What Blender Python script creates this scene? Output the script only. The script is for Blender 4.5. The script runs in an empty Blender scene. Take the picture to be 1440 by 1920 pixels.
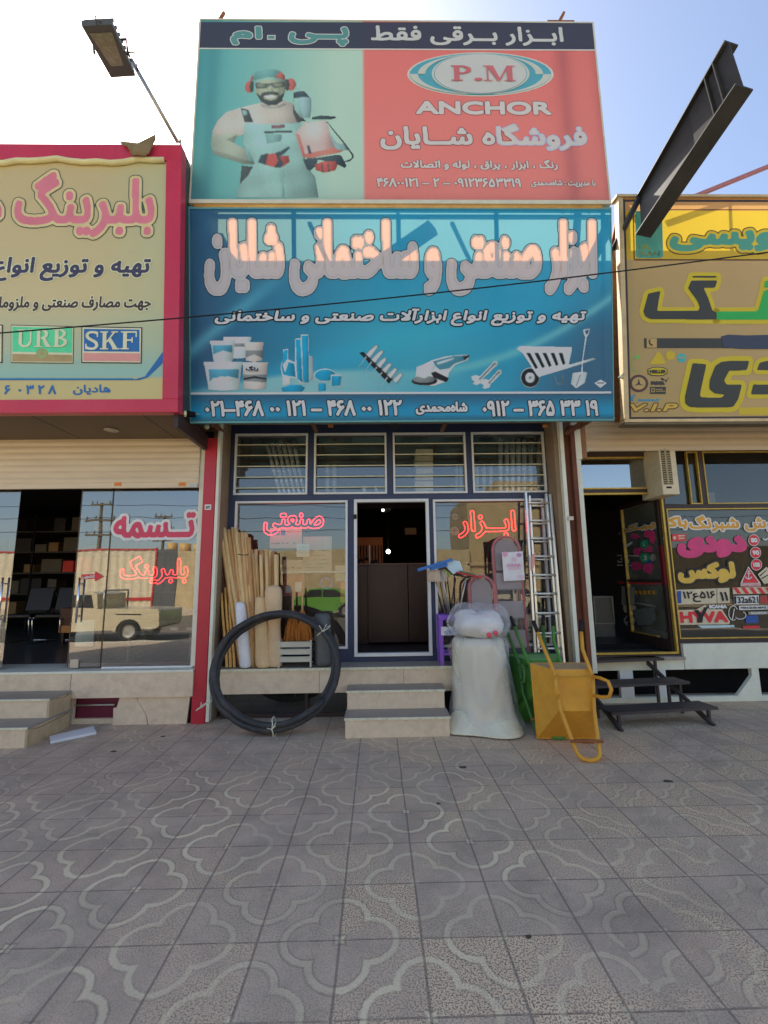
import bpy, math, random
import numpy as np
from mathutils import Vector, Matrix
from mathutils.geometry import tessellate_polygon
random.seed(7); np.random.seed(7)
SC = bpy.context.scene
COL = SC.collection
rad = math.radians

# ------------------------------------------------------------------ camera
CAM = Vector((0.0, -5.75, 1.7))
FPX = 840.0                                   # focal length in photo pixels (photo 1440 x 1920)
RC = Matrix.Rotation(rad(-1.0), 3, 'Z') @ Matrix.Rotation(rad(98.46), 3, 'X') @ Matrix.Rotation(rad(-0.7), 3, 'Z')
cam_d = bpy.data.cameras.new('camera')
cam_o = bpy.data.objects.new('camera', cam_d); COL.objects.link(cam_o)
cam_d.sensor_fit = 'VERTICAL'; cam_d.sensor_height = 32.0; cam_d.lens = FPX / 1920 * 32.0
cam_d.clip_start = 0.05; cam_d.clip_end = 2000
cam_o.matrix_world = Matrix.Translation(CAM) @ RC.to_4x4()
SC.camera = cam_o
# ------------------------------------------------------------------ sky, sun, exposure
SUN_EL, SUN_AZ = rad(42), rad(-28)            # azimuth from +Y (behind the shops), negative = left
world = bpy.data.worlds.new('World'); SC.world = world; world.use_nodes = True
wn = world.node_tree
sky = wn.nodes.new('ShaderNodeTexSky'); sky.sky_type = 'NISHITA'; sky.sun_disc = False
sky.sun_elevation = SUN_EL; sky.sun_rotation = SUN_AZ
sky.air_density = 1.0; sky.dust_density = 4.2; sky.ozone_density = 0.3; sky.altitude = 1100
bg = wn.nodes['Background']; bg.inputs['Strength'].default_value = 0.14
wn.links.new(sky.outputs[0], bg.inputs['Color'])
sun_d = bpy.data.lights.new('sun', 'SUN'); sun_d.energy = 4.2; sun_d.angle = rad(0.53); sun_d.color = (1.0, 0.93, 0.82)
sun_o = bpy.data.objects.new('sun', sun_d); COL.objects.link(sun_o)
sdir = Vector((math.sin(SUN_AZ) * math.cos(SUN_EL), math.cos(SUN_AZ) * math.cos(SUN_EL), math.sin(SUN_EL)))
sun_o.rotation_euler = (-sdir).to_track_quat('-Z', 'Y').to_euler(); sun_o.location = (-20, 30, 40)
SC.view_settings.view_transform = 'Standard'; SC.view_settings.look = 'None'
SC.view_settings.exposure = 1.02; SC.view_settings.gamma = 1.0
SC.render.engine = 'CYCLES'
SC.cycles.max_bounces = 8; SC.cycles.transparent_max_bounces = 16; SC.cycles.use_denoising = True
SC.cycles.caustics_reflective = False; SC.cycles.caustics_refractive = False
SC.cycles.sample_clamp_indirect = 6.0

# ------------------------------------------------------------------ projection helpers (photo pixel -> point on a real plane)
def ray(px, py): return RC @ Vector(((px - 720) / FPX, (960 - py) / FPX, -1.0))
def P(px, py, Y):
    d = ray(px, py); return CAM + d * ((Y - CAM.y) / d.y)
def G(px, py, z=0.0):
    d = ray(px, py); return CAM + d * ((z - CAM.z) / d.z)
def crop(ox, oy, s): return lambda pts: [(ox + x / s, oy + y / s) for x, y in pts]
class Plane:
    """upright or leaning plane facing the street; u = x, w = distance up the plane"""
    def __init__(s, yb, zb, yt=None, zt=None):
        yt = yb if yt is None else yt; zt = zb + 1 if zt is None else zt
        s.o = Vector((0, yb, zb)); t = Vector((0, yt - yb, zt - zb)); s.t = t.normalized()
        s.n = Vector((0, -s.t.z, s.t.y))       # towards the street
        if s.n.y > 0: s.n = -s.n
    def uw(s, px, py):
        d = ray(px, py); k = (s.o - CAM).dot(s.n) / d.dot(s.n); p = CAM + d * k
        return (p.x, (p - s.o).dot(s.t))
    def at(s, u, w, h=0.0): return s.o + Vector((u, 0, 0)) + s.t * w + s.n * h
    def uws(s, pts): return [s.uw(*p) for p in pts]

# ------------------------------------------------------------------ mesh builder
ORG = {}
class MB:
    def __init__(s, m=None): s.v = []; s.f = []; s.fm = []; s.m = m; s.mats = []; s.sm = []
    def _mi(s, m):
        m = m or s.m
        if m not in s.mats: s.mats.append(m)
        return s.mats.index(m)
    def add(s, vs, fs, m=None, smooth=False):
        b = len(s.v); s.v += [Vector(p) for p in vs]; k = s._mi(m)
        for f in fs: s.f.append([b + i for i in f]); s.fm.append(k); s.sm.append(smooth)
        return s
    def box(s, x0, x1, y0, y1, z0, z1, m=None):
        if x0 > x1: x0, x1 = x1, x0
        if y0 > y1: y0, y1 = y1, y0
        if z0 > z1: z0, z1 = z1, z0
        return s.hexa([(x0, y0, z0), (x1, y0, z0), (x1, y1, z0), (x0, y1, z0), (x0, y0, z1), (x1, y0, z1), (x1, y1, z1), (x0, y1, z1)], m)
    def hexa(s, v, m=None):
        return s.add(v, [(3, 2, 1, 0), (4, 5, 6, 7), (0, 1, 5, 4), (1, 2, 6, 5), (2, 3, 7, 6), (3, 0, 4, 7)], m)
    def bar(s, a, b, w, t, up=(0, 0, 1), m=None):
        """rectangular bar a->b, w wide (sideways), t thick (along up)"""
        a, b = Vector(a), Vector(b); d = (b - a).normalized(); up = Vector(up)
        sx = d.cross(up)
        if sx.length < 1e-5: sx = d.cross(Vector((1, 0, 0)))
        sx.normalize(); uz = sx.cross(d).normalized(); sx *= w / 2; uz *= t / 2
        return s.hexa([a - sx - uz, a + sx - uz, b + sx - uz, b - sx - uz, a - sx + uz, a + sx + uz, b + sx + uz, b - sx + uz], m)
    def tube(s, pts, r, seg=8, closed=False, m=None, caps=True):
        pts = [Vector(p) for p in pts]; n = len(pts); rs = r if isinstance(r, (list, tuple)) else [r] * n
        ts = []
        for i in range(n):
            if closed: t = pts[(i + 1) % n] - pts[i - 1]
            else: t = pts[min(i + 1, n - 1)] - pts[max(i - 1, 0)]
            ts.append(t.normalized() if t.length > 1e-9 else Vector((0, 0, 1)))
        ref = Vector((0, 0, 1)) if abs(ts[0].z) < .9 else Vector((1, 0, 0))
        nx = ts[0].cross(ref).normalized(); vs = []
        for i in range(n):
            nx = (nx - ts[i] * nx.dot(ts[i]))
            nx = nx.normalized() if nx.length > 1e-6 else ts[i].orthogonal().normalized()
            ny = ts[i].cross(nx)
            for k in range(seg):
                a = 2 * math.pi * k / seg; vs.append(pts[i] + (nx * math.cos(a) + ny * math.sin(a)) * rs[i])
        fs = []
        for i in range(n if closed else n - 1):
            j = (i + 1) % n
            for k in range(seg): k2 = (k + 1) % seg; fs.append((i * seg + k, j * seg + k, j * seg + k2, i * seg + k2))
        s.add(vs, fs, m, True)
        if caps and not closed:
            b = len(s.v) - len(vs); mi = s._mi(m)
            s.f.append([b + k for k in range(seg)]); s.fm.append(mi); s.sm.append(False)
            s.f.append([b + (n - 1) * seg + k for k in reversed(range(seg))]); s.fm.append(mi); s.sm.append(False)
        return s
    def lathe(s, prof, c, axis='Z', seg=24, m=None, smooth=True):
        vs = []; c = Vector(c)
        for r, h in prof:
            for k in range(seg):
                a = 2 * math.pi * k / seg; x, y = r * math.cos(a), r * math.sin(a)
                vs.append(c + (Vector((x, y, h)) if axis == 'Z' else Vector((x, h, y)) if axis == 'Y' else Vector((h, x, y))))
        n = len(prof); fs = [(i * seg + k, i * seg + (k + 1) % seg, (i + 1) * seg + (k + 1) % seg, (i + 1) * seg + k) for i in range(n - 1) for k in range(seg)]
        return s.add(vs, fs, m, smooth)
    def prism(s, pts, d, m=None):
        """pts: planar 3D polygon, d: extrusion vector"""
        pts = [Vector(p) for p in pts]; d = Vector(d); n = len(pts)
        tri = tessellate_polygon([pts])
        fs = [tuple(t) for t in tri] + [tuple(n + i for i in reversed(t)) for t in tri] + [(i, (i + 1) % n, n + (i + 1) % n, n + i) for i in range(n)]
        return s.add(pts + [p + d for p in pts], fs, m)
    def build(s, name, parent=None, bevel=0.0, loc=None, recalc=True, sub=0):
        me = bpy.data.meshes.new(name)
        if parent is not None: o0 = ORG[parent.name]
        elif loc is not None: o0 = Vector(loc)
        else:
            a = np.array([tuple(p) for p in s.v]); lo, hi = a.min(0), a.max(0)
            o0 = Vector(((lo[0] + hi[0]) / 2, (lo[1] + hi[1]) / 2, lo[2]))
        me.from_pydata([tuple(p - o0) for p in s.v], [], s.f)
        for m in s.mats: me.materials.append(m)
        for p, k, sm in zip(me.polygons, s.fm, s.sm): p.material_index = k; p.use_smooth = sm
        if recalc:
            import bmesh
            bm = bmesh.new(); bm.from_mesh(me); bmesh.ops.recalc_face_normals(bm, faces=bm.faces[:]); bm.to_mesh(me); bm.free()
        me.update()
        o = bpy.data.objects.new(name, me); COL.objects.link(o); ORG[o.name] = o0
        if parent is not None: o.parent = parent
        else: o.location = o0
        if bevel:
            b = o.modifiers.new('edge', 'BEVEL'); b.width = bevel; b.segments = 2; b.limit_method = 'ANGLE'; b.angle_limit = rad(40)
        if sub:
            b = o.modifiers.new('sub', 'SUBSURF'); b.levels = sub; b.render_levels = sub
        return o
def thing(name, label, cat, loc, group=None):
    o = bpy.data.objects.new(name, None); COL.objects.link(o); o.location = loc; o.empty_display_size = .1
    ORG[o.name] = Vector(loc); return tag(o, label, cat, group)
def tag(o, label, cat, group=None):
    o['label'] = label; o['category'] = cat
    if group: o['group'] = group
    return o
def kind(o, k): o['kind'] = k; return o
def copy_thing(src, offset, label=None):
    """copy a thing with its parts (and their sub-parts)"""
    def rec(o, par):
        c = o.copy(); COL.objects.link(c); ORG[c.name] = ORG[o.name] + Vector(offset)
        c.parent = par
        for ch in o.children: rec(ch, c)
        return c
    kids = rec(src, None); kids.location = src.location + Vector(offset)
    if label: kids['label'] = label
    return kids

# ------------------------------------------------------------------ materials
KK = 1.75
def s2l(c): c /= 255.0; return c / 12.92 if c <= .04045 else ((c + .055) / 1.055) ** 2.4
def lin(rgb, k=None):
    k = KK if k is None else k
    return tuple(min(.86, s2l(c) * k * w) for c, w in zip(rgb, (1.08, 1.0, .87))) + (1.0,)   # the shade is lit by bluish sky
MATS = {}
def nt(name):
    m = bpy.data.materials.new(name); m.use_nodes = True; t = m.node_tree; t.nodes.clear()
    out = t.nodes.new('ShaderNodeOutputMaterial'); return m, t, out
def mat(name, rgb, rough=.6, metal=0.0, var=.12, vs=5.0, bump=0.0, bs=60.0, k=None, spec=.4, dirt=0.0, dirtc=(70, 62, 50), coat=0.0, stretch=None):
    if name in MATS: return MATS[name]
    m, t, out = nt(name); N, L = t.nodes, t.links
    p = N.new('ShaderNodeBsdfPrincipled'); L.new(p.outputs[0], out.inputs[0])
    p.inputs['Roughness'].default_value = rough; p.inputs['Metallic'].default_value = metal
    p.inputs['Specular IOR Level'].default_value = spec; p.inputs['Coat Weight'].default_value = coat
    tc = N.new('ShaderNodeTexCoord'); src = tc.outputs['Object']
    if stretch:
        mp = N.new('ShaderNodeMapping'); mp.inputs['Scale'].default_value = stretch; L.new(src, mp.inputs[0]); src = mp.outputs[0]
    nz = N.new('ShaderNodeTexNoise'); nz.inputs['Scale'].default_value = vs; nz.inputs['Detail'].default_value = 6; nz.inputs['Roughness'].default_value = .65
    L.new(src, nz.inputs['Vector'])
    c = lin(rgb, k); ramp = N.new('ShaderNodeMapRange'); ramp.inputs[1].default_value = .3; ramp.inputs[2].default_value = .7
    L.new(nz.outputs['Fac'], ramp.inputs[0])
    mx = N.new('ShaderNodeMix'); mx.data_type = 'RGBA'; L.new(ramp.outputs[0], mx.inputs['Factor'])
    mx.inputs['A'].default_value = tuple(x * (1 - var) for x in c[:3]) + (1,); mx.inputs['B'].default_value = tuple(min(.9, x * (1 + var)) for x in c[:3]) + (1,)
    col = mx.outputs['Result']
    if dirt:
        n2 = N.new('ShaderNodeTexNoise'); n2.inputs['Scale'].default_value = vs * .45; n2.inputs['Detail'].default_value = 9; n2.inputs['Roughness'].default_value = .75
        L.new(src, n2.inputs['Vector'])
        r2 = N.new('ShaderNodeMapRange'); r2.inputs[1].default_value = .5; r2.inputs[2].default_value = .75; r2.inputs[4].default_value = dirt; L.new(n2.outputs['Fac'], r2.inputs[0])
        m2 = N.new('ShaderNodeMix'); m2.data_type = 'RGBA'; L.new(r2.outputs[0], m2.inputs['Factor']); L.new(col, m2.inputs['A']); m2.inputs['B'].default_value = lin(dirtc)
        col = m2.outputs['Result']
    L.new(col, p.inputs['Base Color'])
    rr = N.new('ShaderNodeMapRange'); rr.inputs[3].default_value = max(.03, rough - .08); rr.inputs[4].default_value = min(1, rough + .1); L.new(nz.outputs['Fac'], rr.inputs[0]); L.new(rr.outputs[0], p.inputs['Roughness'])
    if bump:
        n3 = N.new('ShaderNodeTexNoise'); n3.inputs['Scale'].default_value = bs; n3.inputs['Detail'].default_value = 5; L.new(src, n3.inputs['Vector'])
        b = N.new('ShaderNodeBump'); b.inputs['Strength'].default_value = bump; b.inputs['Distance'].default_value = .01; L.new(n3.outputs['Fac'], b.inputs['Height']); L.new(b.outputs[0], p.inputs['Normal'])
    MATS[name] = m; return m
def emis(name, rgb, st):
    if name in MATS: return MATS[name]
    m, t, out = nt(name); e = t.nodes.new('ShaderNodeEmission'); e.inputs[0].default_value = tuple(s2l(c) for c in rgb) + (1,); e.inputs[1].default_value = st
    t.links.new(e.outputs[0], out.inputs[0]); MATS[name] = m; return m
def glass(name, tint=(1, 1, 1), base=.10, ior=1.5, rough=0.0, dust=.0, dust_hazec=(150, 150, 140)):
    if name in MATS: return MATS[name]
    m, t, out = nt(name); N, L = t.nodes, t.links
    tr = N.new('ShaderNodeBsdfTransparent'); tr.inputs[0].default_value = tint + (1,)
    gl = N.new('ShaderNodeBsdfGlossy'); gl.inputs['Roughness'].default_value = rough; gl.inputs[0].default_value = (.95, .97, .96, 1)
    fr = N.new('ShaderNodeFresnel'); fr.inputs[0].default_value = ior
    ad = N.new('ShaderNodeMath'); ad.operation = 'ADD'; ad.use_clamp = True; ad.inputs[1].default_value = base; L.new(fr.outputs[0], ad.inputs[0])
    tc = N.new('ShaderNodeTexCoord'); nz = N.new('ShaderNodeTexNoise'); nz.inputs['Scale'].default_value = 1.3; nz.inputs['Detail'].default_value = 1; L.new(tc.outputs['Object'], nz.inputs['Vector'])
    b = N.new('ShaderNodeBump'); b.inputs['Strength'].default_value = .04; b.inputs['Distance'].default_value = .05; L.new(nz.outputs['Fac'], b.inputs['Height']); L.new(b.outputs[0], gl.inputs['Normal'])
    mx = N.new('ShaderNodeMixShader'); L.new(ad.outputs[0], mx.inputs[0]); L.new(tr.outputs[0], mx.inputs[1]); L.new(gl.outputs[0], mx.inputs[2])
    last = mx
    if dust:  # pale diffuse film: dust, plus painted reflection haze on some panes
        df = N.new('ShaderNodeBsdfDiffuse'); df.inputs[0].default_value = lin(dust_hazec)
        n2 = N.new('ShaderNodeTexNoise'); n2.inputs['Scale'].default_value = 3; n2.inputs['Detail'].default_value = 8; L.new(tc.outputs['Object'], n2.inputs['Vector'])
        mr = N.new('ShaderNodeMapRange'); mr.inputs[1].default_value = .35; mr.inputs[2].default_value = .8; mr.inputs[3].default_value = dust * .35; mr.inputs[4].default_value = dust; L.new(n2.outputs['Fac'], mr.inputs[0])
        m2 = N.new('ShaderNodeMixShader'); L.new(mr.outputs[0], m2.inputs[0]); L.new(mx.outputs[0], m2.inputs[1]); L.new(df.outputs[0], m2.inputs[2]); last = m2
    L.new(last.outputs[0], out.inputs[0]); MATS[name] = m; return m
def film(name, rgb=(205, 205, 200), cover=.35, rough=.25, bump=.6, bs=7):
    """thin clear plastic wrap: part see-through, part milky, glossy and creased"""
    if name in MATS: return MATS[name]
    m, t, out = nt(name); N, L = t.nodes, t.links
    tr = N.new('ShaderNodeBsdfTransparent'); p = N.new('ShaderNodeBsdfPrincipled'); p.inputs['Base Color'].default_value = lin(rgb); p.inputs['Roughness'].default_value = rough; p.inputs['Specular IOR Level'].default_value = .7
    tc = N.new('ShaderNodeTexCoord'); nz = N.new('ShaderNodeTexNoise'); nz.inputs['Scale'].default_value = bs; nz.noise_type = 'RIDGED_MULTIFRACTAL'; nz.inputs['Detail'].default_value = 3; nz.inputs['Distortion'].default_value = .8; mp_ = N.new('ShaderNodeMapping'); mp_.inputs['Rotation'].default_value = (.2, .5, .3); mp_.inputs['Scale'].default_value = (1, 1, .45); L.new(tc.outputs['Object'], mp_.inputs[0]); L.new(mp_.outputs[0], nz.inputs['Vector'])
    b = N.new('ShaderNodeBump'); b.inputs['Strength'].default_value = bump; b.inputs['Distance'].default_value = .04; L.new(nz.outputs['Fac'], b.inputs['Height']); L.new(b.outputs[0], p.inputs['Normal'])
    mr = N.new('ShaderNodeMapRange'); mr.inputs[1].default_value = .1; mr.inputs[2].default_value = 1.3; mr.inputs[3].default_value = cover * .55; mr.inputs[4].default_value = min(1, cover * 2.0); L.new(nz.outputs['Fac'], mr.inputs[0])
    mx = N.new('ShaderNodeMixShader'); L.new(mr.outputs[0], mx.inputs[0]); L.new(tr.outputs[0], mx.inputs[1]); L.new(p.outputs[0], mx.inputs[2]); L.new(mx.outputs[0], out.inputs[0])
    MATS[name] = m; return m
def cloth(name, rgb=None, trans=.5, k=None, tk=1.0, attr=None, var=.05, rough=.55, tint=None, tmix=.5):
    """printed banner cloth: diffuse on the front, lets sunlight from behind glow through"""
    if name in MATS: return MATS[name]
    m, t, out = nt(name); N, L = t.nodes, t.links
    d = N.new('ShaderNodeBsdfDiffuse'); tl = N.new('ShaderNodeBsdfTranslucent'); mx = N.new('ShaderNodeMixShader'); mx.inputs[0].default_value = trans
    if attr:
        a = N.new('ShaderNodeAttribute'); a.attribute_name = attr; src = a.outputs['Color']
    else:
        a = N.new('ShaderNodeRGB'); a.outputs[0].default_value = lin(rgb, k); src = a.outputs[0]
    tc = N.new('ShaderNodeTexCoord'); nz = N.new('ShaderNodeTexNoise'); nz.inputs['Scale'].default_value = 2.2; nz.inputs['Detail'].default_value = 7; L.new(tc.outputs['Object'], nz.inputs['Vector'])
    mr = N.new('ShaderNodeMapRange'); mr.inputs[3].default_value = 1 - var; mr.inputs[4].default_value = 1 + var; L.new(nz.outputs['Fac'], mr.inputs[0])
    ml = N.new('ShaderNodeVectorMath'); ml.operation = 'SCALE'; L.new(src, ml.inputs[0]); L.new(mr.outputs[0], ml.inputs['Scale'])
    L.new(ml.outputs[0], d.inputs[0])
    m2 = N.new('ShaderNodeVectorMath'); m2.operation = 'SCALE'; m2.inputs['Scale'].default_value = tk; L.new(ml.outputs[0], m2.inputs[0]); L.new(m2.outputs[0], tl.inputs[0])
    if tint:
        tx = N.new('ShaderNodeMix'); tx.data_type = 'RGBA'; tx.inputs['Factor'].default_value = tmix; tx.inputs['B'].default_value = tint + (1,); L.new(m2.outputs[0], tx.inputs['A']); L.new(tx.outputs['Result'], tl.inputs[0])
    gl = N.new('ShaderNodeBsdfGlossy'); gl.inputs['Roughness'].default_value = rough * .6; lw = N.new('ShaderNodeFresnel'); lw.inputs[0].default_value = 1.35
    mg = N.new('ShaderNodeMixShader'); L.new(lw.outputs[0], mg.inputs[0])
    L.new(d.outputs[0], mx.inputs[1]); L.new(tl.outputs[0], mx.inputs[2]); L.new(mx.outputs[0], mg.inputs[1]); L.new(gl.outputs[0], mg.inputs[2]); L.new(mg.outputs[0], out.inputs[0])
    MATS[name] = m; return m

# ------------------------------------------------------------------ lettering and flat printed shapes
FORMS = {'ا': 'ﺍﺎﺍﺎ', 'آ': 'ﺁﺂﺁﺂ', 'ب': 'ﺏﺐﺑﺒ', 'پ': 'ﭖﭗﭘﭙ', 'ت': 'ﺕﺖﺗﺘ', 'ج': 'ﺝﺞﺟﺠ', 'ح': 'ﺡﺢﺣﺤ', 'خ': 'ﺥﺦﺧﺨ', 'د': 'ﺩﺪﺩﺪ', 'ر': 'ﺭﺮﺭﺮ', 'ز': 'ﺯﺰﺯﺰ', 'س': 'ﺱﺲﺳﺴ', 'ش': 'ﺵﺶﺷﺸ', 'ص': 'ﺹﺺﺻﺼ', 'ط': 'ﻁﻂﻃﻄ', 'ع': 'ﻉﻊﻋﻌ', 'ف': 'ﻑﻒﻓﻔ', 'ق': 'ﻕﻖﻗﻘ', 'ک': 'ﮎﮏﮐﮑ', 'گ': 'ﮒﮓﮔﮕ', 'ل': 'ﻝﻞﻟﻠ', 'م': 'ﻡﻢﻣﻤ', 'ن': 'ﻥﻦﻧﻨ', 'ه': 'ﻩﻪﻫﻬ', 'و': 'ﻭﻮﻭﻮ', 'ی': 'ﯼﯽﯾﯿ', 'ـ': 'ــــ'}
def shape(s):
    o = []; n = len(s); i = 0
    nj = lambda c: c in FORMS and c not in 'اآدرزو'
    while i < n:
        c = s[i]
        if c == '|': i += 1; continue
        if c not in FORMS: o.append(c); i += 1; continue
        pv = i > 0 and nj(s[i - 1])
        if c == 'ل' and i + 1 < n and s[i + 1] == 'ا': o.append('ﻼ' if pv else 'ﻻ'); i += 2; continue
        nx = nj(c) and i + 1 < n and s[i + 1] in FORMS
        o.append(FORMS[c][(3 if nx else 1) if pv else (2 if nx else 0)]); i += 1
    out = []; num = []                                   # right to left, numbers kept left to right
    for c in o:
        if c in '۰۱۲۳۴۵۶۷۸۹': num.append(c)
        else:
            if num: out.append(''.join(num)); num = []
            out.append(c)
    if num: out.append(''.join(num))
    return ''.join(reversed(out))
def glyphs(s):
    """outlines of a line of text as polylines"""
    cu = bpy.data.curves.new('line', 'FONT'); cu.body = s; cu.resolution_u = 5
    ob = bpy.data.objects.new('line', cu); COL.objects.link(ob)
    dg = bpy.context.evaluated_depsgraph_get(); dg.update()
    c2 = ob.evaluated_get(dg).to_curve(dg); loops = []
    for sp in c2.splines:
        if sp.type == 'BEZIER':
            b = sp.bezier_points; n = len(b); lp = []
            for i in range(n):
                p0, h0, h1, p1 = b[i].co, b[i].handle_right, b[(i + 1) % n].handle_left, b[(i + 1) % n].co
                for q in range(5):
                    t = q / 5; u = 1 - t; v = p0 * u ** 3 + h0 * 3 * u * u * t + h1 * 3 * u * t * t + p1 * t ** 3; lp.append((v.x, v.y))
        else: lp = [(p.co.x, p.co.y) for p in sp.points]
        loops.append(lp)
    ob.evaluated_get(dg).to_curve_clear(); bpy.data.objects.remove(ob); bpy.data.curves.remove(cu)
    return loops
SEG = {1: 'BL', 2: 'RB', 4: 'TR', 8: 'LT', 3: 'RL', 6: 'TB', 12: 'LR', 9: 'BT', 14: 'LB', 13: 'BR', 11: 'RT', 7: 'TL'}
def contours(F):
    """closed outlines of F > 0, inside on the left"""
    I = F > 0; code = I[:-1, :-1] * 1 + I[:-1, 1:] * 2 + I[1:, 1:] * 4 + I[1:, :-1] * 8
    nxt = {}; pos = {}
    def ed(e, i, j):
        if e == 'B': k = (0, i, j)
        elif e == 'T': k = (0, i + 1, j)
        elif e == 'L': k = (1, i, j)
        else: k = (1, i, j + 1)
        if k not in pos:
            _, a, b = k
            if k[0] == 0: f0, f1 = F[a, b], F[a, b + 1]; pos[k] = (b + f0 / (f0 - f1), a)
            else: f0, f1 = F[a, b], F[a + 1, b]; pos[k] = (b, a + f0 / (f0 - f1))
        return k
    ii, jj = np.nonzero((code > 0) & (code < 15))
    for i, j in zip(ii.tolist(), jj.tolist()):
        c = int(code[i, j])
        for sg in (('BL', 'TR') if c == 5 else ('RB', 'LT') if c == 10 else (SEG[c],)): nxt[ed(sg[0], i, j)] = ed(sg[1], i, j)
    loops = []
    while nxt:
        k0 = next(iter(nxt)); lp = []; k = k0
        while k in nxt: lp.append(pos[k]); k = nxt.pop(k)
        if len(lp) > 5: loops.append(lp)
    return loops
def area(l): return .5 * sum(l[i - 1][0] * l[i][1] - l[i][0] * l[i - 1][1] for i in range(len(l)))
def inside(p, l):
    x, y = p; c = False
    for i in range(len(l)):
        (x0, y0), (x1, y1) = l[i - 1], l[i]
        if (y0 > y) != (y1 > y) and x < (x1 - x0) * (y - y0) / (y1 - y0) + x0: c = not c
    return c
def simplify(l, tol):
    for _ in range(4):
        keep = []; i = 0; n = len(l); skip = False
        if n < 8: break
        for i in range(n):
            if skip: keep.append(l[i]); skip = False; continue
            a, p, b = l[i - 1], l[i], l[(i + 1) % n]
            dx, dy = b[0] - a[0], b[1] - a[1]; d = abs(dx * (p[1] - a[1]) - dy * (p[0] - a[0])) / (math.hypot(dx, dy) + 1e-9)
            if d < tol: skip = True
            else: keep.append(p)
        l = keep
    return l
def grow(loops, radii, cell, want=None):
    """union of the loops (nonzero rule) grown by each radius (metres); returns list of loop lists"""
    pad = max(radii + [0]) + 4 * cell
    xs = [p[0] for l in loops for p in l]; ys = [p[1] for l in loops for p in l]
    x0, y0 = min(xs) - pad, min(ys) - pad; W = int((max(xs) + pad - x0) / cell) + 2; H = int((max(ys) + pad - y0) / cell) + 2
    S = 2; D = np.zeros((H * S, W * S + 1), np.int32); cs = cell / S
    for l in loops:
        for i in range(len(l)):
            (ax, ay), (bx, by) = l[i - 1], l[i]
            if ay == by: continue
            sg = 1 if by > ay else -1
            if sg < 0: ax, ay, bx, by = bx, by, ax, ay
            r0 = math.ceil((ay - y0) / cs - .5); r1 = math.ceil((by - y0) / cs - .5)
            if r1 <= r0: continue
            rr = np.arange(r0, r1); yy = y0 + (rr + .5) * cs; xx = ax + (bx - ax) * (yy - ay) / (by - ay)
            cc = np.clip(np.ceil((xx - x0) / cs - .5).astype(int), 0, W * S); np.add.at(D, (rr, cc), sg)
    M = (np.cumsum(D, 1)[:, :W * S] != 0).astype(float); C = M.reshape(H, S, W, S).mean((1, 3)); mk = C > .5
    def edt(m, R):
        g = np.full(m.shape, 1e3); g[m] = 0
        b = g.copy()
        for d in range(1, R + 1):
            b[d:] = np.minimum(b[d:], np.where(m[:-d], d, 1e3)); b[:-d] = np.minimum(b[:-d], np.where(m[d:], d, 1e3))
        q = b * b; o = q.copy()
        for d in range(1, R + 1):
            o[:, d:] = np.minimum(o[:, d:], q[:, :-d] + d * d); o[:, :-d] = np.minimum(o[:, :-d], q[:, d:] + d * d)
        return np.sqrt(np.minimum(o, 1e4))
    R = int(max(radii + [0]) / cell) + 4
    sd = edt(mk, R) - edt(~mk, 4)
    def blur(a):
        a = (np.roll(a, 1, 0) + a * 2 + np.roll(a, -1, 0)) / 4; return (np.roll(a, 1, 1) + a * 2 + np.roll(a, -1, 1)) / 4
    sdb = blur(np.clip(sd, -4, R)); cb = blur(C); res = []
    if want is not None: want.update(x0=x0, y0=y0, cell=cell, sd=sdb * cell)
    for r in radii:
        F = (cb - .5) if r <= 0 else (r / cell - sdb)
        F = np.where(np.abs(F) < 1e-6, 1e-6, F); F[0, :] = F[-1, :] = -1; F[:, 0] = F[:, -1] = -1
        res.append([[(x0 + (x + .5) * cell, y0 + (y + .5) * cell) for x, y in simplify(l, .12)] for l in contours(F)])
    return res
def fill(mb, loops, put, m):
    """fill outlines (outer rings and their holes) as flat faces"""
    outs = [l for l in loops if area(l) > 0 and len(l) > 2]; holes = [l for l in loops if area(l) < 0 and len(l) > 2]
    for o in outs:
        hs = [h for h in holes if inside(h[0], o) and not any(q is not o and abs(area(q)) < abs(area(o)) and inside(h[0], q) for q in outs)]
        polys = [o] + hs; flat = [p for l in polys for p in l]
        tri = tessellate_polygon([[Vector((p[0], p[1], 0)) for p in l] for l in polys])
        mb.add([put(*p) for p in flat], [tuple(t) for t in tri], m)
def fit(loops, u0, w0, u1, w1, pad=0.0, shear=0.0):
    if shear: loops = [[(x + shear * y, y) for x, y in l] for l in loops]
    xs = [p[0] for l in loops for p in l]; ys = [p[1] for l in loops for p in l]
    a, b, c, d = min(xs), max(xs), min(ys), max(ys); u0 += pad; u1 -= pad; w0 += pad; w1 -= pad
    return [[(u0 + (x - a) / (b - a) * (u1 - u0), w0 + (y - c) / (d - c) * (w1 - w0)) for x, y in l] for l in loops]
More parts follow.
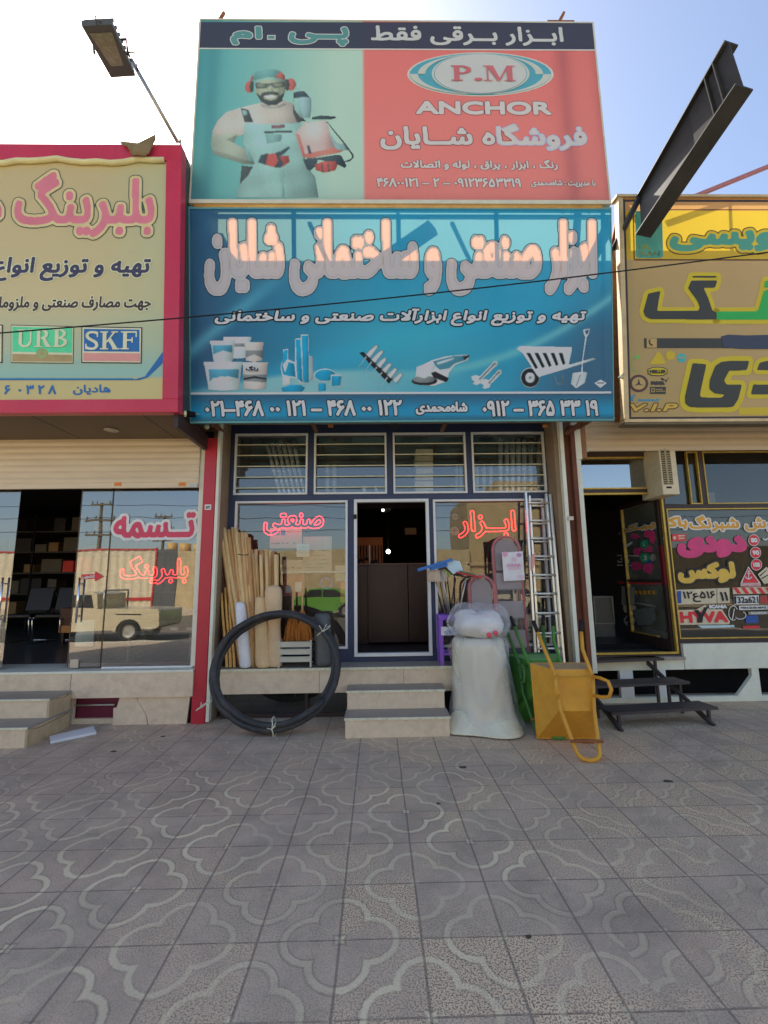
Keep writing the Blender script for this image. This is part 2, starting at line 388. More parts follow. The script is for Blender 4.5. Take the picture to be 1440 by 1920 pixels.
def letter(name, s, pl, box, layers, parent, h0=.004, shear=0.0, latin=False, raw=None, res=64, want=None):
    """one line of lettering on plane pl inside the photo box (x0, y0, x1, y1); layers = [(grow in m, material)] outermost first"""
    x0, y0, x1, y1 = box
    (ua, wt), (ub, _) = pl.uw(x0, (y0 + y1) / 2), pl.uw(x1, (y0 + y1) / 2)
    wt = pl.uw((x0 + x1) / 2, y0)[1]; wb = pl.uw((x0 + x1) / 2, y1)[1]
    lp = raw if raw is not None else glyphs(s if latin else shape(s))
    lp = fit(lp, ua, wb, ub, wt, max(r for r, _ in layers[-1:]), shear)
    cell = max((wt - wb) / res, (ub - ua) / 1100)
    gs = grow(lp, [r for r, _ in layers], cell, want); mb = MB()
    for i, ((r, m), g) in enumerate(zip(layers, gs)):
        if i + 1 < len(gs): g = g + [l[::-1] for l in gs[i + 1]]       # bands side by side, one sheet thick
        fill(mb, g, lambda u, w, i=i: pl.at(u, w, h0), m)
    return mb.build(name, parent, recalc=False)
def flat(mb, pl, pts, m, h=.004):
    """one printed polygon given in photo pixels"""
    q = pl.uws(pts)
    if area(q) < 0: q = q[::-1]
    fill(mb, [q], lambda u, w: pl.at(u, w, h), m)
def ell(cx, cy, rx, ry, n=28, a0=0, a1=360): return [(cx + rx * math.cos(rad(a0 + (a1 - a0) * i / n)), cy + ry * math.sin(rad(a0 + (a1 - a0) * i / n))) for i in range(n + (0 if a1 - a0 == 360 else 1))]
def prect(px0, py0, px1, py1, Y):
    a, b, c, d = P(px0, py0, Y), P(px1, py0, Y), P(px1, py1, Y), P(px0, py1, Y)
    return (a.x + d.x) / 2, (b.x + c.x) / 2, (c.z + d.z) / 2, (a.z + b.z) / 2     # X0, X1, Z0, Z1
# ================================================================== SETTING
def tile_material():
    m, t, out = nt('paving tiles'); N, L = t.nodes, t.links
    def mth(op, a, b=None, c=None):
        n = N.new('ShaderNodeMath'); n.operation = op
        for i, v in enumerate((a, b, c)):
            if v is None: continue
            if isinstance(v, (int, float)): n.inputs[i].default_value = v
            else: L.new(v, n.inputs[i])
        return n.outputs[0]
    def noise(vec, sc, det=4, rough=.6, dim='3D'):
        n = N.new('ShaderNodeTexNoise'); n.inputs['Scale'].default_value = sc; n.inputs['Detail'].default_value = det; n.inputs['Roughness'].default_value = rough; L.new(vec, n.inputs['Vector']); return n.outputs['Fac']
    def mr(v, a, b, c=0., d=1.):
        n = N.new('ShaderNodeMapRange'); n.interpolation_type = 'SMOOTHSTEP'; L.new(v, n.inputs[0])
        for i, q in enumerate((a, b, c, d)): n.inputs[i + 1].default_value = q
        return n.outputs[0]
    def mix(f, a, b):
        n = N.new('ShaderNodeMix'); n.data_type = 'RGBA'
        if isinstance(f, float): n.inputs['Factor'].default_value = f
        else: L.new(f, n.inputs['Factor'])
        for k, v in (('A', a), ('B', b)):
            if isinstance(v, tuple): n.inputs[k].default_value = v
            else: L.new(v, n.inputs[k])
        return n.outputs['Result']
    geo = N.new('ShaderNodeNewGeometry'); pos = geo.outputs['Position']
    sep = N.new('ShaderNodeSeparateXYZ'); L.new(pos, sep.inputs[0])
    T = .391
    wob = mth('MULTIPLY', mth('SUBTRACT', noise(pos, 2.2, 2), .5), .035)
    u = mth('ADD', mth('DIVIDE', mth('SUBTRACT', sep.outputs[0], .197), T), wob); v = mth('ADD', mth('DIVIDE', mth('SUBTRACT', sep.outputs[1], -3.728), T), wob)
    fu, fv = mth('FLOOR', u), mth('FLOOR', v)
    cb = N.new('ShaderNodeCombineXYZ'); L.new(fu, cb.inputs[0]); L.new(fv, cb.inputs[1])
    wn_ = N.new('ShaderNodeTexWhiteNoise'); wn_.noise_dimensions = '2D'; L.new(cb.outputs[0], wn_.inputs['Vector']); rnd = wn_.outputs['Value']
    sepc = N.new('ShaderNodeSeparateColor'); L.new(wn_.outputs['Color'], sepc.inputs[0]); rnd2 = sepc.outputs[1]
    lu, lv = mth('SUBTRACT', u, fu), mth('SUBTRACT', v, fv)                     # 0..1 in the tile
    par = mth('MODULO', mth('ABSOLUTE', mth('ADD', fu, fv)), 2.0)               # 0: clovers sit at (0,0),(1,1); 1: at (1,0),(0,1)
    # more tiles are laid turned on the right-hand side
    thr = mr(sep.outputs[0], .5, 2.4, 0., .45)
    flip = mth('LESS_THAN', rnd, thr)
    pf = mth('ABSOLUTE', mth('SUBTRACT', par, flip))
    lu2 = mth('ABSOLUTE', mth('SUBTRACT', lu, pf))                              # mirror so that corners (0,0),(1,1) carry the quarter clovers
    near = mth('GREATER_THAN', mth('ADD', lu2, lv), 1.0)
    qx = mth('ABSOLUTE', mth('SUBTRACT', lu2, near)); qy = mth('ABSOLUTE', mth('SUBTRACT', lv, near))
    def circ(cx, cy, r): return mth('SUBTRACT', mth('SQRT', mth('ADD', mth('POWER', mth('SUBTRACT', qx, cx), 2.0), mth('POWER', mth('SUBTRACT', qy, cy), 2.0))), r)
    sd = mth('MINIMUM', circ(.35, 0., .335), circ(0., .35, .335)); sd = sd
    band = mr(mth('ABSOLUTE', mth('ADD', sd, mth('MULTIPLY', mth('SUBTRACT', noise(pos, 30, 2), .5), .05))), .022, .05, 1., 0.)
    edge = mth('MINIMUM', mth('MINIMUM', lu, mth('SUBTRACT', 1., lu)), 99.); edgev = mth('MINIMUM', lv, mth('SUBTRACT', 1., lv))
    jn = noise(pos, 9, 3)
    jx = mr(edge, .008, .020, 1., 0.); jy = mth('MULTIPLY', mr(edgev, .006, .016, 1., 0.), mr(jn, .3, .6, .35, 1.))
    joint = mth('MAXIMUM', jx, jy)
    wear = noise(pos, 1.1, 5, .65); wear2 = noise(pos, .45, 3)
    clean = mr(sep.outputs[0], -2.6, .9); clean = mth('MULTIPLY', clean, mr(wear, .38, .58))
    clean = mth('MULTIPLY', clean, mr(rnd2, .1, .8, .25, 1.))
    chip = N.new('ShaderNodeTexVoronoi'); chip.inputs['Scale'].default_value = 95; L.new(pos, chip.inputs['Vector'])
    chips = noise(pos, 120, 1, .5)
    sp = mth('MAXIMUM', mr(chips, .50, .56), 0.0)
    base = mix(mr(noise(pos, 3.0, 6, .7), .32, .68), lin((93, 90, 91)), lin((116, 110, 110)))
    base = mix(mth('MULTIPLY', mth('SUBTRACT', rnd2, .0), .35), base, lin((112, 100, 99)))
    spk = mix(sp, lin((140, 132, 122)), lin((76, 67, 67)))
    base = mix(mth('ADD', .12, mth('MULTIPLY', clean, .7)), base, spk)
    fine = noise(pos, 420, 2)
    base = mix(mr(fine, .35, .65, 0., .28), base, lin((70, 66, 68)))
    fade = mr(wear2, .35, .65, .35, 1.)
    bfac = mth('MULTIPLY', mth('MULTIPLY', band, fade), mr(rnd2, .0, .6, .45, .95))
    rim = mr(mth('ABSOLUTE', mth('SUBTRACT', mth('ABSOLUTE', sd), .055)), .004, .016, 1., 0.)
    base = mix(mth('MULTIPLY', rim, mr(noise(pos, 1.7, 3), .4, .65, .0, .4)), base, lin((62, 58, 60)))
    bfac = mth('MULTIPLY', bfac, mr(sep.outputs[1], -2.4, -.9, .95, .25)); bfac = mth('MULTIPLY', bfac, mr(sep.outputs[0], .2, 1.8, 1., .45))
    base = mix(bfac, base, lin((138, 138, 130)))
    base = mix(mth('MULTIPLY', joint, .62), base, lin((58, 56, 60)))
    st = noise(pos, 2.7, 8, .75)
    base = mix(mr(st, .60, .78, 0., .6), base, lin((58, 54, 54)))
    st2 = noise(pos, .8, 9, .72); base = mix(mr(st2, .50, .72, 0., .38), base, lin((74, 70, 68)))
    st3 = noise(pos, 1.4, 7, .7); base = mix(mr(st3, .56, .74, 0., .35), base, lin((132, 126, 116)))
    p = N.new('ShaderNodeBsdfPrincipled'); p.inputs['Specular IOR Level'].default_value = .35
    sc_ = N.new('ShaderNodeVectorMath'); sc_.operation = 'MULTIPLY'; L.new(base, sc_.inputs[0]); sc_.inputs[1].default_value = (2.25, 2.08, 1.74); L.new(sc_.outputs[0], p.inputs['Base Color'])
    L.new(mr(band, 0, 1, .72, .55), p.inputs['Roughness'])
    h = mth('SUBTRACT', mth('ADD', mth('MULTIPLY', sd, 0.0), mth('ADD', mth('MULTIPLY', band, -.5), mth('MULTIPLY', chips, .35))), mth('MULTIPLY', joint, 1.4))
    b = N.new('ShaderNodeBump'); b.inputs['Strength'].default_value = .55; b.inputs['Distance'].default_value = .006; L.new(h, b.inputs['Height']); L.new(b.outputs[0], p.inputs['Normal'])
    L.new(p.outputs[0], out.inputs[0]); return m
m_tile = tile_material()
m_asph = mat('asphalt', (120, 114, 104), .9, var=.2, vs=2, bump=.5, bs=120, k=.9)
m_kerb = mat('kerb concrete', (150, 148, 142), .8, var=.15, bump=.3)
mb = MB(m_asph); mb.add([(-150, -150, -.16), (150, -150, -.16), (150, 150, -.16), (-150, 150, -.16)], [(0, 1, 2, 3)])
kind(mb.build('ground', loc=(0, 0, -.16)), 'structure')
mb = MB(m_tile); mb.box(-40, 40, -7.4, 9, -.14, 0); kind(mb.build('pavement', loc=(0, 0, 0)), 'structure')
mb = MB(m_kerb)
for i in range(-40, 40): mb.box(i + .004, i + .996, -7.56, -7.404, -.155, .01)
kind(mb.build('kerb', bevel=.01), 'structure')
m_mark = mat('road paint', (225, 225, 220), .7, dirt=.4, dirtc=(90, 88, 86), k=1)
mb = MB(m_mark)
for i in range(-8, 9): mb.box(i * 6, i * 6 + 3, -14.07, -13.93, -.156, -.152)
kind(mb.build('road_marking'), 'structure')
mb = MB(m_tile); mb.box(-60, 60, -24.4, -19.2, -.14, 0); kind(mb.build('far_pavement'), 'structure')

# ------------------------------------------------------------------ shared building materials
m_stone = mat('travertine', (178, 166, 150), .55, var=.10, vs=9, bump=.15, bs=35, dirt=.4, dirtc=(116, 102, 84))
m_stonetop = mat('worn stone tread', (122, 118, 114), .5, var=.12, vs=6, dirt=.3, dirtc=(90, 86, 82))
m_stoneedge = mat('stone nosing', (190, 180, 164), .6, var=.15, vs=30, dirt=.5, dirtc=(110, 98, 84), bump=.3)
m_blue = mat('dark blue paint', (38, 48, 76), .42, var=.1, vs=2, dirt=.12)
m_wframe = mat('white window frame', (196, 198, 192), .45, var=.06, dirt=.12, dirtc=(130, 120, 100))
m_bar = mat('cream steel bar', (188, 182, 162), .5, var=.08)
m_red = mat('red cladding', (150, 40, 55), .32, var=.08, vs=1.5, dirt=.08, dirtc=(170, 90, 95))
m_reveal = mat('grey brown render', (112, 100, 84), .75, var=.12, vs=3, bump=.1)
m_white = mat('white trim', (192, 188, 178), .5, var=.06, dirt=.2, dirtc=(130, 110, 90))
m_brick = mat('dusty brick', (120, 92, 70), .85, var=.2, vs=12, bump=.3)
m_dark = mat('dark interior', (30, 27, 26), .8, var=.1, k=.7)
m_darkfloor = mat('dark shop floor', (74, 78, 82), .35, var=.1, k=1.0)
m_roof = mat('roof felt', (90, 86, 82), .9)
m_shut = mat('cream shutter', (178, 170, 154), .5, var=.06, vs=3, dirt=.3, dirtc=(140, 122, 92), stretch=(.4, 1, 3))
m_shut2 = mat('grey cream shutter', (166, 156, 138), .5, var=.07, vs=3, dirt=.25, dirtc=(110, 98, 78), stretch=(.4, 1, 3))
m_soff = mat('brown soffit panel', (84, 74, 62), .6, var=.06)
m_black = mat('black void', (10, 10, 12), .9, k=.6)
m_bglass = glass('basement glass', (.35, .42, .45), .06, dust=.25, dust_hazec=(80, 84, 82))
m_glass = glass('window glass', (.93, .96, .95), .10, dust=.09)
m_glassL = glass('reflective door glass', (.75, .8, .78), .20, dust=.10)  # dust raised to paint haze over the reflections
m_glassR = glass('dark display glass', (.6, .62, .6), .03, dust=.05)
m_gold = mat('worn gold strip', (158, 136, 62), .4, metal=.3, var=.2, vs=12, dirt=.35, dirtc=(70, 50, 30))
m_dframe = mat('dark plum frame', (48, 38, 38), .45, var=.12)
m_steelbr = mat('rusty brown column', (84, 50, 36), .65, var=.25, vs=4, dirt=.4, dirtc=(60, 34, 26), bump=.2)
m_rust = mat('rusty steel', (120, 76, 44), .7, metal=.2, var=.3, vs=9, dirt=.4, dirtc=(70, 40, 22))
m_steel = mat('dull grey steel', (140, 142, 142), .4, metal=.7, var=.1)
m_chrome = mat('chrome', (210, 212, 215), .15, metal=1, var=.03)
m_alu = mat('aluminium', (188, 194, 198), .3, metal=.75, var=.06, k=1.5)
m_wood = mat('plain wood handle', (176, 142, 102), .6, var=.26, vs=5, stretch=(6, 6, .6), dirt=.15, dirtc=(140, 104, 66))
m_paper = mat('white paper', (200, 198, 186), .7, var=.04)
m_ink = mat('black ink', (30, 30, 32), .7, k=1)
SLOPE = math.tan(SUN_EL) / math.cos(SUN_AZ)

# ================================================================== CENTRE SHOP
def Xp(px, py, Y): return P(px, py, Y).x
def Zp(px, py, Y): return P(px, py, Y).z
YG = .35
shop = thing('hardware_shop', 'middle shop with dark blue window frames and stone plinth under the turquoise tool sign', 'shop building', (.25, .35, 0))
XL, XR = -2.06, 2.46                                           # white edge trims of the bay
ZS = .625
mb = MB(m_stone); mb.box(-1.99, 2.62, .015, .5, .325, .585); mb.box(-1.99, 2.62, .5, .55, .3, .585, m_dark)
slab = mb.build('plinth', shop)
for x in (-.72, .32, .95, 1.9):
    q = MB(m_ink); q.box(x - .0015, x + .0015, .013, .0155, .33, .58); q.build('plinth_joint', slab)
mb = MB(m_stonetop); mb.box(-2.0, 2.63, 0, .5, .597, ZS); mb.box(-2.0, 2.63, -.012, 0, .597, ZS - .003, m_stoneedge); mb.box(-1.995, 2.625, .004, .5, .585, .597, m_stoneedge); mb.build('sill_slab', shop)
# basement light under the sill
mb = MB(m_dframe); mb.box(-1.95, 2.5, .17, .22, 0, .05); mb.box(-1.95, 2.5, .17, .22, .29, .325)
for x in (-1.95, -.9, .0, 1.0, 2.45): mb.box(x - .02, x + .02, .168, .222, 0.002, .32)
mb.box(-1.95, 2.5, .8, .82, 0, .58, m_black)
bw = mb.build('basement_window', shop)
mb = MB(m_bglass); mb.add([(-1.93, .195, .05), (2.47, .195, .05), (2.47, .195, .29), (-1.93, .195, .29)], [(0, 1, 2, 3)]); mb.build('pane', bw, recalc=False)
# floor, inner walls, ceiling, roof
mb = MB(m_darkfloor); mb.box(-2.1, 2.55, .5, 8, .55, ZS - .006); mb.build('floor', shop)
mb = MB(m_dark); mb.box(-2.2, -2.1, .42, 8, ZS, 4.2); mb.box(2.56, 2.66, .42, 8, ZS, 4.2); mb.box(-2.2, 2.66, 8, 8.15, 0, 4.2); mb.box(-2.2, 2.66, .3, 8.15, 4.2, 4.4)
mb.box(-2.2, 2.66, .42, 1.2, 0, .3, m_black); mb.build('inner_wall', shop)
ZPAR = 5.50 + SLOPE * .98
mb = MB(m_brick); mb.box(-2.3, 2.72, .12, .3, 3.92, ZPAR); mb.box(-2.5, -2.031, .17, .3, 3.3, 3.919); mb.box(2.471, 2.9, .17, .3, 3.3, 3.919); mb.build('parapet_wall', shop)  # the low filler boxes are added to plug sunlight leaks between the shops
mb = MB(m_roof); mb.box(-2.3, 2.72, .3, 8.15, 4.4, 4.5); mb.build('roof', shop)
# reveals and trims
mb = MB(m_reveal); mb.box(-2.10, -2.03, .05, .42, 0.0, 3.92); mb.build('reveal', shop)
mb = MB(m_reveal); mb.box(2.40, 2.47, .05, .42, 0.0, 3.92); mb.build('reveal', shop)
mb = MB(m_white); mb.box(-2.075, -2.035, -.03, .05, 0.02, 3.80); mb.build('trim', shop, bevel=.004)
mb = MB(m_white); mb.box(2.455, 2.505, -.03, .05, 0.02, 3.86); mb.build('trim', shop, bevel=.004)
# rolled-up shutter edge over the windows
mb = MB(mat('grey shutter bottom', (112, 106, 92), .6, var=.08)); mb.box(-2.03, 2.40, .10, .16, 3.80, 3.93)
sh = mb.build('shutter_bottom_bar', shop)
for px in (620, 1022):
    q = MB(mat('orange sticker', (176, 108, 44), .5)); c = P(px, 799, .1); q.box(c.x - .035, c.x + .035, .095, .0995, c.z - .02, c.z + .02); q.build('sticker', sh)
q = MB(m_ink); c = P(739, 799, .1); q.box(c.x - .05, c.x + .05, .09, .0995, c.z - .03, c.z + .03); q.build('lock', sh)

# blue window wall
XA, XB = -2.03, 2.40
def rc(px0, py0, px1, py1): return prect(px0, py0, px1, py1, YG)
W4 = [rc(440, 812, 577, 926), rc(589, 812, 725, 926), rc(737, 812, 874, 926), rc(885, 812, 1022, 926)]
zt0 = sum(w[2] for w in W4) / 4; zt1 = sum(w[3] for w in W4) / 4
DL = rc(437, 939, 652, 1216); DD = rc(664, 937, 807, 1230); DR = rc(815, 937, 1027, 1214)
zd1 = (DL[3] + DD[3] + DR[3]) / 3; zl0 = (DL[2] + DR[2]) / 2; zdoor0 = DD[2]
mb = MB(m_blue); y0, y1 = YG, YG + .07
mb.box(XA, XB, y0, y1, zt1, 3.93)
mb.box(XA, XB, y0, y1, zd1, zt0)
xs = [XA] + [q for w in W4 for q in w[:2]] + [XB]
for i in range(0, len(xs), 2): mb.box(xs[i], xs[i + 1], y0, y1, zt0, zt1)
for a, b in ((XA, DL[0]), (DL[1], DD[0]), (DD[1], DR[0]), (DR[1], XB)): mb.box(a, b, y0, y1, ZS, zd1)
mb.box(DL[0], DL[1], y0, y1, ZS, zl0); mb.box(DR[0], DR[1], y0, y1, ZS, zl0); mb.box(DD[0], DD[1], y0, y1, ZS, zdoor0)
mb.build('window_wall', shop, bevel=.003)
def ring(mb, x0, x1, z0, z1, w, ya, yb, m=None):
    mb.box(x0, x1, ya, yb, z1 - w, z1, m); mb.box(x0, x1, ya, yb, z0, z0 + w, m); mb.box(x0, x0 + w, ya, yb, z0 + w, z1 - w, m); mb.box(x1 - w, x1, ya, yb, z0 + w, z1 - w, m)
def pane(x0, x1, z0, z1, y, m, par, name='pane'):
    q = MB(m); q.add([(x0, y, z0), (x1, y, z0), (x1, y, z1), (x0, y, z1)], [(0, 1, 2, 3)]); return q.build(name, par, recalc=False)
for i, w in enumerate(W4):
    x0, x1 = w[0], w[1]; mb = MB(m_wframe); ring(mb, x0, x1, zt0, zt1, .026, YG - .022, YG + .03)
    wo = mb.build('upper_window', shop, bevel=.003)
    mb = MB(m_bar)
    for f in (.177, .353, .533, .71, .885): z = zt1 - f * (zt1 - zt0); mb.box(x0 + .026, x1 - .026, YG + .004, YG + .018, z - .006, z + .006)
    mb.build('grille_bars', wo); pane(x0 + .02, x1 - .02, zt0 + .02, zt1 - .02, YG + .045, m_glass, wo)
for w in (DL, DR):
    mb = MB(m_wframe); ring(mb, w[0], w[1], zl0, zd1, .03, YG - .025, YG + .03); wo = mb.build('display_window', shop, bevel=.004)
    pane(w[0] + .02, w[1] - .02, zl0 + .02, zd1 - .02, YG + .04, m_glass, wo)
mb = MB(m_wframe); ring(mb, DD[0], DD[1], zdoor0, zd1 + .012, .042, YG - .03, YG + .05); df = mb.build('door_frame', shop, bevel=.005)
q = MB(m_ink); c = P(666, 969, YG - .03); q.box(c.x - .02, c.x + .02, YG - .06, YG - .03, c.z - .03, c.z + .03); q.build('hinge', df)

# ================================================================== LEFT SHOP
lshop = thing('bearing_shop', 'left shop with cream roller shutter, frameless glass doors and red corner pillar', 'shop building', (-5.5, 0, 0))
RP0, RP1 = Xp(372, 1100, -.02), Xp(395, 1100, -.02)
mb = MB(m_red); mb.box(RP0, RP1, -.02, .12, .0, 3.56); mb.box(RP0 - .015, RP1 - .01, -.024, .0, 0, .34); mb.build('corner_pillar', lshop, bevel=.006)
mb = MB(m_white); mb.box(RP0 - .07, RP0 - .001, .02, .12, .66, 3.5); mb.build('trim', lshop, bevel=.004)
PL = prect(0, 1258, 360, 1309, -.05)
XLL = -10.5
mb = MB(m_stone); mb.box(XLL, RP0, -.05, .4, PL[2], PL[3] - .03); pl_ = mb.build('plinth', lshop)
mb = MB(m_white); mb.box(XLL, RP0, -.06, .5, PL[3] - .03, PL[3]); mb.build('sill_slab', lshop, bevel=.003)
for x in (-3.7, -5.2): q = MB(m_ink); q.box(x - .0015, x + .0015, -.0525, -.05, PL[2], PL[3] - .03); q.build('plinth_joint', pl_)
# basement vent and broken stone facing
bx = [Xp(p, 1330, .02) for p in (136, 228, 352)]
mb = MB(mat('maroon panel', (86, 30, 50), .5, var=.1)); mb.box(bx[0], bx[1] + .25, .10, .14, .06, PL[2]); mb.box(bx[0], bx[1] + .3, .06, .1, 0, .06, m_stone); mb.build('basement_panel', lshop)
mb = MB(m_steel); mb.tube([(bx[0] - .04, .05, .22), (bx[1] - .1, .05, .22)], .012); mb.build('vent_rail', lshop)
mb = MB(m_stone)
zb = PL[2] - .004
mb.prism([(bx[1] - .02, 0, zb), (bx[1] - .05, 0, .2), (bx[1] - .09, 0, .19), (bx[1] - .08, 0, .03), (bx[1] - .1, 0, .0), (bx[1] + .33, 0, 0), (bx[1] + .3, 0, .12), (bx[1] + .2, 0, .26), (bx[1] + .18, 0, zb)], (0, .04, 0))
mb.prism([(bx[1] + .19, -.004, zb), (bx[1] + .21, -.004, .26), (bx[1] + .31, -.004, .12), (bx[1] + .345, -.004, 0), (bx[2] - .01, -.004, 0), (bx[2], -.004, .0), (bx[2] + .03, -.004, zb)], (0, .04, 0))
mb.build('broken_facing', lshop)
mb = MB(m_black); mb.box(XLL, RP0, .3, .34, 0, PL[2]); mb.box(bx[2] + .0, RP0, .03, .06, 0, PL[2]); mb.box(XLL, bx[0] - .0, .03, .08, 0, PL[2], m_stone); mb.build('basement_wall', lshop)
# interior
mb = MB(mat('grey blue floor', (96, 106, 114), .3, var=.08, k=.8)); mb.box(XLL, -2.3, .3, 7, .56, PL[3] - .005); mb.build('floor', lshop)
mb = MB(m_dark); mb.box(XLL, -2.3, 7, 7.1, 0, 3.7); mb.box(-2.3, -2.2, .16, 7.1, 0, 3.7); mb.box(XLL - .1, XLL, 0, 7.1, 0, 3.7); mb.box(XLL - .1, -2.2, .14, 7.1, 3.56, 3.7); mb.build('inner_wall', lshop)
mb = MB(m_brick); mb.box(XLL, -2.3, .0, .2, 3.7, 6.75); mb.build('parapet_wall', lshop)
mb = MB(m_roof); mb.box(XLL, -2.3, .2, 7.1, 3.7, 3.8); mb.build('roof', lshop)
# shutter (wavy slats)
def shutter(x0, x1, y, z0, z1, n, m, name, par):
    mb = MB(m); pr = []; ph = (z1 - z0) / n
    for i in range(n):
        for q in range(6): t = q / 6; pr.append((-.012 * math.sin(math.pi * min(1, t * 1.15)) ** .7 if t < .87 else .004, z0 + (i + t) * ph))
    pr.append((0, z1)); k = len(pr)
    vs = [(x, y + dy, z) for x in (x0, x1) for dy, z in pr]
    mb.add(vs, [(i, i + 1, k + i + 1, k + i) for i in range(k - 1)], m)
    mb.box(x0, x1, y + .012, y + .03, z0, z1); return mb.build(name, par, recalc=False)
zs0, zs1 = 2.90, 3.56
so = shutter(XLL, RP0 - .07, .0, zs0 + .07, zs1, 7, m_shut, 'roller_shutter', lshop)
q = MB(m_shut); q.box(XLL, RP0 - .07, -.012, .03, zs0, zs0 + .068); so2 = q.build('shutter_bottom_bar', lshop, bevel=.004)
for px in (221, 342): q = MB(mat('orange sticker', (176, 108, 44), .5)); c = P(px, 908, -.013); q.box(c.x - .045, c.x + .045, -.0165, -.0125, c.z - .022, c.z + .022); q.build('sticker', so2)
q = MB(m_steel); c = P(364, 911, -.013); q.box(c.x - .05, c.x + .05, -.04, -.013, c.z - .025, c.z + .025); q.build('lock', so2)
# glass panels
YL = .10; zg0, zg1 = PL[3] + .02, zs0 + .05
mb = MB(m_wframe); mb.box(Xp(192, 1245, YL), RP0 - .07, YL - .015, YL + .02, PL[3] + .001, PL[3] + .022); mb.build('glass_channel', lshop)
def gpanel(a, b, name, tiltx=0, fittings=()):
    x0, x1 = a, b; mb = MB(m_glassL); mb.add([(x0, YL, zg0), (x1, YL, zg0), (x1, YL, zg1), (x0, YL, zg1)], [(0, 1, 2, 3)]); g = mb.build(name, lshop, recalc=False)
    q = MB(mat('green glass edge', (70, 60, 50), .2)); q.box(x0 - .004, x0 + .003, YL - .006, YL + .006, zg0, zg1); q.build('glass_edge', g); return g
gp1 = gpanel(Xp(208, 1000, YL), RP0 - .072, 'fixed_glass_panel')
gp2 = gpanel(Xp(148, 1000, YL), Xp(206, 1000, YL), 'glass_door'); gp3 = gpanel(-6.4, Xp(20, 1100, YL), 'glass_door')
q = MB(m_steel); c = P(141, 1236, YL); q.box(c.x - .05, c.x + .055, YL - .02, YL + .02, zg0 - .01, zg0 + .1); q.build('patch_fitting', gp2, bevel=.005)
for px, g in ((146, gp2), (1, gp3)):
    q = MB(m_chrome); c = P(px, 1125, YL - .05); q.tube([(c.x, YL - .05, c.z - .28), (c.x, YL - .05, c.z + .28)], .012)
    for s_ in (-.2, .2): q.tube([(c.x, YL - .05, c.z + s_), (c.x, YL, c.z + s_)], .008)
    q.build('handle', g)
# soffit under the sign
mb = MB(m_soff); mb.box(XLL, -2.22, -.9, .0, 3.56, 3.60); sf = mb.build('soffit', lshop)
for a, b in (((60, 780), (150, 822)), ((268, 778), (330, 822))):
    pa, pb = G(*a, 3.56), G(*b, 3.56); q = MB(m_ink); q.bar((pa.x, max(-.88, pa.y), 3.559), (pb.x, min(-.02, pb.y), 3.559), .006, .002); q.build('soffit_joint', sf)
c = G(209, 805, 3.56); q = MB(m_steel); q.lathe([(.07, 0), (.085, -.012), (.06, -.014), (.055, .0)], (c.x, c.y, 3.559)); dl = q.build('recessed_lamp', sf)
q = MB(mat('lamp glass', (150, 142, 120), .3)); q.lathe([(.055, 0), (.05, -.008), (0, -.012)], (c.x, c.y, 3.558)); q.build('lens', dl)
mb = MB(m_black); mb.box(-2.26, -2.21, -.9, .0, 3.40, 3.60, m_dframe); mb.build('soffit_edge', lshop)

# ================================================================== RIGHT SHOP
YR = .60
rshop = thing('sticker_shop', 'right shop with dark door frame edged in gold and a display window full of stickers', 'shop building', (5.5, .6, 0))
XR1 = 10.5; RX0 = 2.69
zR = .64
mb = MB(m_white); mb.box(RX0 - .03, RX0 + .05, .02, .62, 0.5, 3.42); mb.build('trim', rshop, bevel=.006)
mb = MB(m_white); mb.box(RX0 - .06, RX0 + .06, .0, .3, 3.24, 3.75); mb.build('shutter_guide', rshop, bevel=.004)
RD = prect(1100, 924, 1256, 1227, YR); RDx0, RDx1, RDz0, RDz1 = RD
DW = prect(1256, 953, 1440, 1197, YR); DWx0 = RDx1 + .04
UW = prect(1226, 850, 1440, 945, YR); TW = prect(1093, 857, 1226, 917, YR)
slz = prect(1280, 1206, 1440, 1254, .55)
mb = MB(m_dframe); ya, yb = YR, YR + .07; x0 = RX0 + .05
mb.box(x0, RDx0, ya, yb, .55, 3.6); mb.box(RDx1, DWx0, ya, yb, .55, 3.6)
mb.box(RDx0, RDx1, ya, yb, RDz1, TW[2]); mb.box(RDx0, RDx1, ya, yb, TW[3], 3.6); mb.box(RDx0, RDx1, ya, yb, .56, RDz0)
mb.box(DWx0, XR1, ya, yb, slz[3], DW[2]); mb.box(DWx0, XR1, ya, yb, DW[3], UW[2])
u1 = P(1312, 900, YR).x; u2 = P(1322, 900, YR).x; mb.box(u1, u2, ya, yb, UW[2], 3.6); mb.box(u2 + 2.2, u2 + 2.28, ya, yb, UW[2], 3.6); mb.box(DWx0 + 3.2, DWx0 + 3.3, ya, yb, DW[2], DW[3])
mb.build('window_wall', rshop, bevel=.003)
mb = MB(m_gold); ring(mb, RDx0, RDx1, RDz0, RDz1, .028, YR - .02, YR + .03); rdf = mb.build('door_frame', rshop, bevel=.003)
mb = MB(m_gold); ring(mb, RDx0, RDx1 - .06, TW[2], TW[3], .02, YR - .01, YR + .03); tw = mb.build('transom_window', rshop)
pane(RDx0, RDx1, TW[2], TW[3], YR + .03, glass('transom glass', (.5, .55, .58), .30), tw)
mb = MB(m_gold); ring(mb, DWx0, DWx0 + 3.2, DW[2], DW[3], .016, YR - .01, YR + .03); dwo = mb.build('display_window', rshop)
pane(DWx0, DWx0 + 3.2, DW[2], DW[3], YR + .04, m_glassR, dwo)
mb = MB(m_gold); ring(mb, RDx1 + .42, u1, UW[2], 3.5, .014, YR - .01, YR + .03); ring(mb, u2, u2 + 2.2, UW[2], 3.5, .014, YR - .01, YR + .03); uw = mb.build('upper_window', rshop)
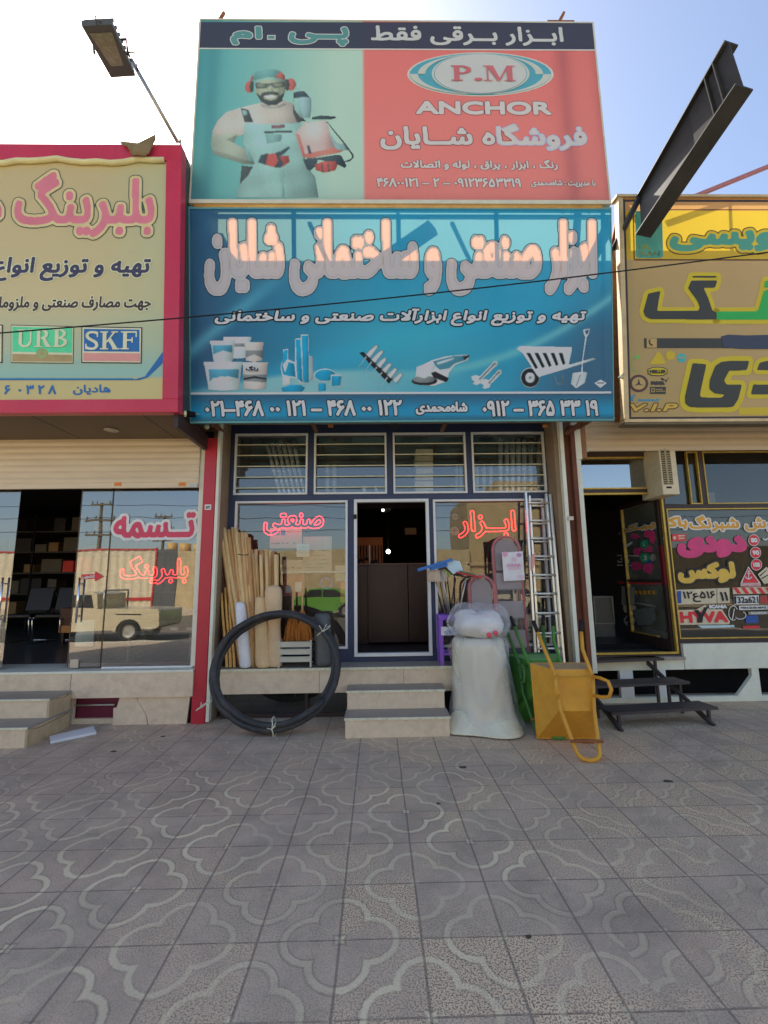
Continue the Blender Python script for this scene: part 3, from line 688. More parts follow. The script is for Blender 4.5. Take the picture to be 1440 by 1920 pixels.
pane(RDx1 + .04, u1, UW[2], 3.5, YR + .04, m_glassR, uw); pane(u2, u2 + 2.2, UW[2], 3.5, YR + .04, m_glassR, uw)
q = MB(mat('grey card', (128, 124, 114), .7)); a = prect(1325, 922, 1346, 944, YR); q.box(a[0], a[1], YR + .05, YR + .06, a[2], a[3]); q.build('window_card', uw)
# open door leaf: hinged on the right, swung inwards
hx, hy = RDx1 - .03, YR + .05; far = G(1152, 1196, RDz0 + .01); fx, fy = far.x, max(far.y, YR + .35)
print('leaf', fx - hx, fy - hy)
rd = (Vector((fx, fy, 0)) - Vector((hx, hy, 0))); rd *= 1.05 / rd.length
def leafp(s, z, off=0.0): n_ = Vector((rd.y, -rd.x, 0)).normalized(); return Vector((hx, hy, z)) + rd * s - n_ * off
def leafbox(mb, s0, s1, z0, z1, t=.02, m=None, o=0.0):
    mb.hexa([leafp(s0, z0, o - t), leafp(s1, z0, o - t), leafp(s1, z0, o + t), leafp(s0, z0, o + t), leafp(s0, z1, o - t), leafp(s1, z1, o - t), leafp(s1, z1, o + t), leafp(s0, z1, o + t)], m)
lz0, lz1 = RDz0 + .02, RDz1 - .03; zm = lz0 + .44 * (lz1 - lz0)
mb = MB(m_dframe)
leafbox(mb, 0, .07, lz0, lz1); leafbox(mb, .93, 1, lz0, lz1); leafbox(mb, .07, .93, lz0, lz0 + .16); leafbox(mb, .07, .93, lz1 - .07, lz1); leafbox(mb, .07, .93, zm - .02, zm + .02)
leaf = mb.build('door', rshop, bevel=.003)
mb = MB(glass('door leaf glass', (.75, .78, .74), .28, dust=.6, dust_hazec=(120, 126, 120))); mb.add([leafp(.07, lz0 + .16), leafp(.93, lz0 + .16), leafp(.93, lz1 - .07), leafp(.07, lz1 - .07)], [(0, 1, 2, 3)]); mb.build('pane', leaf, recalc=False)  # this dust paints the grey sky reflection into the leaf's glass
mb = MB(m_gold); leafbox(mb, .915, .93, lz0 + .16, lz1 - .07, .024); leafbox(mb, .3, .93, lz0 + .16, lz0 + .175, .024); mb.build('gold_bead', leaf)
mb = MB(mat('maroon plate', (90, 24, 36), .4)); leafbox(mb, -.01, .06, zm - .05, zm + .5, .03); mb.build('hinge_plate', leaf)
# plinth and basement
mb = MB(m_white); mb.box(DWx0, XR1, .55, .9, slz[2], slz[3] - .002); mb.box(RX0 + .05, DWx0 - .002, .56, .9, .42, .555); mb.build('plinth', rshop, bevel=.004)
mb = MB(m_stonetop); mb.box(RX0 + .05, RDx1 + .03, .5, .9, .56, .60); mb.build('door_sill', rshop, bevel=.003)
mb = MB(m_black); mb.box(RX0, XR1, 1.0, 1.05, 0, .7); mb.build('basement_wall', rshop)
mb = MB(m_white); zb1 = slz[2]
mb.box(RX0, XR1, .55, .63, 0, .07); xq = [P(p, 1290, .55).x for p in (1165, 1190, 1234, 1252, 1413, 1428)]
mb.box(xq[0], xq[1], .56, .62, .07, .42, m_wframe); mb.box(xq[2], xq[3], .56, .62, .07, .42, m_wframe)
mb.prism([(xq[4] - .01, .56, .07), (xq[5], .56, .07), (xq[5], .56, zb1), (xq[4] + .01, .56, zb1), (xq[4] + .01, .56, zb1 - .1), (xq[4] - .22, .56, .07)], (0, .06, 0)); mb.box(xq[5] + 1.6, xq[5] + 1.8, .56, .62, .07, zb1)
mb.build('basement_frame', rshop, bevel=.003)
# interior, parapet, shutter
mb = MB(m_darkfloor); mb.box(RX0, XR1, .67, 7, .5, RDz0 + .002); mb.build('floor', rshop)
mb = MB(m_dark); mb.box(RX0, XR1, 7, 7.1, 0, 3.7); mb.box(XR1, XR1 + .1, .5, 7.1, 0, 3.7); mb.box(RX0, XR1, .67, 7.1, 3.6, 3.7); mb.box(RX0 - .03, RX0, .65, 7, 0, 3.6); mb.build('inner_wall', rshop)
shutter(RX0 + .07, XR1, .24, 3.42, 3.98, 6, m_shut2, 'roller_shutter', rshop)
q = MB(m_steel); c = P(1090, 845, .22); q.box(c.x - .03, c.x + .1, .215, .225, c.z - .02, c.z + .035); q.build('shutter_lock', rshop)
ZPR = 5.78 + SLOPE * .85
mb = MB(m_brick); mb.box(2.86, XR1, .2, .4, 3.9, ZPR); mb.build('parapet_wall', rshop)
mb = MB(m_roof); mb.box(2.72, XR1, .4, 7.1, 3.7, 3.8); mb.build('roof', rshop)
# window air conditioner
ac = thing('air_conditioner', 'dusty white window air conditioner above the open door of the right shop', 'air conditioner', (P(1252, 928, .25).x, .25, P(1252, 928, .25).z))
a = prect(1240, 848, 1271, 927, .25); mb = MB(mat('dusty white metal', (176, 170, 150), .6, var=.12, dirt=.5, dirtc=(100, 92, 70))); mb.box(a[0], a[1], .25, .75, a[2], a[3] + .1); mb.build('case', ac, bevel=.012)
mb = MB(mat('dark grille', (70, 66, 54), .6)); gx0, gx1 = a[0] - .0, a[1] - .085; mb.box(gx0 + .02, gx1, .243, .2495, a[2] + .14, a[3] + .05); mb.build('grille_back', ac)
mb = MB(mat('grille slat', (138, 130, 104), .6))
for i in range(14): z = a[2] + .155 + i * .032; mb.box(gx0 + .02, gx1, .236, .2425, z, z + .012)
mb.box((gx0 + gx1) / 2 - .012, (gx0 + gx1) / 2 + .012, .230, .2355, a[2] + .14, a[3] + .05); mb.build('grille', ac)
q = MB(m_ink); q.box(a[0] + .05, a[0] + .12, .243, .2495, a[2] + .085, a[2] + .11); q.build('badge', ac)
# brown steel column between middle and right shop, with brace
col_ = thing('steel_column', 'rusty brown steel column between the middle shop and the right shop', 'column', (2.58, .05, 0))
mb = MB(m_steelbr); mb.box(2.51, 2.655, .04, .06, 0, 3.95); mb.box(2.51, 2.655, .14, .16, 0, 3.95); mb.box(2.575, 2.59, .06, .14, 0, 3.95); mb.box(2.60, 2.655, -.03, .038, .3, 3.7); mb.build('post', col_)
mb = MB(m_steelbr); c = P(1068, 815, .0); mb.bar((c.x - .05, 0, c.z), (c.x + .35, -.35, c.z + .3), .05, .05); mb.build('brace', col_)
q = MB(m_steel); c = P(1070, 972, -.03); q.box(c.x - .04, c.x + .03, -.05, -.03, c.z - .025, c.z + .025); q.build('hasp', col_)
# ================================================================== SIGNS
def printed(name, pl, u0, u1, w0, w1, fn, m, parent, nx=120, ny=60, h=0.0, cut=None):
    """banner sheet whose printed colours come from fn(a, b): a 0..1 left-right, b 0..1 top-bottom (photo sRGB 0..255)"""
    A, B = np.meshgrid(np.linspace(0, 1, nx + 1), np.linspace(0, 1, ny + 1)); c = np.array(fn(A, B)).astype(float)
    c = c / 255; c = np.where(c <= .04045, c / 12.92, ((c + .055) / 1.055) ** 2.4)
    vs = [pl.at(u0 + (u1 - u0) * a, w1 + (w0 - w1) * b, h) for a, b in zip(A.ravel(), B.ravel())]
    k = nx + 1; fs = [(i * k + j, (i + 1) * k + j, (i + 1) * k + j + 1, i * k + j + 1) for i in range(ny) for j in range(nx)]
    if cut:
        def under(f):
            i, j = divmod(f[0], k); u = u0 + (u1 - u0) * (j + .5) / nx; w = w1 + (w0 - w1) * (i + .5) / ny
            c = int((u - cut['x0']) / cut['cell']); r = int((w - cut['y0']) / cut['cell']); sh = cut['sd'].shape
            return 0 <= r < sh[0] and 0 <= c < sh[1] and cut['sd'][r, c] < .034
        fs = [f for f in fs if not under(f)]       # holes added behind the big letters so sun reaches them
    mb = MB(m); mb.add(vs, fs, m); o = mb.build(name, parent, recalc=False)
    at = o.data.color_attributes.new('print', 'FLOAT_COLOR', 'POINT')
    buf = np.ones((len(vs), 4), np.float32); buf[:, :3] = np.clip(np.moveaxis(c, 0, -1).reshape(-1, 3) * printed.k * np.array([1.06, 1.0, .90]), 0, .86); at.data.foreach_set('color', buf.ravel()); return o
printed.k = KK
def lerp(c0, c1, t): return [a + (b - a) * t for a, b in zip(c0, c1)]
def over(base, c, t): return [x * (1 - t) + y * t for x, y in zip(base, c)]
def gs(x, s): return np.exp(-(x / s) ** 2)
def photo_print(name, parent, pl, shapes, h, opt):
    """a printed photograph: the shapes laid down as soft-edged printed colours on one sheet, with the round look a photo of the thing has"""
    step, m, kk, soft = opt; xs_ = [p[0] for s_, _ in shapes for p in s_]; ys_ = [p[1] for s_, _ in shapes for p in s_]
    gx = np.arange(min(xs_) - 2, max(xs_) + 2, step); gy = np.arange(min(ys_) - 2, max(ys_) + 2, step); X, Y = np.meshgrid(gx, gy); col = np.zeros(X.shape + (3,)); al = np.zeros(X.shape)
    def bl(a):
        for _ in range(soft):
            for ax in (0, 1): a = (np.roll(a, 1, ax) + 2 * a + np.roll(a, -1, ax)) / 4
        return a
    rng = np.random.RandomState(5)
    for pts, mm in shapes:
        ins = np.zeros(X.shape, bool)
        for (x0, y0), (x1, y1) in zip(pts, pts[1:] + pts[:1]):
            if y0 != y1: ins ^= ((y0 > Y) != (y1 > Y)) & (X < (x1 - x0) * (Y - y0) / (y1 - y0) + x0)
        a = bl(ins.astype(float)); x0, x1 = min(p[0] for p in pts), max(p[0] for p in pts); y0, y1 = min(p[1] for p in pts), max(p[1] for p in pts)
        u = np.clip((X - (x0 + x1) / 2) / max(1, (x1 - x0) / 2), -1, 1); v = np.clip((Y - (y0 + y1) / 2) / max(1, (y1 - y0) / 2), -1, 1)
        tone = 1.06 - .20 * u * u - .10 * u - .07 * v + .05 * np.sin(X * .07 + Y * .05 + 1) * np.sin(Y * .09 - X * .04)
        c = np.array(PRGB[mm.name], float)[None, None] * tone[..., None]
        col = col * (1 - a[..., None]) + c * a[..., None] if al.any() else np.broadcast_to(c, col.shape).copy(); al = np.maximum(al, a)
    col *= (1 + rng.normal(0, .02, X.shape))[..., None]
    q = np.clip(col, 0, 255) / 255; q = np.where(q <= .04045, q / 12.92, ((q + .055) / 1.055) ** 2.4) * kk * np.array([1.06, 1.0, .90])
    ny, nx = X.shape; vs = [pl.at(*pl.uw(x, y), h) for x, y in zip(X.ravel(), Y.ravel())]; keep = al > .45
    fs = [(i * nx + j, (i + 1) * nx + j, (i + 1) * nx + j + 1, i * nx + j + 1) for i in range(ny - 1) for j in range(nx - 1) if keep[i, j] and keep[i + 1, j] and keep[i, j + 1] and keep[i + 1, j + 1]]
    used = sorted({i for f in fs for i in f}); re_ = {o: n for n, o in enumerate(used)}
    mb = MB(m); mb.add([vs[i] for i in used], [tuple(re_[i] for i in f) for f in fs], m); o = mb.build(name, parent, recalc=False)
    at = o.data.color_attributes.new('print', 'FLOAT_COLOR', 'POINT'); buf = np.ones((len(used), 4), np.float32); buf[:, :3] = np.clip(q.reshape(-1, 3)[used], 0, .86); at.data.foreach_set('color', buf.ravel()); return o
def pic(name, parent, pl, shapes, h0=.004, dh=.0012, photo=None):
    if photo: return photo_print(name, parent, pl, shapes, h0, photo)
    mb = MB()
    for i, (pts, m) in enumerate(shapes): flat(mb, pl, pts, m, h0 + dh * i)
    return mb.build(name, parent, recalc=False)
def bow(cx, cy, rx, ry, t, a0, a1, n=14, tv=None):
    tv = t * .45 if tv is None else tv
    o = ell(cx, cy, rx, ry, n, a0, a1); i = ell(cx, cy, rx - t, ry - tv, n, a0, a1); return o + i[::-1]
def R4(x0, y0, x1, y1): return [(x0, y0), (x1, y0), (x1, y1), (x0, y1)]
def serif(ch):
    st = [R4(.12, 0, .32, 1), R4(0, 0, .44, .07), R4(0, .93, .4, 1)]
    if ch == 'P': return st + [bow(.34, .72, .42, .28, .18, -90, 90), R4(.3, .93, .36, 1), R4(.3, .44, .36, .56)], .85
    if ch == 'B': return st + [bow(.34, .75, .38, .25, .17, -90, 90), bow(.34, .27, .46, .27, .19, -90, 90), R4(.3, .93, .36, 1), R4(.3, 0, .36, .12)], .9
    if ch == 'R': return st + [bow(.34, .73, .4, .27, .18, -90, 90), [(.42, .5), (.62, .0), (.95, 0), (.95, .06), (.84, .08), (.6, .5)], R4(.3, .93, .36, 1)], 1.0
    if ch == 'K': return st + [[(.3, .42), (.34, .36), (.78, .95), (.68, .97)], [(.4, .5), (.7, 0), (.98, 0), (.98, .06), (.88, .08), (.56, .62)], R4(.56, .93, .92, 1), R4(.62, 0, 1.0, .07)], 1.05
    if ch == 'F': return st + [R4(.3, .9, .84, 1), R4(.77, .68, .84, .95), R4(.3, .46, .62, .55), R4(.56, .36, .62, .66)], .88
    if ch == 'U': return [R4(.1, .28, .29, 1), R4(0, .93, .42, 1), R4(.72, .28, .8, 1), R4(.58, .93, .94, 1), bow(.45, .3, .35, .3, .15, 180, 360, 16, .1), R4(.1, .25, .29, .34), R4(.725, .25, .8, .34)], .98
    if ch == 'M': return [R4(.12, 0, .18, 1), R4(0, 0, .32, .06), R4(0, .94, .3, 1), R4(.88, 0, 1.08, 1), R4(.76, 0, 1.2, .06), R4(.9, .94, 1.2, 1), [(.12, 1), (.52, 0), (.6, 0), (.62, .1), (.36, 1)], [(.54, 0), (.60, 0), (.98, 1), (.88, 1)]], 1.25
    if ch == '.': return [ell(.16, .1, .15, .1)], .36
    if ch == 'S':
        l = fit(glyphs('S'), .04, -.02, .72, 1.02); return l + [R4(.62, .68, .69, .98), R4(.05, .02, .12, .32)], .8
def serif_word(w):
    x = 0; out = []
    for ch in w:
        ls, adv = serif(ch)
        for l in ls:
            l = [(a + x, b) for a, b in l]; out.append(l if (area(l) > 0 or ch == 'S') else l[::-1])
        x += adv
    return out
PRGB = {}
def pc(n, rgb, **k):
    PRGB['print ' + n] = rgb
    return cloth('print ' + n, rgb, trans=k.get('trans', .18), k=k.get('k', KK), tk=k.get('tk', 1.0), var=.04, tint=k.get('tint'), tmix=k.get('tmix', .5))

# ------------------------------------------------------------------ middle sign (leans out at the top)
zb = P(750, 788, -.65).z; zt = P(750, 393, -1.0).z
PM = Plane(-.65, zb, -1.0, zt)
mu0 = (PM.uw(357, 393)[0] + PM.uw(357, 787)[0]) / 2; mu1 = (PM.uw(1145, 394)[0] + PM.uw(1149, 787)[0]) / 2
mw0 = PM.uw(750, 788)[1]; mw1 = PM.uw(750, 393)[1]
sign = thing('shop_sign', 'turquoise shop sign with big grey title and pictures of tools over the middle shop', 'shop sign', (.35, -.65, zb))
def main_print(A, B):
    x = 357 + A * 790; y = 393 + B * 394
    base = lerp((34, 76, 108), (16, 118, 156), np.clip((x - 400) / 330, 0, 1) ** .8)
    base = over(base, (70, 152, 168), .55 * gs(x - 760, 190) * gs(y - 640, 110))
    base = over(base, (38, 74, 104), np.clip((x - 985 + (y - 600) * .35) / 130, 0, 1) * np.clip((y - 500) / 120, 0, 1) * .9)
    base = over(base, (20, 130, 168), .6 * gs(x - 1010, 120) * gs(y - 540, 90))
    d = (y - 655) + (x - 360) * .86 - .0002 * (x - 360) ** 2
    base = over(base, (84, 164, 186), .55 * gs(d, 16) * np.clip((560 - x) / 120, 0, 1))
    d2 = (y - 690) + (x - 560) * .28; base = over(base, (30, 145, 180), .5 * gs(d2, 26) * np.clip((y - 560) / 60, 0, 1))
    wave = 722 - 20 * np.sin((x - 380) / 150) - .00012 * np.maximum(0, x - 700) ** 2 - .05 * (x - 360)
    base = over(base, (128, 168, 172), np.clip((y - wave) / 10, 0, 1) * .8 * gs(x - 560, 240))
    arc = y - (700 - .00095 * np.maximum(0, x - 760) ** 2); base = over(base, (104, 168, 176), .6 * gs(arc, 9) * np.clip((x - 740) / 80, 0, 1))
    low = y > 738
    band = lerp((30, 74, 104), (14, 118, 158), np.clip((y - 740) / 26, 0, 1)); band = over(band, (34, 78, 100), np.clip((y - 776) / 12, 0, 1))
    base = [np.where(low, b, a) for a, b in zip(base, band)]
    return base
m_mainp = cloth('sign print', attr='print', trans=.30, var=.05, tint=(.50, .64, .30), tmix=.6)
MAIN_BANNER = lambda: printed('banner', PM, mu0, mu1, mw0, mw1, main_print, m_mainp, sign, 440, 220, cut=TITLE)
TITLE = {}
m_fr = mat('sign box sheet', (74, 128, 136), .5, var=.1); m_fr2 = mat('sign frame tube', (96, 70, 48), .65, var=.2, dirt=.3)
mb = MB(m_fr); e = .012
for a, b, c_, d in ((mu0 - e, mu1 + e, mw1, mw1 + .03), (mu0 - e, mu1 + e, mw0 - .02, mw0), (mu0 - e, mu0, mw0, mw1), (mu1, mu1 + e, mw0, mw1)):
    mb.hexa([PM.at(a, c_, .006), PM.at(b, c_, .006), PM.at(b, c_, -.05), PM.at(a, c_, -.05), PM.at(a, d, .006), PM.at(b, d, .006), PM.at(b, d, -.05), PM.at(a, d, -.05)])
mb.build('sign_frame', sign)
mb = MB(m_fr2)
for px in (372, 548, 742, 928, 1128):
    u = PM.uw(px, 430)[0]; mb.bar(PM.at(u, mw0, -.04 - (.03 if px == 742 else 0)), PM.at(u, mw1, -.04 - (.03 if px == 742 else 0)), .04, .03, (0, 1, 0))
for w in (mw0 + .05, (mw0 + mw1) / 2, mw1 - .03): mb.bar(PM.at(mu0, w, -.075), PM.at(mu1, w, -.075), .03, .04, (0, 0, 1))
for s_, (ua, ub) in enumerate(((mu0 + .05, mu0 + .62), (mu1 - .05, mu1 - .42))): mb.bar(PM.at(ua, mw1 - .05, -.12), PM.at(ub, mw1 - .75, -.12), .11, .04, (0, 1, 0))
mb.bar(PM.at(PM.uw(640, 445)[0], mw1 - .42, -.5), PM.at(PM.uw(790, 405)[0], mw1 + .02, -.3), .12, .1, (0, 0, 1))  # unseen diagonal bar, added to cast a dark streak on the lit banner
mb.build('back_frame', sign)
mb = MB(m_fr2)
for x in (mu0 + .12, -.8, .9, mu1 - .12):
    mb.bar(PM.at(x, mw1 - .1, -.08), (x, .11, PM.at(x, mw1 - .1).z - .1), .04, .04); mb.bar(PM.at(x, mw0 + .08, -.08), (x, .11, zb + .12), .04, .04)
mb.build('wall_bracket', sign)
c_lt = pc('pale grey', (176, 173, 171), trans=.36, k=3.0, tint=(.95, .34, .08), tmix=.9); c_dk = pc('navy edge', (26, 44, 58)); c_wh = pc('white', (200, 200, 196)); c_ink = pc('ink', (22, 26, 32)); c_cy = pc('cyan', (22, 134, 176)); c_gr = pc('mid grey', (112, 122, 126)); c_lw = pc('light blue white', (176, 194, 198)); c_in = pc('inner grey', (150, 146, 142), trans=.36, k=2.4, tint=(.7, .24, .06), tmix=.9)
letter('title_lettering', 'ابزار صنعتی و ساختمانی شایان', PM, (386, 412, 1117, 552), [(.062, c_dk), (.054, c_lt), (.030, c_in), (.024, c_lt)], sign, res=90, want=TITLE)
printed.k = 2.5; MAIN_BANNER(); printed.k = KK
letter('subtitle_lettering', 'تهیه و توزیع انواع ابزارآلات صنعتی و ساختمانی', PM, (402, 578, 1100, 612), [(.024, c_ink), (.010, c_wh)], sign, shear=.18)
letter('phone_number', '۰۲۱–۴۶۸ ۰۰ ۱۲۱ – ۴۶۸ ۰۰ ۱۲۲', PM, (384, 750, 754, 781), [(.022, c_ink), (.011, c_wh)], sign, latin=True)
letter('owner_name', 'شاه|محمدی', PM, (779, 753, 877, 778), [(.02, c_ink), (.009, c_wh)], sign)
letter('mobile_number', '۰۹۱۲ – ۳۶۵ ۳۳ ۱۹', PM, (904, 750, 1122, 781), [(.022, c_ink), (.011, c_wh)], sign, latin=True)
pic('white_line', sign, PM, [([(358, 736), (1146, 734), (1146, 738), (358, 740)], c_wh)])
k3 = crop(340, 370, 3.4286); k4 = crop(740, 370, 3.4286)
def E3(cx, cy, rx, ry, n=22, a0=0, a1=360): return k3(ell(cx, cy, rx, ry, n, a0, a1))
def E4(cx, cy, rx, ry, n=22, a0=0, a1=360): return k4(ell(cx, cy, rx, ry, n, a0, a1))
def tub(x0, x1, xb0, xb1, y0, y1, lid=24):
    return [k3([(x0 - 6, y0), (x1 + 6, y0), (x1 + 6, y0 + lid), (x1, y0 + lid + 4), (xb1, y1 - 8), ((xb0 + xb1) / 2, y1), (xb0, y1 - 8), (x0, y0 + lid + 4), (x0 - 6, y0 + lid)])]
bl = pc('bucket blue', (70, 140, 168))
shp = [(tub(275, 445, 285, 440, 895, 1040)[0], c_lw), (k3([(300, 940), (430, 940), (430, 960), (300, 960)]), c_gr), (tub(412, 525, 414, 522, 930, 1060)[0], c_lt), (k3([(414, 985), (524, 985), (524, 1035), (470, 1010), (414, 1030)]), c_gr),
       (tub(190, 342, 206, 332, 920, 1062)[0], c_lw), (k3([(202, 950), (330, 950), (326, 1000), (270, 985), (204, 1010)]), bl),
       (tub(395, 558, 400, 545, 1060, 1240, 10)[0], c_lt), (k3([(398, 1140), (552, 1140), (548, 1190), (400, 1180)]), c_gr), (k3([(398, 1165), (470, 1150), (550, 1165), (550, 1172), (470, 1162), (398, 1175)]), c_ink),
       (tub(148, 390, 175, 372, 1055, 1246)[0], c_lw), (k3([(176, 1105), (372, 1105), (366, 1165), (300, 1150), (240, 1165), (205, 1160), (185, 1185)]), bl), (k3([(200, 1172), (260, 1150), (330, 1172), (262, 1190)]), c_wh)]
pic('paint_bucket_picture', sign, PM, shp, photo=(.9, cloth('sign photo', attr='print', trans=.18, var=.05), KK, 1))
letter('bucket_lettering', 'رنگ', PM, k3([(418, 1090), (500, 1125)])[0] + k3([(418, 1090), (500, 1125)])[1], [(.004, c_ink)], sign, h0=.03)
pp = lambda a: [(a, c_lw)]
shp = [(k3([(768, 880), (820, 880), (824, 1020), (848, 1022), (848, 1170), (800, 1205), (760, 1200), (745, 1170), (700, 1160), (700, 1200), (650, 1215), (648, 1150), (636, 1100), (640, 1070), (655, 1030), (652, 978), (690, 972), (690, 1040), (730, 1060), (728, 908), (768, 905)]), c_lw),
       (k3([(774, 890), (816, 890), (820, 1190), (784, 1190)]), c_cy), (k3([(735, 915), (766, 915), (778, 1190), (745, 1165)]), c_cy), (k3([(658, 985), (685, 982), (684, 1040), (650, 1075), (668, 1130), (690, 1060), (726, 1070), (735, 1155), (696, 1150), (655, 1140), (645, 1090)]), c_cy),
       (k3([(640, 1225), (700, 1205), (770, 1205), (800, 1225), (780, 1250), (650, 1250)]), c_cy), (E3(925, 1145, 75, 45), c_lw), (E3(925, 1145, 66, 37), c_cy), (k3([(960, 1140), (1038, 1140), (1030, 1220), (960, 1222)]), c_lw), (k3([(968, 1150), (1030, 1150), (1022, 1212), (968, 1214)]), c_cy), (k3([(880, 1195), (930, 1195), (930, 1245), (880, 1250)]), c_cy)]
pic('pipe_picture', sign, PM, shp, photo=(.9, cloth('sign photo', attr='print', trans=.18, var=.05), KK, 1))
shp = [(k3([(1140, 1000), (1170, 990), (1362, 1165), (1335, 1202)]), c_ink)]
for i in range(6):
    x, y = 1195 + i * 34, 1010 + i * 33; a = .92; dx, dy = 62, -70
    s_ = .62 if i > 1 else .85
    shp += [(k3([(x - 14, y), (x + dx * s_, y + dy * s_ - 8), (x + dx * s_ + 26, y + dy * s_ + 8), (x + 22, y + 26)]), c_gr), (k3([(x - 6, y), (x + dx * s_ + 4, y + dy * s_), (x + dx * s_ + 20, y + dy * s_ + 9), (x + 14, y + 20)]), c_lw), (k3([(x - 8, y + 12), (x - 2, y + 18), (x - 56, y + 90), (x - 62, y + 86)]), c_lw)]
pic('screwdriver_picture', sign, PM, shp, photo=(.9, cloth('sign photo', attr='print', trans=.18, var=.05), KK, 1))
shp = [(k4([(130, 1170), (140, 1090), (180, 1075), (240, 1045), (330, 1020), (450, 1010), (485, 1015), (470, 1050), (390, 1080), (350, 1130), (340, 1185), (250, 1215), (130, 1205), (100, 1185)]), c_wh), (E4(190, 1180, 84, 30), c_ink), (E4(186, 1172, 74, 22), c_gr),
       (k4([(140, 1150), (150, 1095), (190, 1075), (240, 1060), (262, 1090), (240, 1140), (190, 1165)]), c_lw), (k4([(245, 1055), (380, 1020), (455, 1018), (460, 1045), (385, 1070), (350, 1100), (290, 1110), (265, 1090)]), pc('grinder teal', (60, 120, 140))), (k4([(270, 1062), (380, 1030), (382, 1042), (274, 1078)]), c_lw), (k4([(235, 1130), (260, 1120), (350, 1165), (335, 1190), (250, 1160)]), c_ink), (k4([(440, 1028), (480, 1012), (484, 1022), (450, 1045)]), c_ink)]
pic('grinder_picture', sign, PM, shp, photo=(.9, cloth('sign photo', attr='print', trans=.18, var=.05), KK, 1))
shp = []
for (x, y, l) in ((520, 1180, 150), (580, 1205, 110)):
    dx, dy = l * .86, -l * .78
    shp += [(k4([(x - 30, y - 30), (x + 5, y - 40), (x + 25, y - 30), (x + dx - 10, y + dy - 12), (x + dx + 14, y + dy - 10), (x + dx + 16, y + dy + 14), (x + 40, y - 5), (x + 30, y + 20), (x, y + 30), (x - 22, y + 20), (x - 8, y + 2), (x - 26, y - 2)]), c_lw), (k4([(x + 20, y - 12), (x + dx - 8, y + dy - 2), (x + dx + 2, y + dy + 6), (x + 28, y - 4)]), c_gr)]
pic('wrench_picture', sign, PM, shp, photo=(.9, cloth('sign photo', attr='print', trans=.18, var=.05), KK, 1))
shp = [(E4(870, 1160, 64, 66), c_lw), (E4(870, 1160, 58, 60), c_ink), (E4(870, 1160, 32, 34), c_lw), (E4(870, 1160, 10, 11), c_gr),
       (k4([(780, 975), (800, 955), (1140, 962), (1138, 995), (1120, 1075), (1280, 1030), (1296, 1042), (1120, 1100), (925, 1158), (910, 1140), (820, 1005)]), c_lw)]
for i in range(5): x = 845 + i * 52; shp.append((k4([(x, 1000), (x + 24, 1000), (x + 74 - i * 8, 1086 + (10 - 7 * i)), (x + 60 - i * 8, 1104 - 6 * i)]), c_ink))
shp += [(k4([(1020, 1150), (1030, 1150), (1050, 1195), (1072, 1195), (1074, 1130), (1084, 1130), (1082, 1206), (1044, 1206)]), c_gr), (k4([(1210, 850), (1258, 840), (1250, 880), (1236, 900), (1214, 1030), (1208, 1120), (1240, 1125), (1222, 1195), (1165, 1232), (1130, 1200), (1142, 1128), (1196, 1120), (1206, 1020), (1222, 900), (1212, 880)]), c_lw), (k4([(1222, 858), (1246, 853), (1240, 876), (1230, 884)]), pc('deep blue', (36, 74, 104))), (k4([(1190, 1140), (1196, 1140), (1170, 1215), (1164, 1212)]), c_gr)]
pic('wheelbarrow_picture', sign, PM, shp, photo=(.9, cloth('sign photo', attr='print', trans=.18, var=.05), KK, 1))
pic('maker_mark', sign, PM, [(k4([(1282, 1195), (1322, 1172), (1362, 1195), (1322, 1226)]), c_lw), (k4([(1300, 1190), (1345, 1190), (1345, 1198), (1300, 1198)]), c_gr)])
# pipes on the upper rim of the sign, seen in the gap below the billboard
m_pipe = mat('ochre painted pipe', (196, 140, 78), .5, var=.2, dirt=.3, dirtc=(120, 70, 40))
mb = MB(m_pipe); ax = P(345, 384, -1.0); bx_ = P(1136, 386, -1.0); mb.tube([(ax.x + .12, -.98, ax.z - .02), (bx_.x - .05, -.98, bx_.z - .02)], .035, 10)
for px in (744, 1052, 1068, 1100): c = P(px, 384, -1.0); mb.tube([(c.x, -.97, c.z - .08), (c.x + .02, -.97, c.z + .09)], .014, 6)
mb.build('top_rail', sign)

# ------------------------------------------------------------------ upper billboard
KB = .95
bb0, bt0 = P(750, 375, -1.02).z, P(750, 41, -1.02).z
PB = Plane(-1.02, bb0, -1.02, bt0)
bu0 = (PB.uw(373, 40)[0] + PB.uw(362, 375)[0]) / 2; bu1 = (PB.uw(1112, 42)[0] + PB.uw(1140, 375)[0]) / 2; bw1 = bt0 - bb0
bill = thing('billboard', 'tall pale billboard with a smiling workman and a red panel, standing above the turquoise sign', 'billboard', (.35, -1.02, bb0))
def bp(n, rgb, var=.06):
    PRGB['bill ' + n] = rgb
    return cloth('bill ' + n, rgb, trans=.14, k=KB * 1.5, var=var)
def bill_print(A, B):
    x = 366 + A * 768; y = 40 + B * 335
    c = lerp((76, 154, 174), (148, 186, 190), np.clip((x - 372) / 250, 0, 1)); c = over(c, (110, 176, 178), .4 * gs(y - 330, 90) * np.clip((480 - x) / 100, 0, 1))
    red = lerp((184, 108, 114), (188, 120, 126), np.clip((y - 95) / 280, 0, 1)); c = [np.where(x > 681, r, q) for r, q in zip(red, c)]
    return c
printed.k = KB * 1.25
printed('banner', PB, bu0, bu1, 0, bw1, bill_print, cloth('billboard print', attr='print', trans=.45, var=.03), bill, 128, 56); printed.k = KK
m_alf = mat('pale aluminium edge', (176, 176, 160), .5, metal=.2, var=.1)
mb = MB(m_alf)
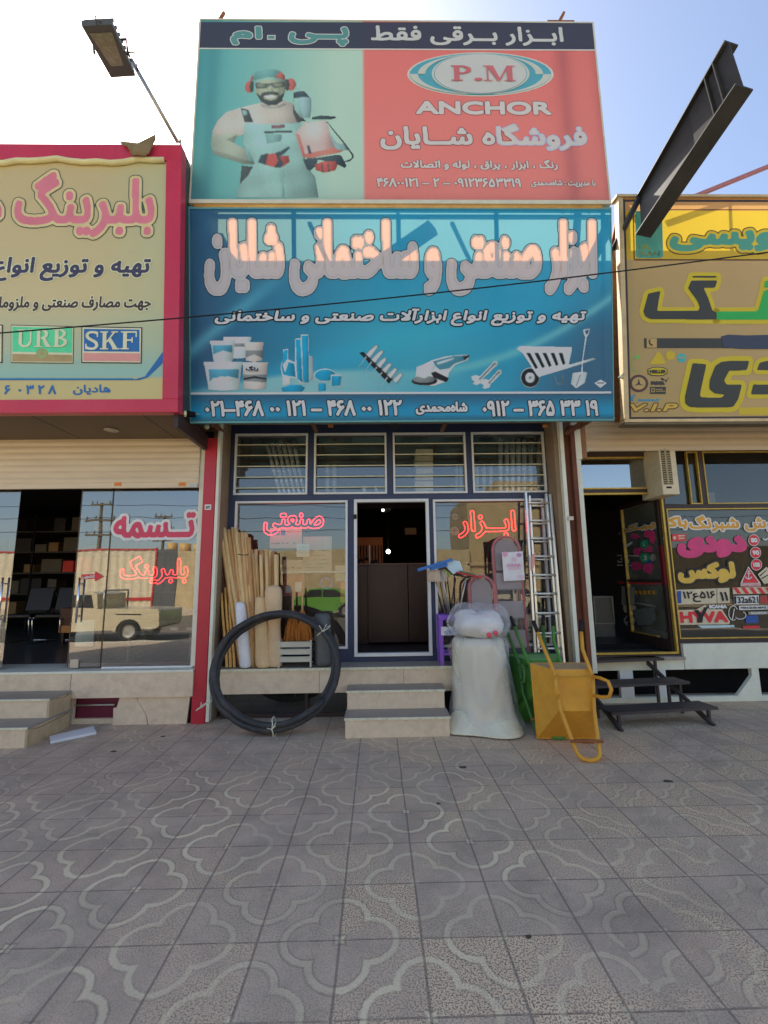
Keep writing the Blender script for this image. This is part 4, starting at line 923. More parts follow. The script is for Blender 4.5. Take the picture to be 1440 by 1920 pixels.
for a, b, c_, d in ((bu0 - .02, bu1 + .02, bw1, bw1 + .02), (bu0 - .02, bu1 + .02, -.05, 0), (bu0 - .02, bu0, 0, bw1), (bu1, bu1 + .02, 0, bw1)):
    mb.hexa([PB.at(a, c_, .006), PB.at(b, c_, .006), PB.at(b, c_, -.10), PB.at(a, c_, -.10), PB.at(a, d, .006), PB.at(b, d, .006), PB.at(b, d, -.10), PB.at(a, d, -.10)])
mb.build('billboard_frame', bill)
mb = MB(cloth('billboard back cloth', (215, 212, 200), trans=.7, k=1)); mb.add([PB.at(bu0, 0, -.095), PB.at(bu1, 0, -.095), PB.at(bu1, bw1, -.095), PB.at(bu0, bw1, -.095)], [(0, 1, 2, 3)]); mb.build('back_sheet', bill, recalc=False)
mb = MB(m_rust)
for px in (398, 1046):
    u = PB.uw(px, 60)[0]; mb.bar((u, -.86, 5.4), (u, -.86, bt0 + .2), .07, .05, (0, 1, 0))
u = PB.uw(398, 60)[0]; mb.bar((u, -.9, bt0 + .1), (u + .09, -.9, bt0 + .3), .03, .03)
u = PB.uw(1046, 60)[0]; mb.bar((u - .02, -.9, bt0), (u + .16, -.9, bt0 + .34), .04, .03); mb.bar((u - .08, -.9, bt0 + .17), (u + .28, -.9, bt0 + .17), .05, .05)
for px in (590, 888): u = PB.uw(px, 38)[0]; mb.box(u - .06, u + .06, -.97, -.93, bt0 + .015, bt0 + .05)
mb.build('support_post', bill)
b_dark = bp('dark band', (66, 70, 86)); b_cr = bp('cream', (206, 214, 204)); b_te = bp('teal', (92, 150, 150)); b_red = bp('red', (214, 112, 120)); b_sh = bp('letter shadow', (110, 70, 84)); b_bl = bp('oval blue', (88, 168, 190)); b_pale = bp('pale', (196, 206, 196)); b_ln = bp('white line', (206, 210, 204))
pic('dark_band', bill, PB, [([(373, 42), (1112, 43), (1116, 94), (371, 91)], b_dark), ([(371, 90.5), (1116, 93.5), (1116, 96), (371, 93)], b_ln)])
letter('headline', 'ابــزار بــرقی فقط', PB, (695, 50, 1056, 87), [(.012, b_cr)], bill, h0=.008)
letter('headline_name', 'پــی', PB, (541, 51, 654, 88), [(.03, b_cr), (.018, b_te)], bill, h0=.008)
letter('headline_name', 'ام', PB, (433, 50, 492, 86), [(.03, b_cr), (.018, b_te)], bill, h0=.008)
pic('dash', bill, PB, [([(501, 67), (517, 67), (517, 76), (501, 76)], b_cr), ([(503, 69), (515, 69), (515, 74), (503, 74)], b_te)], h0=.008)
k2 = crop(680, 20, 3.0)
def E2(cx, cy, rx, ry, n=44, a0=0, a1=360): return k2(ell(cx, cy, rx, ry, n, a0, a1))
def cres(rx0, ry0, cx0, rx1, ry1, cx1, a0, a1, n=14): return k2(ell(cx0, 360, rx0, ry0, n, a0, a1) + ell(cx1, 360, rx1, ry1, n, a0, a1)[::-1])
shp = [(E2(662, 360, 412, 124), b_pale), (E2(662, 360, 398, 118), b_bl)]
for s_ in (1, -1):
    shp += [(cres(396, 116, 662, 352, 112, 662, 0 if s_ > 0 else 180, 78 if s_ > 0 else 102), b_pale), (cres(352, 112, 662, 310, 112, 662, 0 if s_ > 0 else 180, -80 if s_ > 0 else 260), b_pale)]
shp += [(E2(662, 360, 275, 114), b_pale), (E2(662, 360, 262, 112), b_bl), (E2(662, 360, 258, 110), b_cr)]
pic('oval_logo', bill, PB, shp)
letter('logo_lettering', '', PB, (845, 126, 966, 155), [(.001, b_red)], bill, raw=serif_word('P.M'), h0=.022, res=90)
letter('maker_lettering', 'ANCHOR', PB, (779, 190, 1034, 216), [(.024, b_sh), (.016, b_cr)], bill, latin=True)
letter('shop_name', 'فروشگاه شــایان', PB, (712, 232, 1100, 283), [(.026, b_sh), (.017, b_cr)], bill)
letter('goods_line', 'رنگ ، ابزار ، یراق ، لوله و اتصالات', PB, (751, 299, 1046, 320), [(.013, b_sh), (.007, b_cr)], bill)
letter('phone_number', '۴۶۸۰۰۱۲۱ – ۲ – ۰۹۱۲۳۶۵۳۳۱۹', PB, (706, 334, 977, 352), [(.013, b_sh), (.007, b_cr)], bill, latin=True)
letter('manager_line', 'با مدیریت : شاه|محمدی', PB, (995, 337, 1117, 352), [(.01, b_sh), (.005, b_cr)], bill)
k1 = crop(340, 20, 3.4286)
def E1(cx, cy, rx, ry, n=24, a0=0, a1=360): return k1(ell(cx, cy, rx, ry, n, a0, a1))
w_sh = bp('shirt', (196, 192, 184), .3); w_shs = bp('shirt fold', (178, 180, 172), .3); w_ov = bp('overalls', (152, 192, 188), .3); w_ovs = bp('overall fold', (134, 176, 174), .3); w_sk = bp('skin', (166, 178, 164), .3); w_sks = bp('skin tone', (140, 152, 140), .3); w_fc = bp('face', (170, 178, 156), .3); w_fcs = bp('face tone', (138, 148, 130), .3); w_dk = bp('beard', (84, 92, 90), .3); w_cap = bp('cap', (112, 164, 162), .3); w_cap2 = bp('cap brim', (150, 190, 180), .3); w_mu = bp('ear muff', (186, 112, 106), .3); w_gl = bp('glove', (184, 100, 94), .3); w_mt = bp('tool metal', (150, 184, 188), .3); w_bd = bp('tool body', (214, 186, 184), .3); w_bd2 = bp('tool red', (206, 128, 118), .3); w_tk = bp('tool dark', (76, 92, 98), .3)
shp = [
 (k1([(540, 590), (470, 600), (380, 622), (290, 650), (232, 705), (200, 770), (190, 860), (205, 925), (300, 955), (400, 990), (505, 990), (515, 925), (420, 895), (330, 855), (362, 810), (400, 800), (430, 900), (760, 900), (770, 640), (700, 588), (650, 575)]), w_sh),
 (k1([(195, 800), (360, 790), (340, 850), (420, 895), (515, 925), (505, 988), (400, 988), (300, 955), (205, 925), (188, 860)]), w_sk), (k1([(205, 900), (300, 925), (400, 960), (505, 975), (505, 990), (400, 990), (300, 957), (205, 927)]), w_sks), (k1([(290, 830), (362, 798), (340, 852)]), w_sks),
 (k1([(408, 720), (560, 732), (770, 722), (758, 800), (785, 920), (835, 1035), (862, 1065), (885, 1203), (350, 1203), (375, 1110), (440, 1005), (470, 985), (420, 890), (396, 860)]), w_ov),
 (k1([(640, 1020), (655, 1020), (660, 1203), (645, 1203)]), w_ovs), (k1([(540, 790), (648, 800), (640, 840), (552, 856)]), w_ovs), (k1([(400, 860), (440, 905), (470, 985), (430, 960)]), w_ovs),
 (k1([(385, 995), (460, 1003), (430, 1060), (375, 1118)]), w_dk), (k1([(382, 626), (432, 640), (462, 718), (408, 720)]), w_dk), (k1([(390, 640), (418, 644), (430, 672), (398, 674)]), w_mt), (k1([(718, 600), (755, 660), (805, 712), (745, 720), (718, 655)]), w_dk), (k1([(535, 776), (712, 774), (712, 785), (535, 788)]), w_dk), (k1([(582, 737), (664, 735), (664, 755), (582, 757)]), bp('badge', (140, 110, 116))),
 (k1([(480, 560), (520, 600), (590, 618), (655, 600), (668, 560), (660, 600), (680, 600), (640, 625), (580, 632), (520, 620)]), w_shs),
 (k1([(472, 470), (480, 540), (510, 585), (560, 608), (610, 606), (648, 580), (668, 530), (668, 450), (560, 430)]), w_fc), (k1([(630, 470), (668, 450), (668, 530), (648, 580), (630, 560)]), w_fcs),
 (k1([(480, 530), (510, 550), (520, 530), (570, 520), (620, 525), (632, 550), (664, 530), (650, 580), (610, 608), (560, 610), (508, 585)]), w_dk), (k1([(522, 545), (575, 535), (628, 542), (612, 572), (575, 580), (535, 570)]), w_fc), (k1([(520, 540), (570, 524), (625, 534), (628, 546), (575, 540), (522, 552)]), w_dk), (k1([(534, 550), (576, 546), (616, 550), (604, 562), (576, 566), (546, 562)]), b_cr), (k1([(560, 478), (582, 478), (590, 520), (552, 520)]), w_fc),
 (k1([(472, 466), (560, 470), (666, 456), (664, 490), (600, 500), (575, 480), (545, 502), (482, 500)]), bp('goggles', (104, 116, 112))), (k1([(486, 474), (545, 474), (540, 492), (488, 492)]), w_fcs), (k1([(590, 472), (655, 466), (650, 488), (596, 490)]), w_fcs),
 (k1([(450, 452), (470, 395), (520, 375), (590, 372), (640, 388), (668, 430), (670, 455), (560, 440)]), w_cap), (k1([(446, 458), (560, 428), (672, 440), (672, 458), (560, 445), (450, 470)]), w_cap2), (k1([(600, 430), (640, 388), (670, 420), (668, 448)]), w_mu), (k1([(440, 455), (444, 420), (462, 420), (456, 450)]), w_mu),
 (E1(436, 492, 30, 40), w_mu), (E1(455, 490, 14, 40), w_dk), (E1(705, 476, 34, 42), w_mu), (E1(680, 478, 14, 42), w_dk),
 (k1([(740, 470), (752, 466), (768, 530), (750, 532)]), w_mt), (k1([(720, 525), (790, 515), (832, 560), (720, 572)]), w_tk), (k1([(715, 568), (780, 556), (836, 560), (838, 640), (830, 690), (770, 690), (730, 640)]), w_mt), (k1([(715, 568), (742, 562), (780, 690), (770, 690), (730, 640)]), w_cap2), (k1([(838, 685), (900, 672), (990, 680), (1000, 692), (960, 704), (838, 702)]), w_tk),
 (k1([(735, 790), (790, 720), (930, 705), (960, 790), (990, 890), (900, 920), (805, 945), (780, 930)]), w_bd), (k1([(790, 925), (990, 880), (1050, 900), (1020, 915), (810, 955)]), w_bd2), (k1([(940, 760), (1000, 850), (1060, 860), (1075, 900), (1010, 900), (985, 880)]), w_mt), (k1([(808, 868), (822, 866), (836, 918), (820, 922)]), w_tk), (k1([(735, 790), (760, 800), (800, 950), (784, 950)]), w_bd2),
 (k1([(782, 955), (880, 945), (1000, 925), (1030, 930), (1065, 1000), (1050, 1015), (990, 985), (880, 960), (870, 1000), (830, 1032), (808, 1020)]), w_tk),
 (k1([(930, 715), (938, 710), (1000, 785), (1055, 850), (1112, 930), (1108, 950), (1085, 972), (1050, 978), (1048, 966), (1085, 955), (1098, 938), (1045, 862), (990, 795)]), w_tk),
 (k1([(858, 990), (900, 972), (990, 968), (1006, 1000), (990, 1030), (920, 1045), (862, 1030)]), w_gl), (k1([(900, 985), (906, 985), (912, 1042), (905, 1042)]), w_tk), (k1([(940, 982), (946, 982), (952, 1040), (945, 1040)]), w_tk),
 (k1([(545, 925), (612, 918), (650, 935), (692, 935), (695, 975), (650, 1005), (600, 1008), (535, 990)]), w_gl), (k1([(512, 930), (556, 920), (540, 992), (494, 976)]), w_tk), (k1([(605, 915), (640, 905), (690, 875), (698, 882), (660, 920), (630, 940), (655, 980), (640, 1008), (600, 1008), (625, 965)]), w_tk)]
pic('workman_picture', bill, PB, shp, h0=.003, photo=(1.15, cloth('billboard photo', attr='print', trans=.14, var=.05), KB * 1.4, 1))

# ------------------------------------------------------------------ left sign (red frame)
zl = P(170, 775, -.95).z
PLS = Plane(-.95, zl, -1.24, P(340, 275, -1.24).z)
lw1 = PLS.uw(340, 275)[1]; lur = (PLS.uw(342, 275)[0] + PLS.uw(336, 775)[0]) / 2; lul = -9.2
lsign = thing('shop_sign', 'wide khaki shop sign in a pink-red frame with pink title, over the left shop', 'shop sign', (-5.5, -.95, zl))
fw = lur - PLS.uw(310, 520)[0]; wbt = PLS.uw(200, 750)[1]; wtp = PLS.uw(200, 303)[1]
def pbx(mb, pl, u0, u1, w0, w1, h0, h1, m=None):
    mb.hexa([pl.at(u0, w0, h1), pl.at(u1, w0, h1), pl.at(u1, w0, h0), pl.at(u0, w0, h0), pl.at(u0, w1, h1), pl.at(u1, w1, h1), pl.at(u1, w1, h0), pl.at(u0, w1, h0)], m)
m_redp = mat('pink red panel', (170, 44, 72), .3, k=1.5, var=.07, vs=1.5, dirt=.12, dirtc=(196, 120, 130))
mb = MB(m_redp); pbx(mb, PLS, lul, lur, 0, wbt, -.1, .03); pbx(mb, PLS, lul, lur, wtp, lw1, -.1, .03); pbx(mb, PLS, lur - fw, lur, wbt, wtp, -.1, .03); pbx(mb, PLS, lul, lul + fw, wbt, wtp, -.1, .03)
mb.build('sign_frame', lsign, bevel=.006)
mb = MB(mat('dark side sheet', (48, 56, 58), .5, var=.15)); pbx(mb, PLS, lur - .03, lur - .001, 0.01, lw1 - .02, -.9, -.101); pbx(mb, PLS, lul, lur - .03, .01, lw1 - .02, -.16, -.102, m_black); mb.build('sign_side', lsign)
def left_print(A, B):
    x = -640 + A * 950; y = 303 + B * 447
    c = lerp((160, 150, 112), (168, 160, 124), np.clip((y - 330) / 250, 0, 1)); c = over(c, (150, 160, 128), np.clip((x - 190) / 120, 0, 1) * .7)
    c = over(c, (128, 160, 150), np.clip((y - 560) / 130, 0, 1) * .75 * (y < 712)); c = over(c, (100, 160, 165), np.clip((y - 655) / 60, 0, 1) * .55 * (y < 712)); c = over(c, (164, 158, 112), (y >= 712) * 1.0)
    return [np.where(True, q, q) for q in c]
m_lp = mat('left sign print', (160, 150, 112), .6)
def attr_mat(name, rough=.55):
    m, t, out = nt(name); p = t.nodes.new('ShaderNodeBsdfPrincipled'); a = t.nodes.new('ShaderNodeAttribute'); a.attribute_name = 'print'; t.links.new(a.outputs['Color'], p.inputs['Base Color']); p.inputs['Roughness'].default_value = rough; t.links.new(p.outputs[0], out.inputs[0]); return m
printed('banner', PLS, lul + fw, lur - fw, wbt, wtp, left_print, attr_mat('left banner print'), lsign, 130, 60)
s_pk = mat('print pink', (190, 104, 122), .5, var=.12, vs=2); s_tan = mat('print tan', (176, 166, 126), .5); s_gn = mat('print dark green', (58, 72, 66), .5); s_nv = mat('print navy', (52, 52, 76), .5); s_br = mat('print brown', (56, 44, 44), .5); s_bl = mat('print blue', (34, 90, 150), .5); s_lt = mat('print pale', (190, 186, 160), .5); s_g2 = mat('print green', (76, 186, 140), .5); s_kh = mat('print khaki', (140, 128, 92), .5); s_sb = mat('print pale red', (196, 126, 126), .5); s_sk = mat('print sky line', (60, 130, 160), .5)
letter('title_lettering', 'بلبرینگ', PLS, (27, 321, 291, 447), [(.062, s_gn), (.052, s_tan), (.022, s_pk)], lsign, res=90)
letter('title_lettering', 'هادیان', PLS, (-290, 330, 6, 440), [(.062, s_gn), (.052, s_tan), (.022, s_pk)], lsign)
letter('subtitle_lettering', 'تهیه و توزیع انواع', PLS, (-14, 481, 284, 528), [(.022, s_lt), (.012, s_nv)], lsign, shear=.12)
letter('third_line', 'جهت مصارف صنعتی و ملزومات', PLS, (-26, 555, 284, 584), [(.016, s_lt), (.007, s_br)], lsign, shear=.12)
letter('owner_name', 'هادیان', PLS, (137, 721, 208, 741), [(.005, s_bl)], lsign); letter('phone_number', '۶  ۰ ۳ ۲ ۸', PLS, (8, 722, 106, 740), [(.006, s_bl)], lsign, latin=True)
pic('blue_swoosh', lsign, PLS, [([(-200, 710), (255, 711), (272, 706), (309, 655), (309, 677), (277, 708), (262, 713), (-200, 713)], s_bl), ([(-200, 708), (250, 709), (250, 711), (-200, 710)], s_sk)])
pic('brand_plate', lsign, PLS, [([(21, 609), (139, 612), (138, 682), (21, 681)], s_br), ([(22, 610.5), (138, 613.5), (137, 680.5), (22, 679.5)], s_lt), ([(24, 613), (136, 615.5), (136, 662), (24, 660)], s_g2), ([(24, 664), (136, 666), (136, 679), (24, 678)], s_kh), (ell(80, 664, 11, 10), s_kh), (ell(80, 664, 9, 8), mat('print khaki green', (120, 150, 100), .5)), (ell(80, 664, 4, 4), s_kh)])
letter('brand_lettering', '', PLS, (33, 618, 128, 652), [(.001, s_lt)], lsign, raw=serif_word('URB'), h0=.014)
pic('brand_plate', lsign, PLS, [([(153, 612), (267, 614), (266, 682), (153, 681)], s_br), ([(155, 614), (265, 616), (264, 680), (155, 679)], s_lt), ([(158, 617), (262, 618.5), (262, 660), (158, 659)], s_bl), ([(157, 662), (263, 663), (263, 678), (157, 677)], s_sb)])
letter('brand_lettering', '', PLS, (161, 621, 258, 657), [(.001, s_lt)], lsign, raw=serif_word('SKF'), h0=.012)
pic('brand_plate', lsign, PLS, [([(-110, 606), (6, 609), (5, 681), (-110, 679)], s_br), ([(-109, 608), (4, 611), (3, 679), (-109, 677)], s_lt), ([(-106, 612), (1, 614), (0, 676), (-106, 674)], s_nv)])
m_hem = mat('cream hem', (186, 178, 140), .7, var=.1, bump=.2); mb = MB(m_hem)
pth = [PLS.uw(-640 + i * 25, 304 + 3 * math.sin(i * .8) + (2 if i % 3 else -1)) for i in range(39)]; mb.tube([PLS.at(u, w, .022) for u, w in pth if u < lur - fw], .03, 7); mb.build('rolled_hem', lsign)
mb = MB(mat('torn tan cloth', (112, 100, 76), .8, var=.2)); random.seed(3); k5 = crop(0, 240, 3.789)
prof = [[(870, 128), (915, 138), (1000, 142), (1055, 125), (1130, 88)], [(880, 145), (930, 165), (1000, 175), (1070, 150), (1125, 110)], [(940, 180), (965, 190), (1000, 200), (1060, 190), (1110, 160)], [(955, 225), (975, 235), (1010, 240), (1050, 236), (1085, 225)]]
vs = []
for r_, row in enumerate(prof):
    for q_, p_ in enumerate(k5(row)): u, w = PLS.uw(*p_); vs.append(PLS.at(u, w, .045 + random.uniform(0, .06)))
mb.add(vs, [(i * 5 + j, (i + 1) * 5 + j, (i + 1) * 5 + j + 1, i * 5 + j + 1) for i in range(3) for j in range(4)], None, True); o = mb.build('torn_cloth', lsign, recalc=False); sm = o.modifiers.new('thick', 'SOLIDIFY'); sm.thickness = .008
mb = MB(m_steel); a_, b_ = PLS.uw(-600, 262), PLS.uw(336, 268); mb.tube([PLS.at(a_[0], b_[1], -.05), PLS.at(b_[0], b_[1], -.05)], .018, 8)
for u in (-8, -6, -4.4, b_[0] - .05): mb.tube([PLS.at(u, lw1 - .02, -.05), PLS.at(u, b_[1], -.05)], .012, 6)
mb.bar(PLS.at(b_[0] + .0, lw1 - .25, -.1), PLS.at(b_[0] - .01, lw1 + .14, -.05), .05, .012, (1, 0, 0)); mb.build('top_rail', lsign)

# ------------------------------------------------------------------ right sign (yellow)
zr = P(1172, 788, -.35).z
PR = Plane(-.35, zr, -.68, P(1165, 371, -.68).z)
ru0 = (PR.uw(1163, 371)[0] + PR.uw(1174, 787)[0]) / 2; rw1 = PR.uw(1165, 371)[1]; ru1 = 9.0
rsign = thing('shop_sign', 'yellow and tan shop sign with big dark letters and small stickers over the right shop', 'shop sign', (6, -.35, zr))
def yr(y): return PR.uw(1300, y)[1] / rw1
def right_print(A, B):
    w = 1 - B; x = A
    c = lerp((162, 144, 98), (174, 152, 106), np.clip(A * 3, 0, 1)); y1_, y2_ = yr(488), yr(394)
    c = over(c, (186, 158, 44), ((w > y1_) & (w < y2_)) * 1.0); c = over(c, (178, 138, 84), (w >= y2_) * 1.0); return c
printed('banner', PR, ru0, ru1, 0, rw1, right_print, cloth('right sign print', attr='print', trans=.28, var=.05), rsign, 60, 130)
m_cre = mat('cream sheet edge', (170, 156, 124), .6, var=.15, dirt=.3); mb = MB(m_cre)
pbx(mb, PR, ru0 - .03, ru0 + .03, 0, rw1, -.08, .012); pbx(mb, PR, ru0 - .06, ru1, rw1, rw1 + .03, -.12, .03); pbx(mb, PR, ru0 - .03, ru1, -.025, .012, -.08, .012); pbx(mb, PR, ru0 + .03, ru0 + .062, .012, rw1 - .02, 0, .004, m_dframe); pbx(mb, PR, ru0 + .062, ru1, .012, .04, 0, .004, m_dframe); pbx(mb, PR, ru0 + .062, ru1, rw1 - .05, rw1 - .025, 0, .004, m_dframe); mb.build('sign_frame', rsign)
mb = MB(m_rust); u = PR.uw(1367, 420)[0]; mb.bar(PR.at(u, 0, -.05), PR.at(u, rw1, -.05), .03, .03, (0, 1, 0)); mb.bar(PR.at(ru0 + .05, 0, -.06), PR.at(ru0 + .05, rw1, -.06), .06, .05, (0, 1, 0))
mb.bar(PR.at(ru0 + .05, rw1 * .98, -.1), (ru0 + .3, .25, zr + rw1 * .9), .05, .05); mb.bar(PR.at(ru0 + .05, .1, -.1), (ru0 + .2, .22, zr + .2), .05, .05); mb.build('back_frame', rsign)
mb = MB(mat('dark shade strip', (92, 88, 76), .6)); mb.box(ru0 - .02, ru1, -.34, -.20, zr - .05, zr - .027); mb.build('underside_shade', rsign)  # underside strip whose dark colour stands in for the shade below the sign
r_tl = pc('r teal', (70, 140, 134)); r_ye = pc('r yellow', (190, 168, 44)); r_dk = pc('r dark', (60, 62, 60)); r_br = pc('r brown', (84, 62, 40)); r_gn = pc('r green', (48, 158, 80)); r_nv = pc('r spray navy', (58, 66, 86)); r_ta = pc('r tan', (168, 148, 100)); r_y2 = pc('r sticker yellow', (178, 162, 50)); r_cy = pc('r cyan', (70, 160, 166)); r_pl = pc('r plum', (82, 62, 66)); r_bu = pc('r blue', (60, 132, 168)); r_go = pc('r gold', (190, 156, 74)); r_pg = pc('r pale green', (110, 168, 96))
pic('band_lines', rsign, PR, [([(1186, 393), (1188, 393), (1190, 486), (1188, 486)], r_br), ([(1188, 486), (1700, 487), (1700, 489), (1190, 488.5)], r_br), ([(1250, 393), (1700, 393.5), (1700, 395), (1250, 394.5)], r_br)])
pic('country_panel', rsign, PR, [([(1191, 396), (1241, 396), (1243, 480), (1239, 484), (1196, 484), (1192, 480)], r_tl)])
letter('country_lettering', 'I.R.', PR, (1197, 459, 1221, 468), [(.004, r_ye)], rsign, latin=True); letter('country_lettering', 'IRAN', PR, (1197, 471, 1237, 481), [(.004, r_ye)], rsign, latin=True)
letter('band_lettering', 'نویسی', PR, (1254, 421, 1478, 472), [(.075, r_br), (.062, r_ye), (.03, r_tl)], rsign, shear=.1, res=80)
def plets(name, polys, layers, h0=.004, cell=.012):
    lp = []
    for p in polys:
        q = PR.uws(p); lp.append(q if area(q) > 0 else q[::-1])
    gsx = grow(lp, [r for r, _ in layers], cell); mb = MB()
    for i, ((r, m), g) in enumerate(zip(layers, gsx)): fill(mb, g, lambda u, w, i=i: PR.at(u, w, h0 + .003 * i), m)
    return mb.build(name, rsign, recalc=False)
k7 = crop(1120, 300, 4.5); k8 = crop(1120, 580, 4.5)
gaf = [k7([(425, 1130), (530, 1106), (500, 1275), (850, 1275), (862, 1245), (840, 1190), (762, 1085), (790, 1018), (1010, 1018), (990, 1080), (892, 1082), (930, 1160), (968, 1275), (1003, 1285), (1003, 1348), (445, 1345), (400, 1322), (386, 1280)]), k7([(800, 978), (1012, 978), (1002, 995), (790, 995)])]
noon = [k7([(1003, 1280), (1335, 1280), (1358, 1262), (1400, 1110), (1560, 1040), (1700, 1060), (1660, 1300), (1600, 1348), (1003, 1350)]), k7([(1415, 1020), (1500, 1010), (1490, 1075), (1398, 1080)])]
plets('big_letter', gaf, [(.06, r_ye), (0, r_dk)]); plets('big_letter', noon, [(.06, r_ye), (0, r_gn)], .004)
ye = [k8([(800, 455), (918, 465), (862, 720), (872, 745), (1045, 745), (1078, 722), (985, 710), (940, 672), (945, 600), (990, 480), (1040, 445), (1110, 437), (1278, 437), (1258, 515), (1110, 518), (1065, 600), (1085, 635), (1218, 635), (1185, 760), (1145, 822), (1100, 830), (778, 828), (737, 795), (735, 740)])]
dal = [k8([(1342, 515), (1365, 452), (1420, 437), (1700, 437), (1640, 690), (1600, 718), (1292, 718), (1312, 635), (1560, 635), (1590, 515)])]
plets('big_letter', ye, [(.07, r_ye), (0, r_dk)]); plets('big_letter', dal, [(.06, r_ye), (0, r_dk)])
pic('phone_bar', rsign, PR, [(k8([(392, 245), (1700, 245), (1700, 328), (395, 328)]), r_dk), (k8([(415, 247), (500, 248), (500, 325), (415, 324)]), r_ta), (k8([(432, 258), (446, 254), (444, 280), (455, 296), (470, 300), (462, 312), (440, 304), (430, 280)]), r_br), (k8([(1040, 230), (1100, 215), (1250, 222), (1700, 210), (1700, 338), (1200, 335), (1060, 322)]), r_nv)])
k9 = crop(1160, 640, 9.0)
def E9(cx, cy, rx, ry, n=28, a0=0, a1=360): return k9(ell(cx, cy, rx, ry, n, a0, a1))
pic('yellow_patch', rsign, PR, [(k8([(1190, 830), (1700, 822), (1700, 895), (1195, 890)]), r_y2)])
pic('warning_sticker', rsign, PR, [(k9([(650, 180), (700, 190), (800, 380), (520, 390)]), r_y2), (E9(870, 240, 78, 78), r_y2)])
pic('round_sticker', rsign, PR, [(E9(1060, 282, 78, 76), r_cy), (k9([(1005, 275), (1112, 268), (1112, 288), (1005, 292)]), r_ta)])
pic('palm_sticker', rsign, PR, [(k9([(230, 285), (280, 250), (260, 220), (310, 245), (350, 220), (335, 265), (360, 300), (305, 290), (290, 330), (280, 290)]), r_pg), (k9(bow(320, 410, 112, 112, 12, 90, 235, 16, 12)), r_pg), (k9(bow(320, 410, 112, 112, 7, 50, 90, 8, 7)), r_pg)])
pic('truck_badge', rsign, PR, [(k9([(485, 470), (560, 440), (650, 430), (750, 440), (820, 470), (820, 550), (750, 582), (650, 592), (550, 580), (485, 550)]), r_dk), (k9([(500, 478), (565, 452), (650, 444), (745, 452), (805, 478), (805, 542), (745, 568), (650, 576), (560, 566), (500, 542)]), r_ye)])
letter('badge_lettering', 'MEILLER', PR, tuple(k9([(515, 485)])[0] + k9([(790, 545)])[0]), [(.004, r_dk)], rsign, latin=True, h0=.012)
pic('star_badge', rsign, PR, [(E9(335, 712, 162, 148), r_pl), (E9(335, 712, 115, 105), r_ta), (k9([(335, 630), (356, 715), (420, 750), (335, 735), (255, 755), (312, 715)]), r_dk)])
letter('cat_lettering', 'PUMA', PR, tuple(k9([(535, 672)])[0] + k9([(775, 742)])[0]), [(.012, r_dk)], rsign, latin=True)
pic('cat_emblem', rsign, PR, [(k9([(692, 612), (740, 622), (780, 650), (808, 648), (845, 605), (850, 612), (812, 665), (805, 690), (815, 705), (790, 685), (780, 665), (735, 660), (700, 640), (720, 636)]), r_dk)])
pic('magazine_sticker', rsign, PR, [(k9([(525, 768), (795, 768), (790, 890), (525, 890)]), r_dk), (k9([(548, 795), (605, 795), (605, 860), (548, 860)]), r_ta), (k9([(560, 808), (592, 808), (592, 848), (560, 848)]), r_dk)])
letter('magazine_lettering', 'NATIONAL', PR, tuple(k9([(615, 808)])[0] + k9([(735, 826)])[0]), [(.001, r_ta)], rsign, latin=True, h0=.012); letter('magazine_lettering', 'GEOGRAPHIC', PR, tuple(k9([(615, 838)])[0] + k9([(775, 856)])[0]), [(.001, r_ta)], rsign, latin=True, h0=.012)
pic('mammoth_emblem', rsign, PR, [(k9([(180, 990), (200, 940), (235, 905), (250, 905), (245, 1010), (222, 1015), (215, 985), (200, 1012)]), r_bu), (k9([(258, 905), (285, 880), (275, 925), (262, 935)]), r_bu)])
letter('mammoth_lettering', 'MAMMUT', PR, tuple(k9([(325, 975)])[0] + k9([(695, 1015)])[0]), [(.006, r_bu)], rsign, latin=True)
letter('gold_lettering', 'V.I.P', PR, tuple(k9([(190, 1050)])[0] + k9([(1000, 1185)])[0]), [(.02, r_br), (.008, r_go)], rsign, latin=True, shear=.2)
# little scrap and cable clamp at the sign's left edge
mb = MB(mat('dirty white cloth', (190, 184, 168), .8, bump=.3)); q = [P(*p, -.42) for p in k9([(0, 600), (80, 520), (155, 560), (110, 650), (70, 615)])]; mb.prism(q, (0, .03, 0)); tag(mb.build('cloth_scrap', bevel=.004), 'small dirty white rag tied at the left edge of the yellow sign', 'rag')
# ================================================================== STEPS, STREET THINGS
steps = thing('stone_steps', 'two pale stone steps with grey treads below the open door of the middle shop', 'steps', (.25, -.3, 0))
for i, (pa, pb, yf, z0, z1) in enumerate(((645, 846, -.62, 0, .21), (649, 836, -.31, .21, .42))):
    py = 1372 if i == 0 else 1320
    xa, xb = P(pa, py, yf).x, P(pb, py, yf).x; yb = 0 if i == 0 else .01
    mb = MB(m_stone); mb.box(xa + .012, xb - .012, yf + .015, yb, z0, z1 - .026); mb.build('riser', steps, bevel=.003)
    mb = MB(m_stonetop); mb.box(xa, xb, yf + .012, yb, z1 - .026, z1); mb.box(xa, xb, yf, yf + .0115, z1 - .026, z1 - .002, m_stoneedge); mb.build('tread', steps, bevel=.002)
lst = thing('stone_steps', 'worn stone steps with chipped side leading up to the left shop', 'steps', (-5.5, -.5, 0))
m_conc = mat('rough old stone', (150, 138, 116), .85, var=.2, vs=6, bump=.5, bs=30, dirt=.4, dirtc=(96, 86, 70))
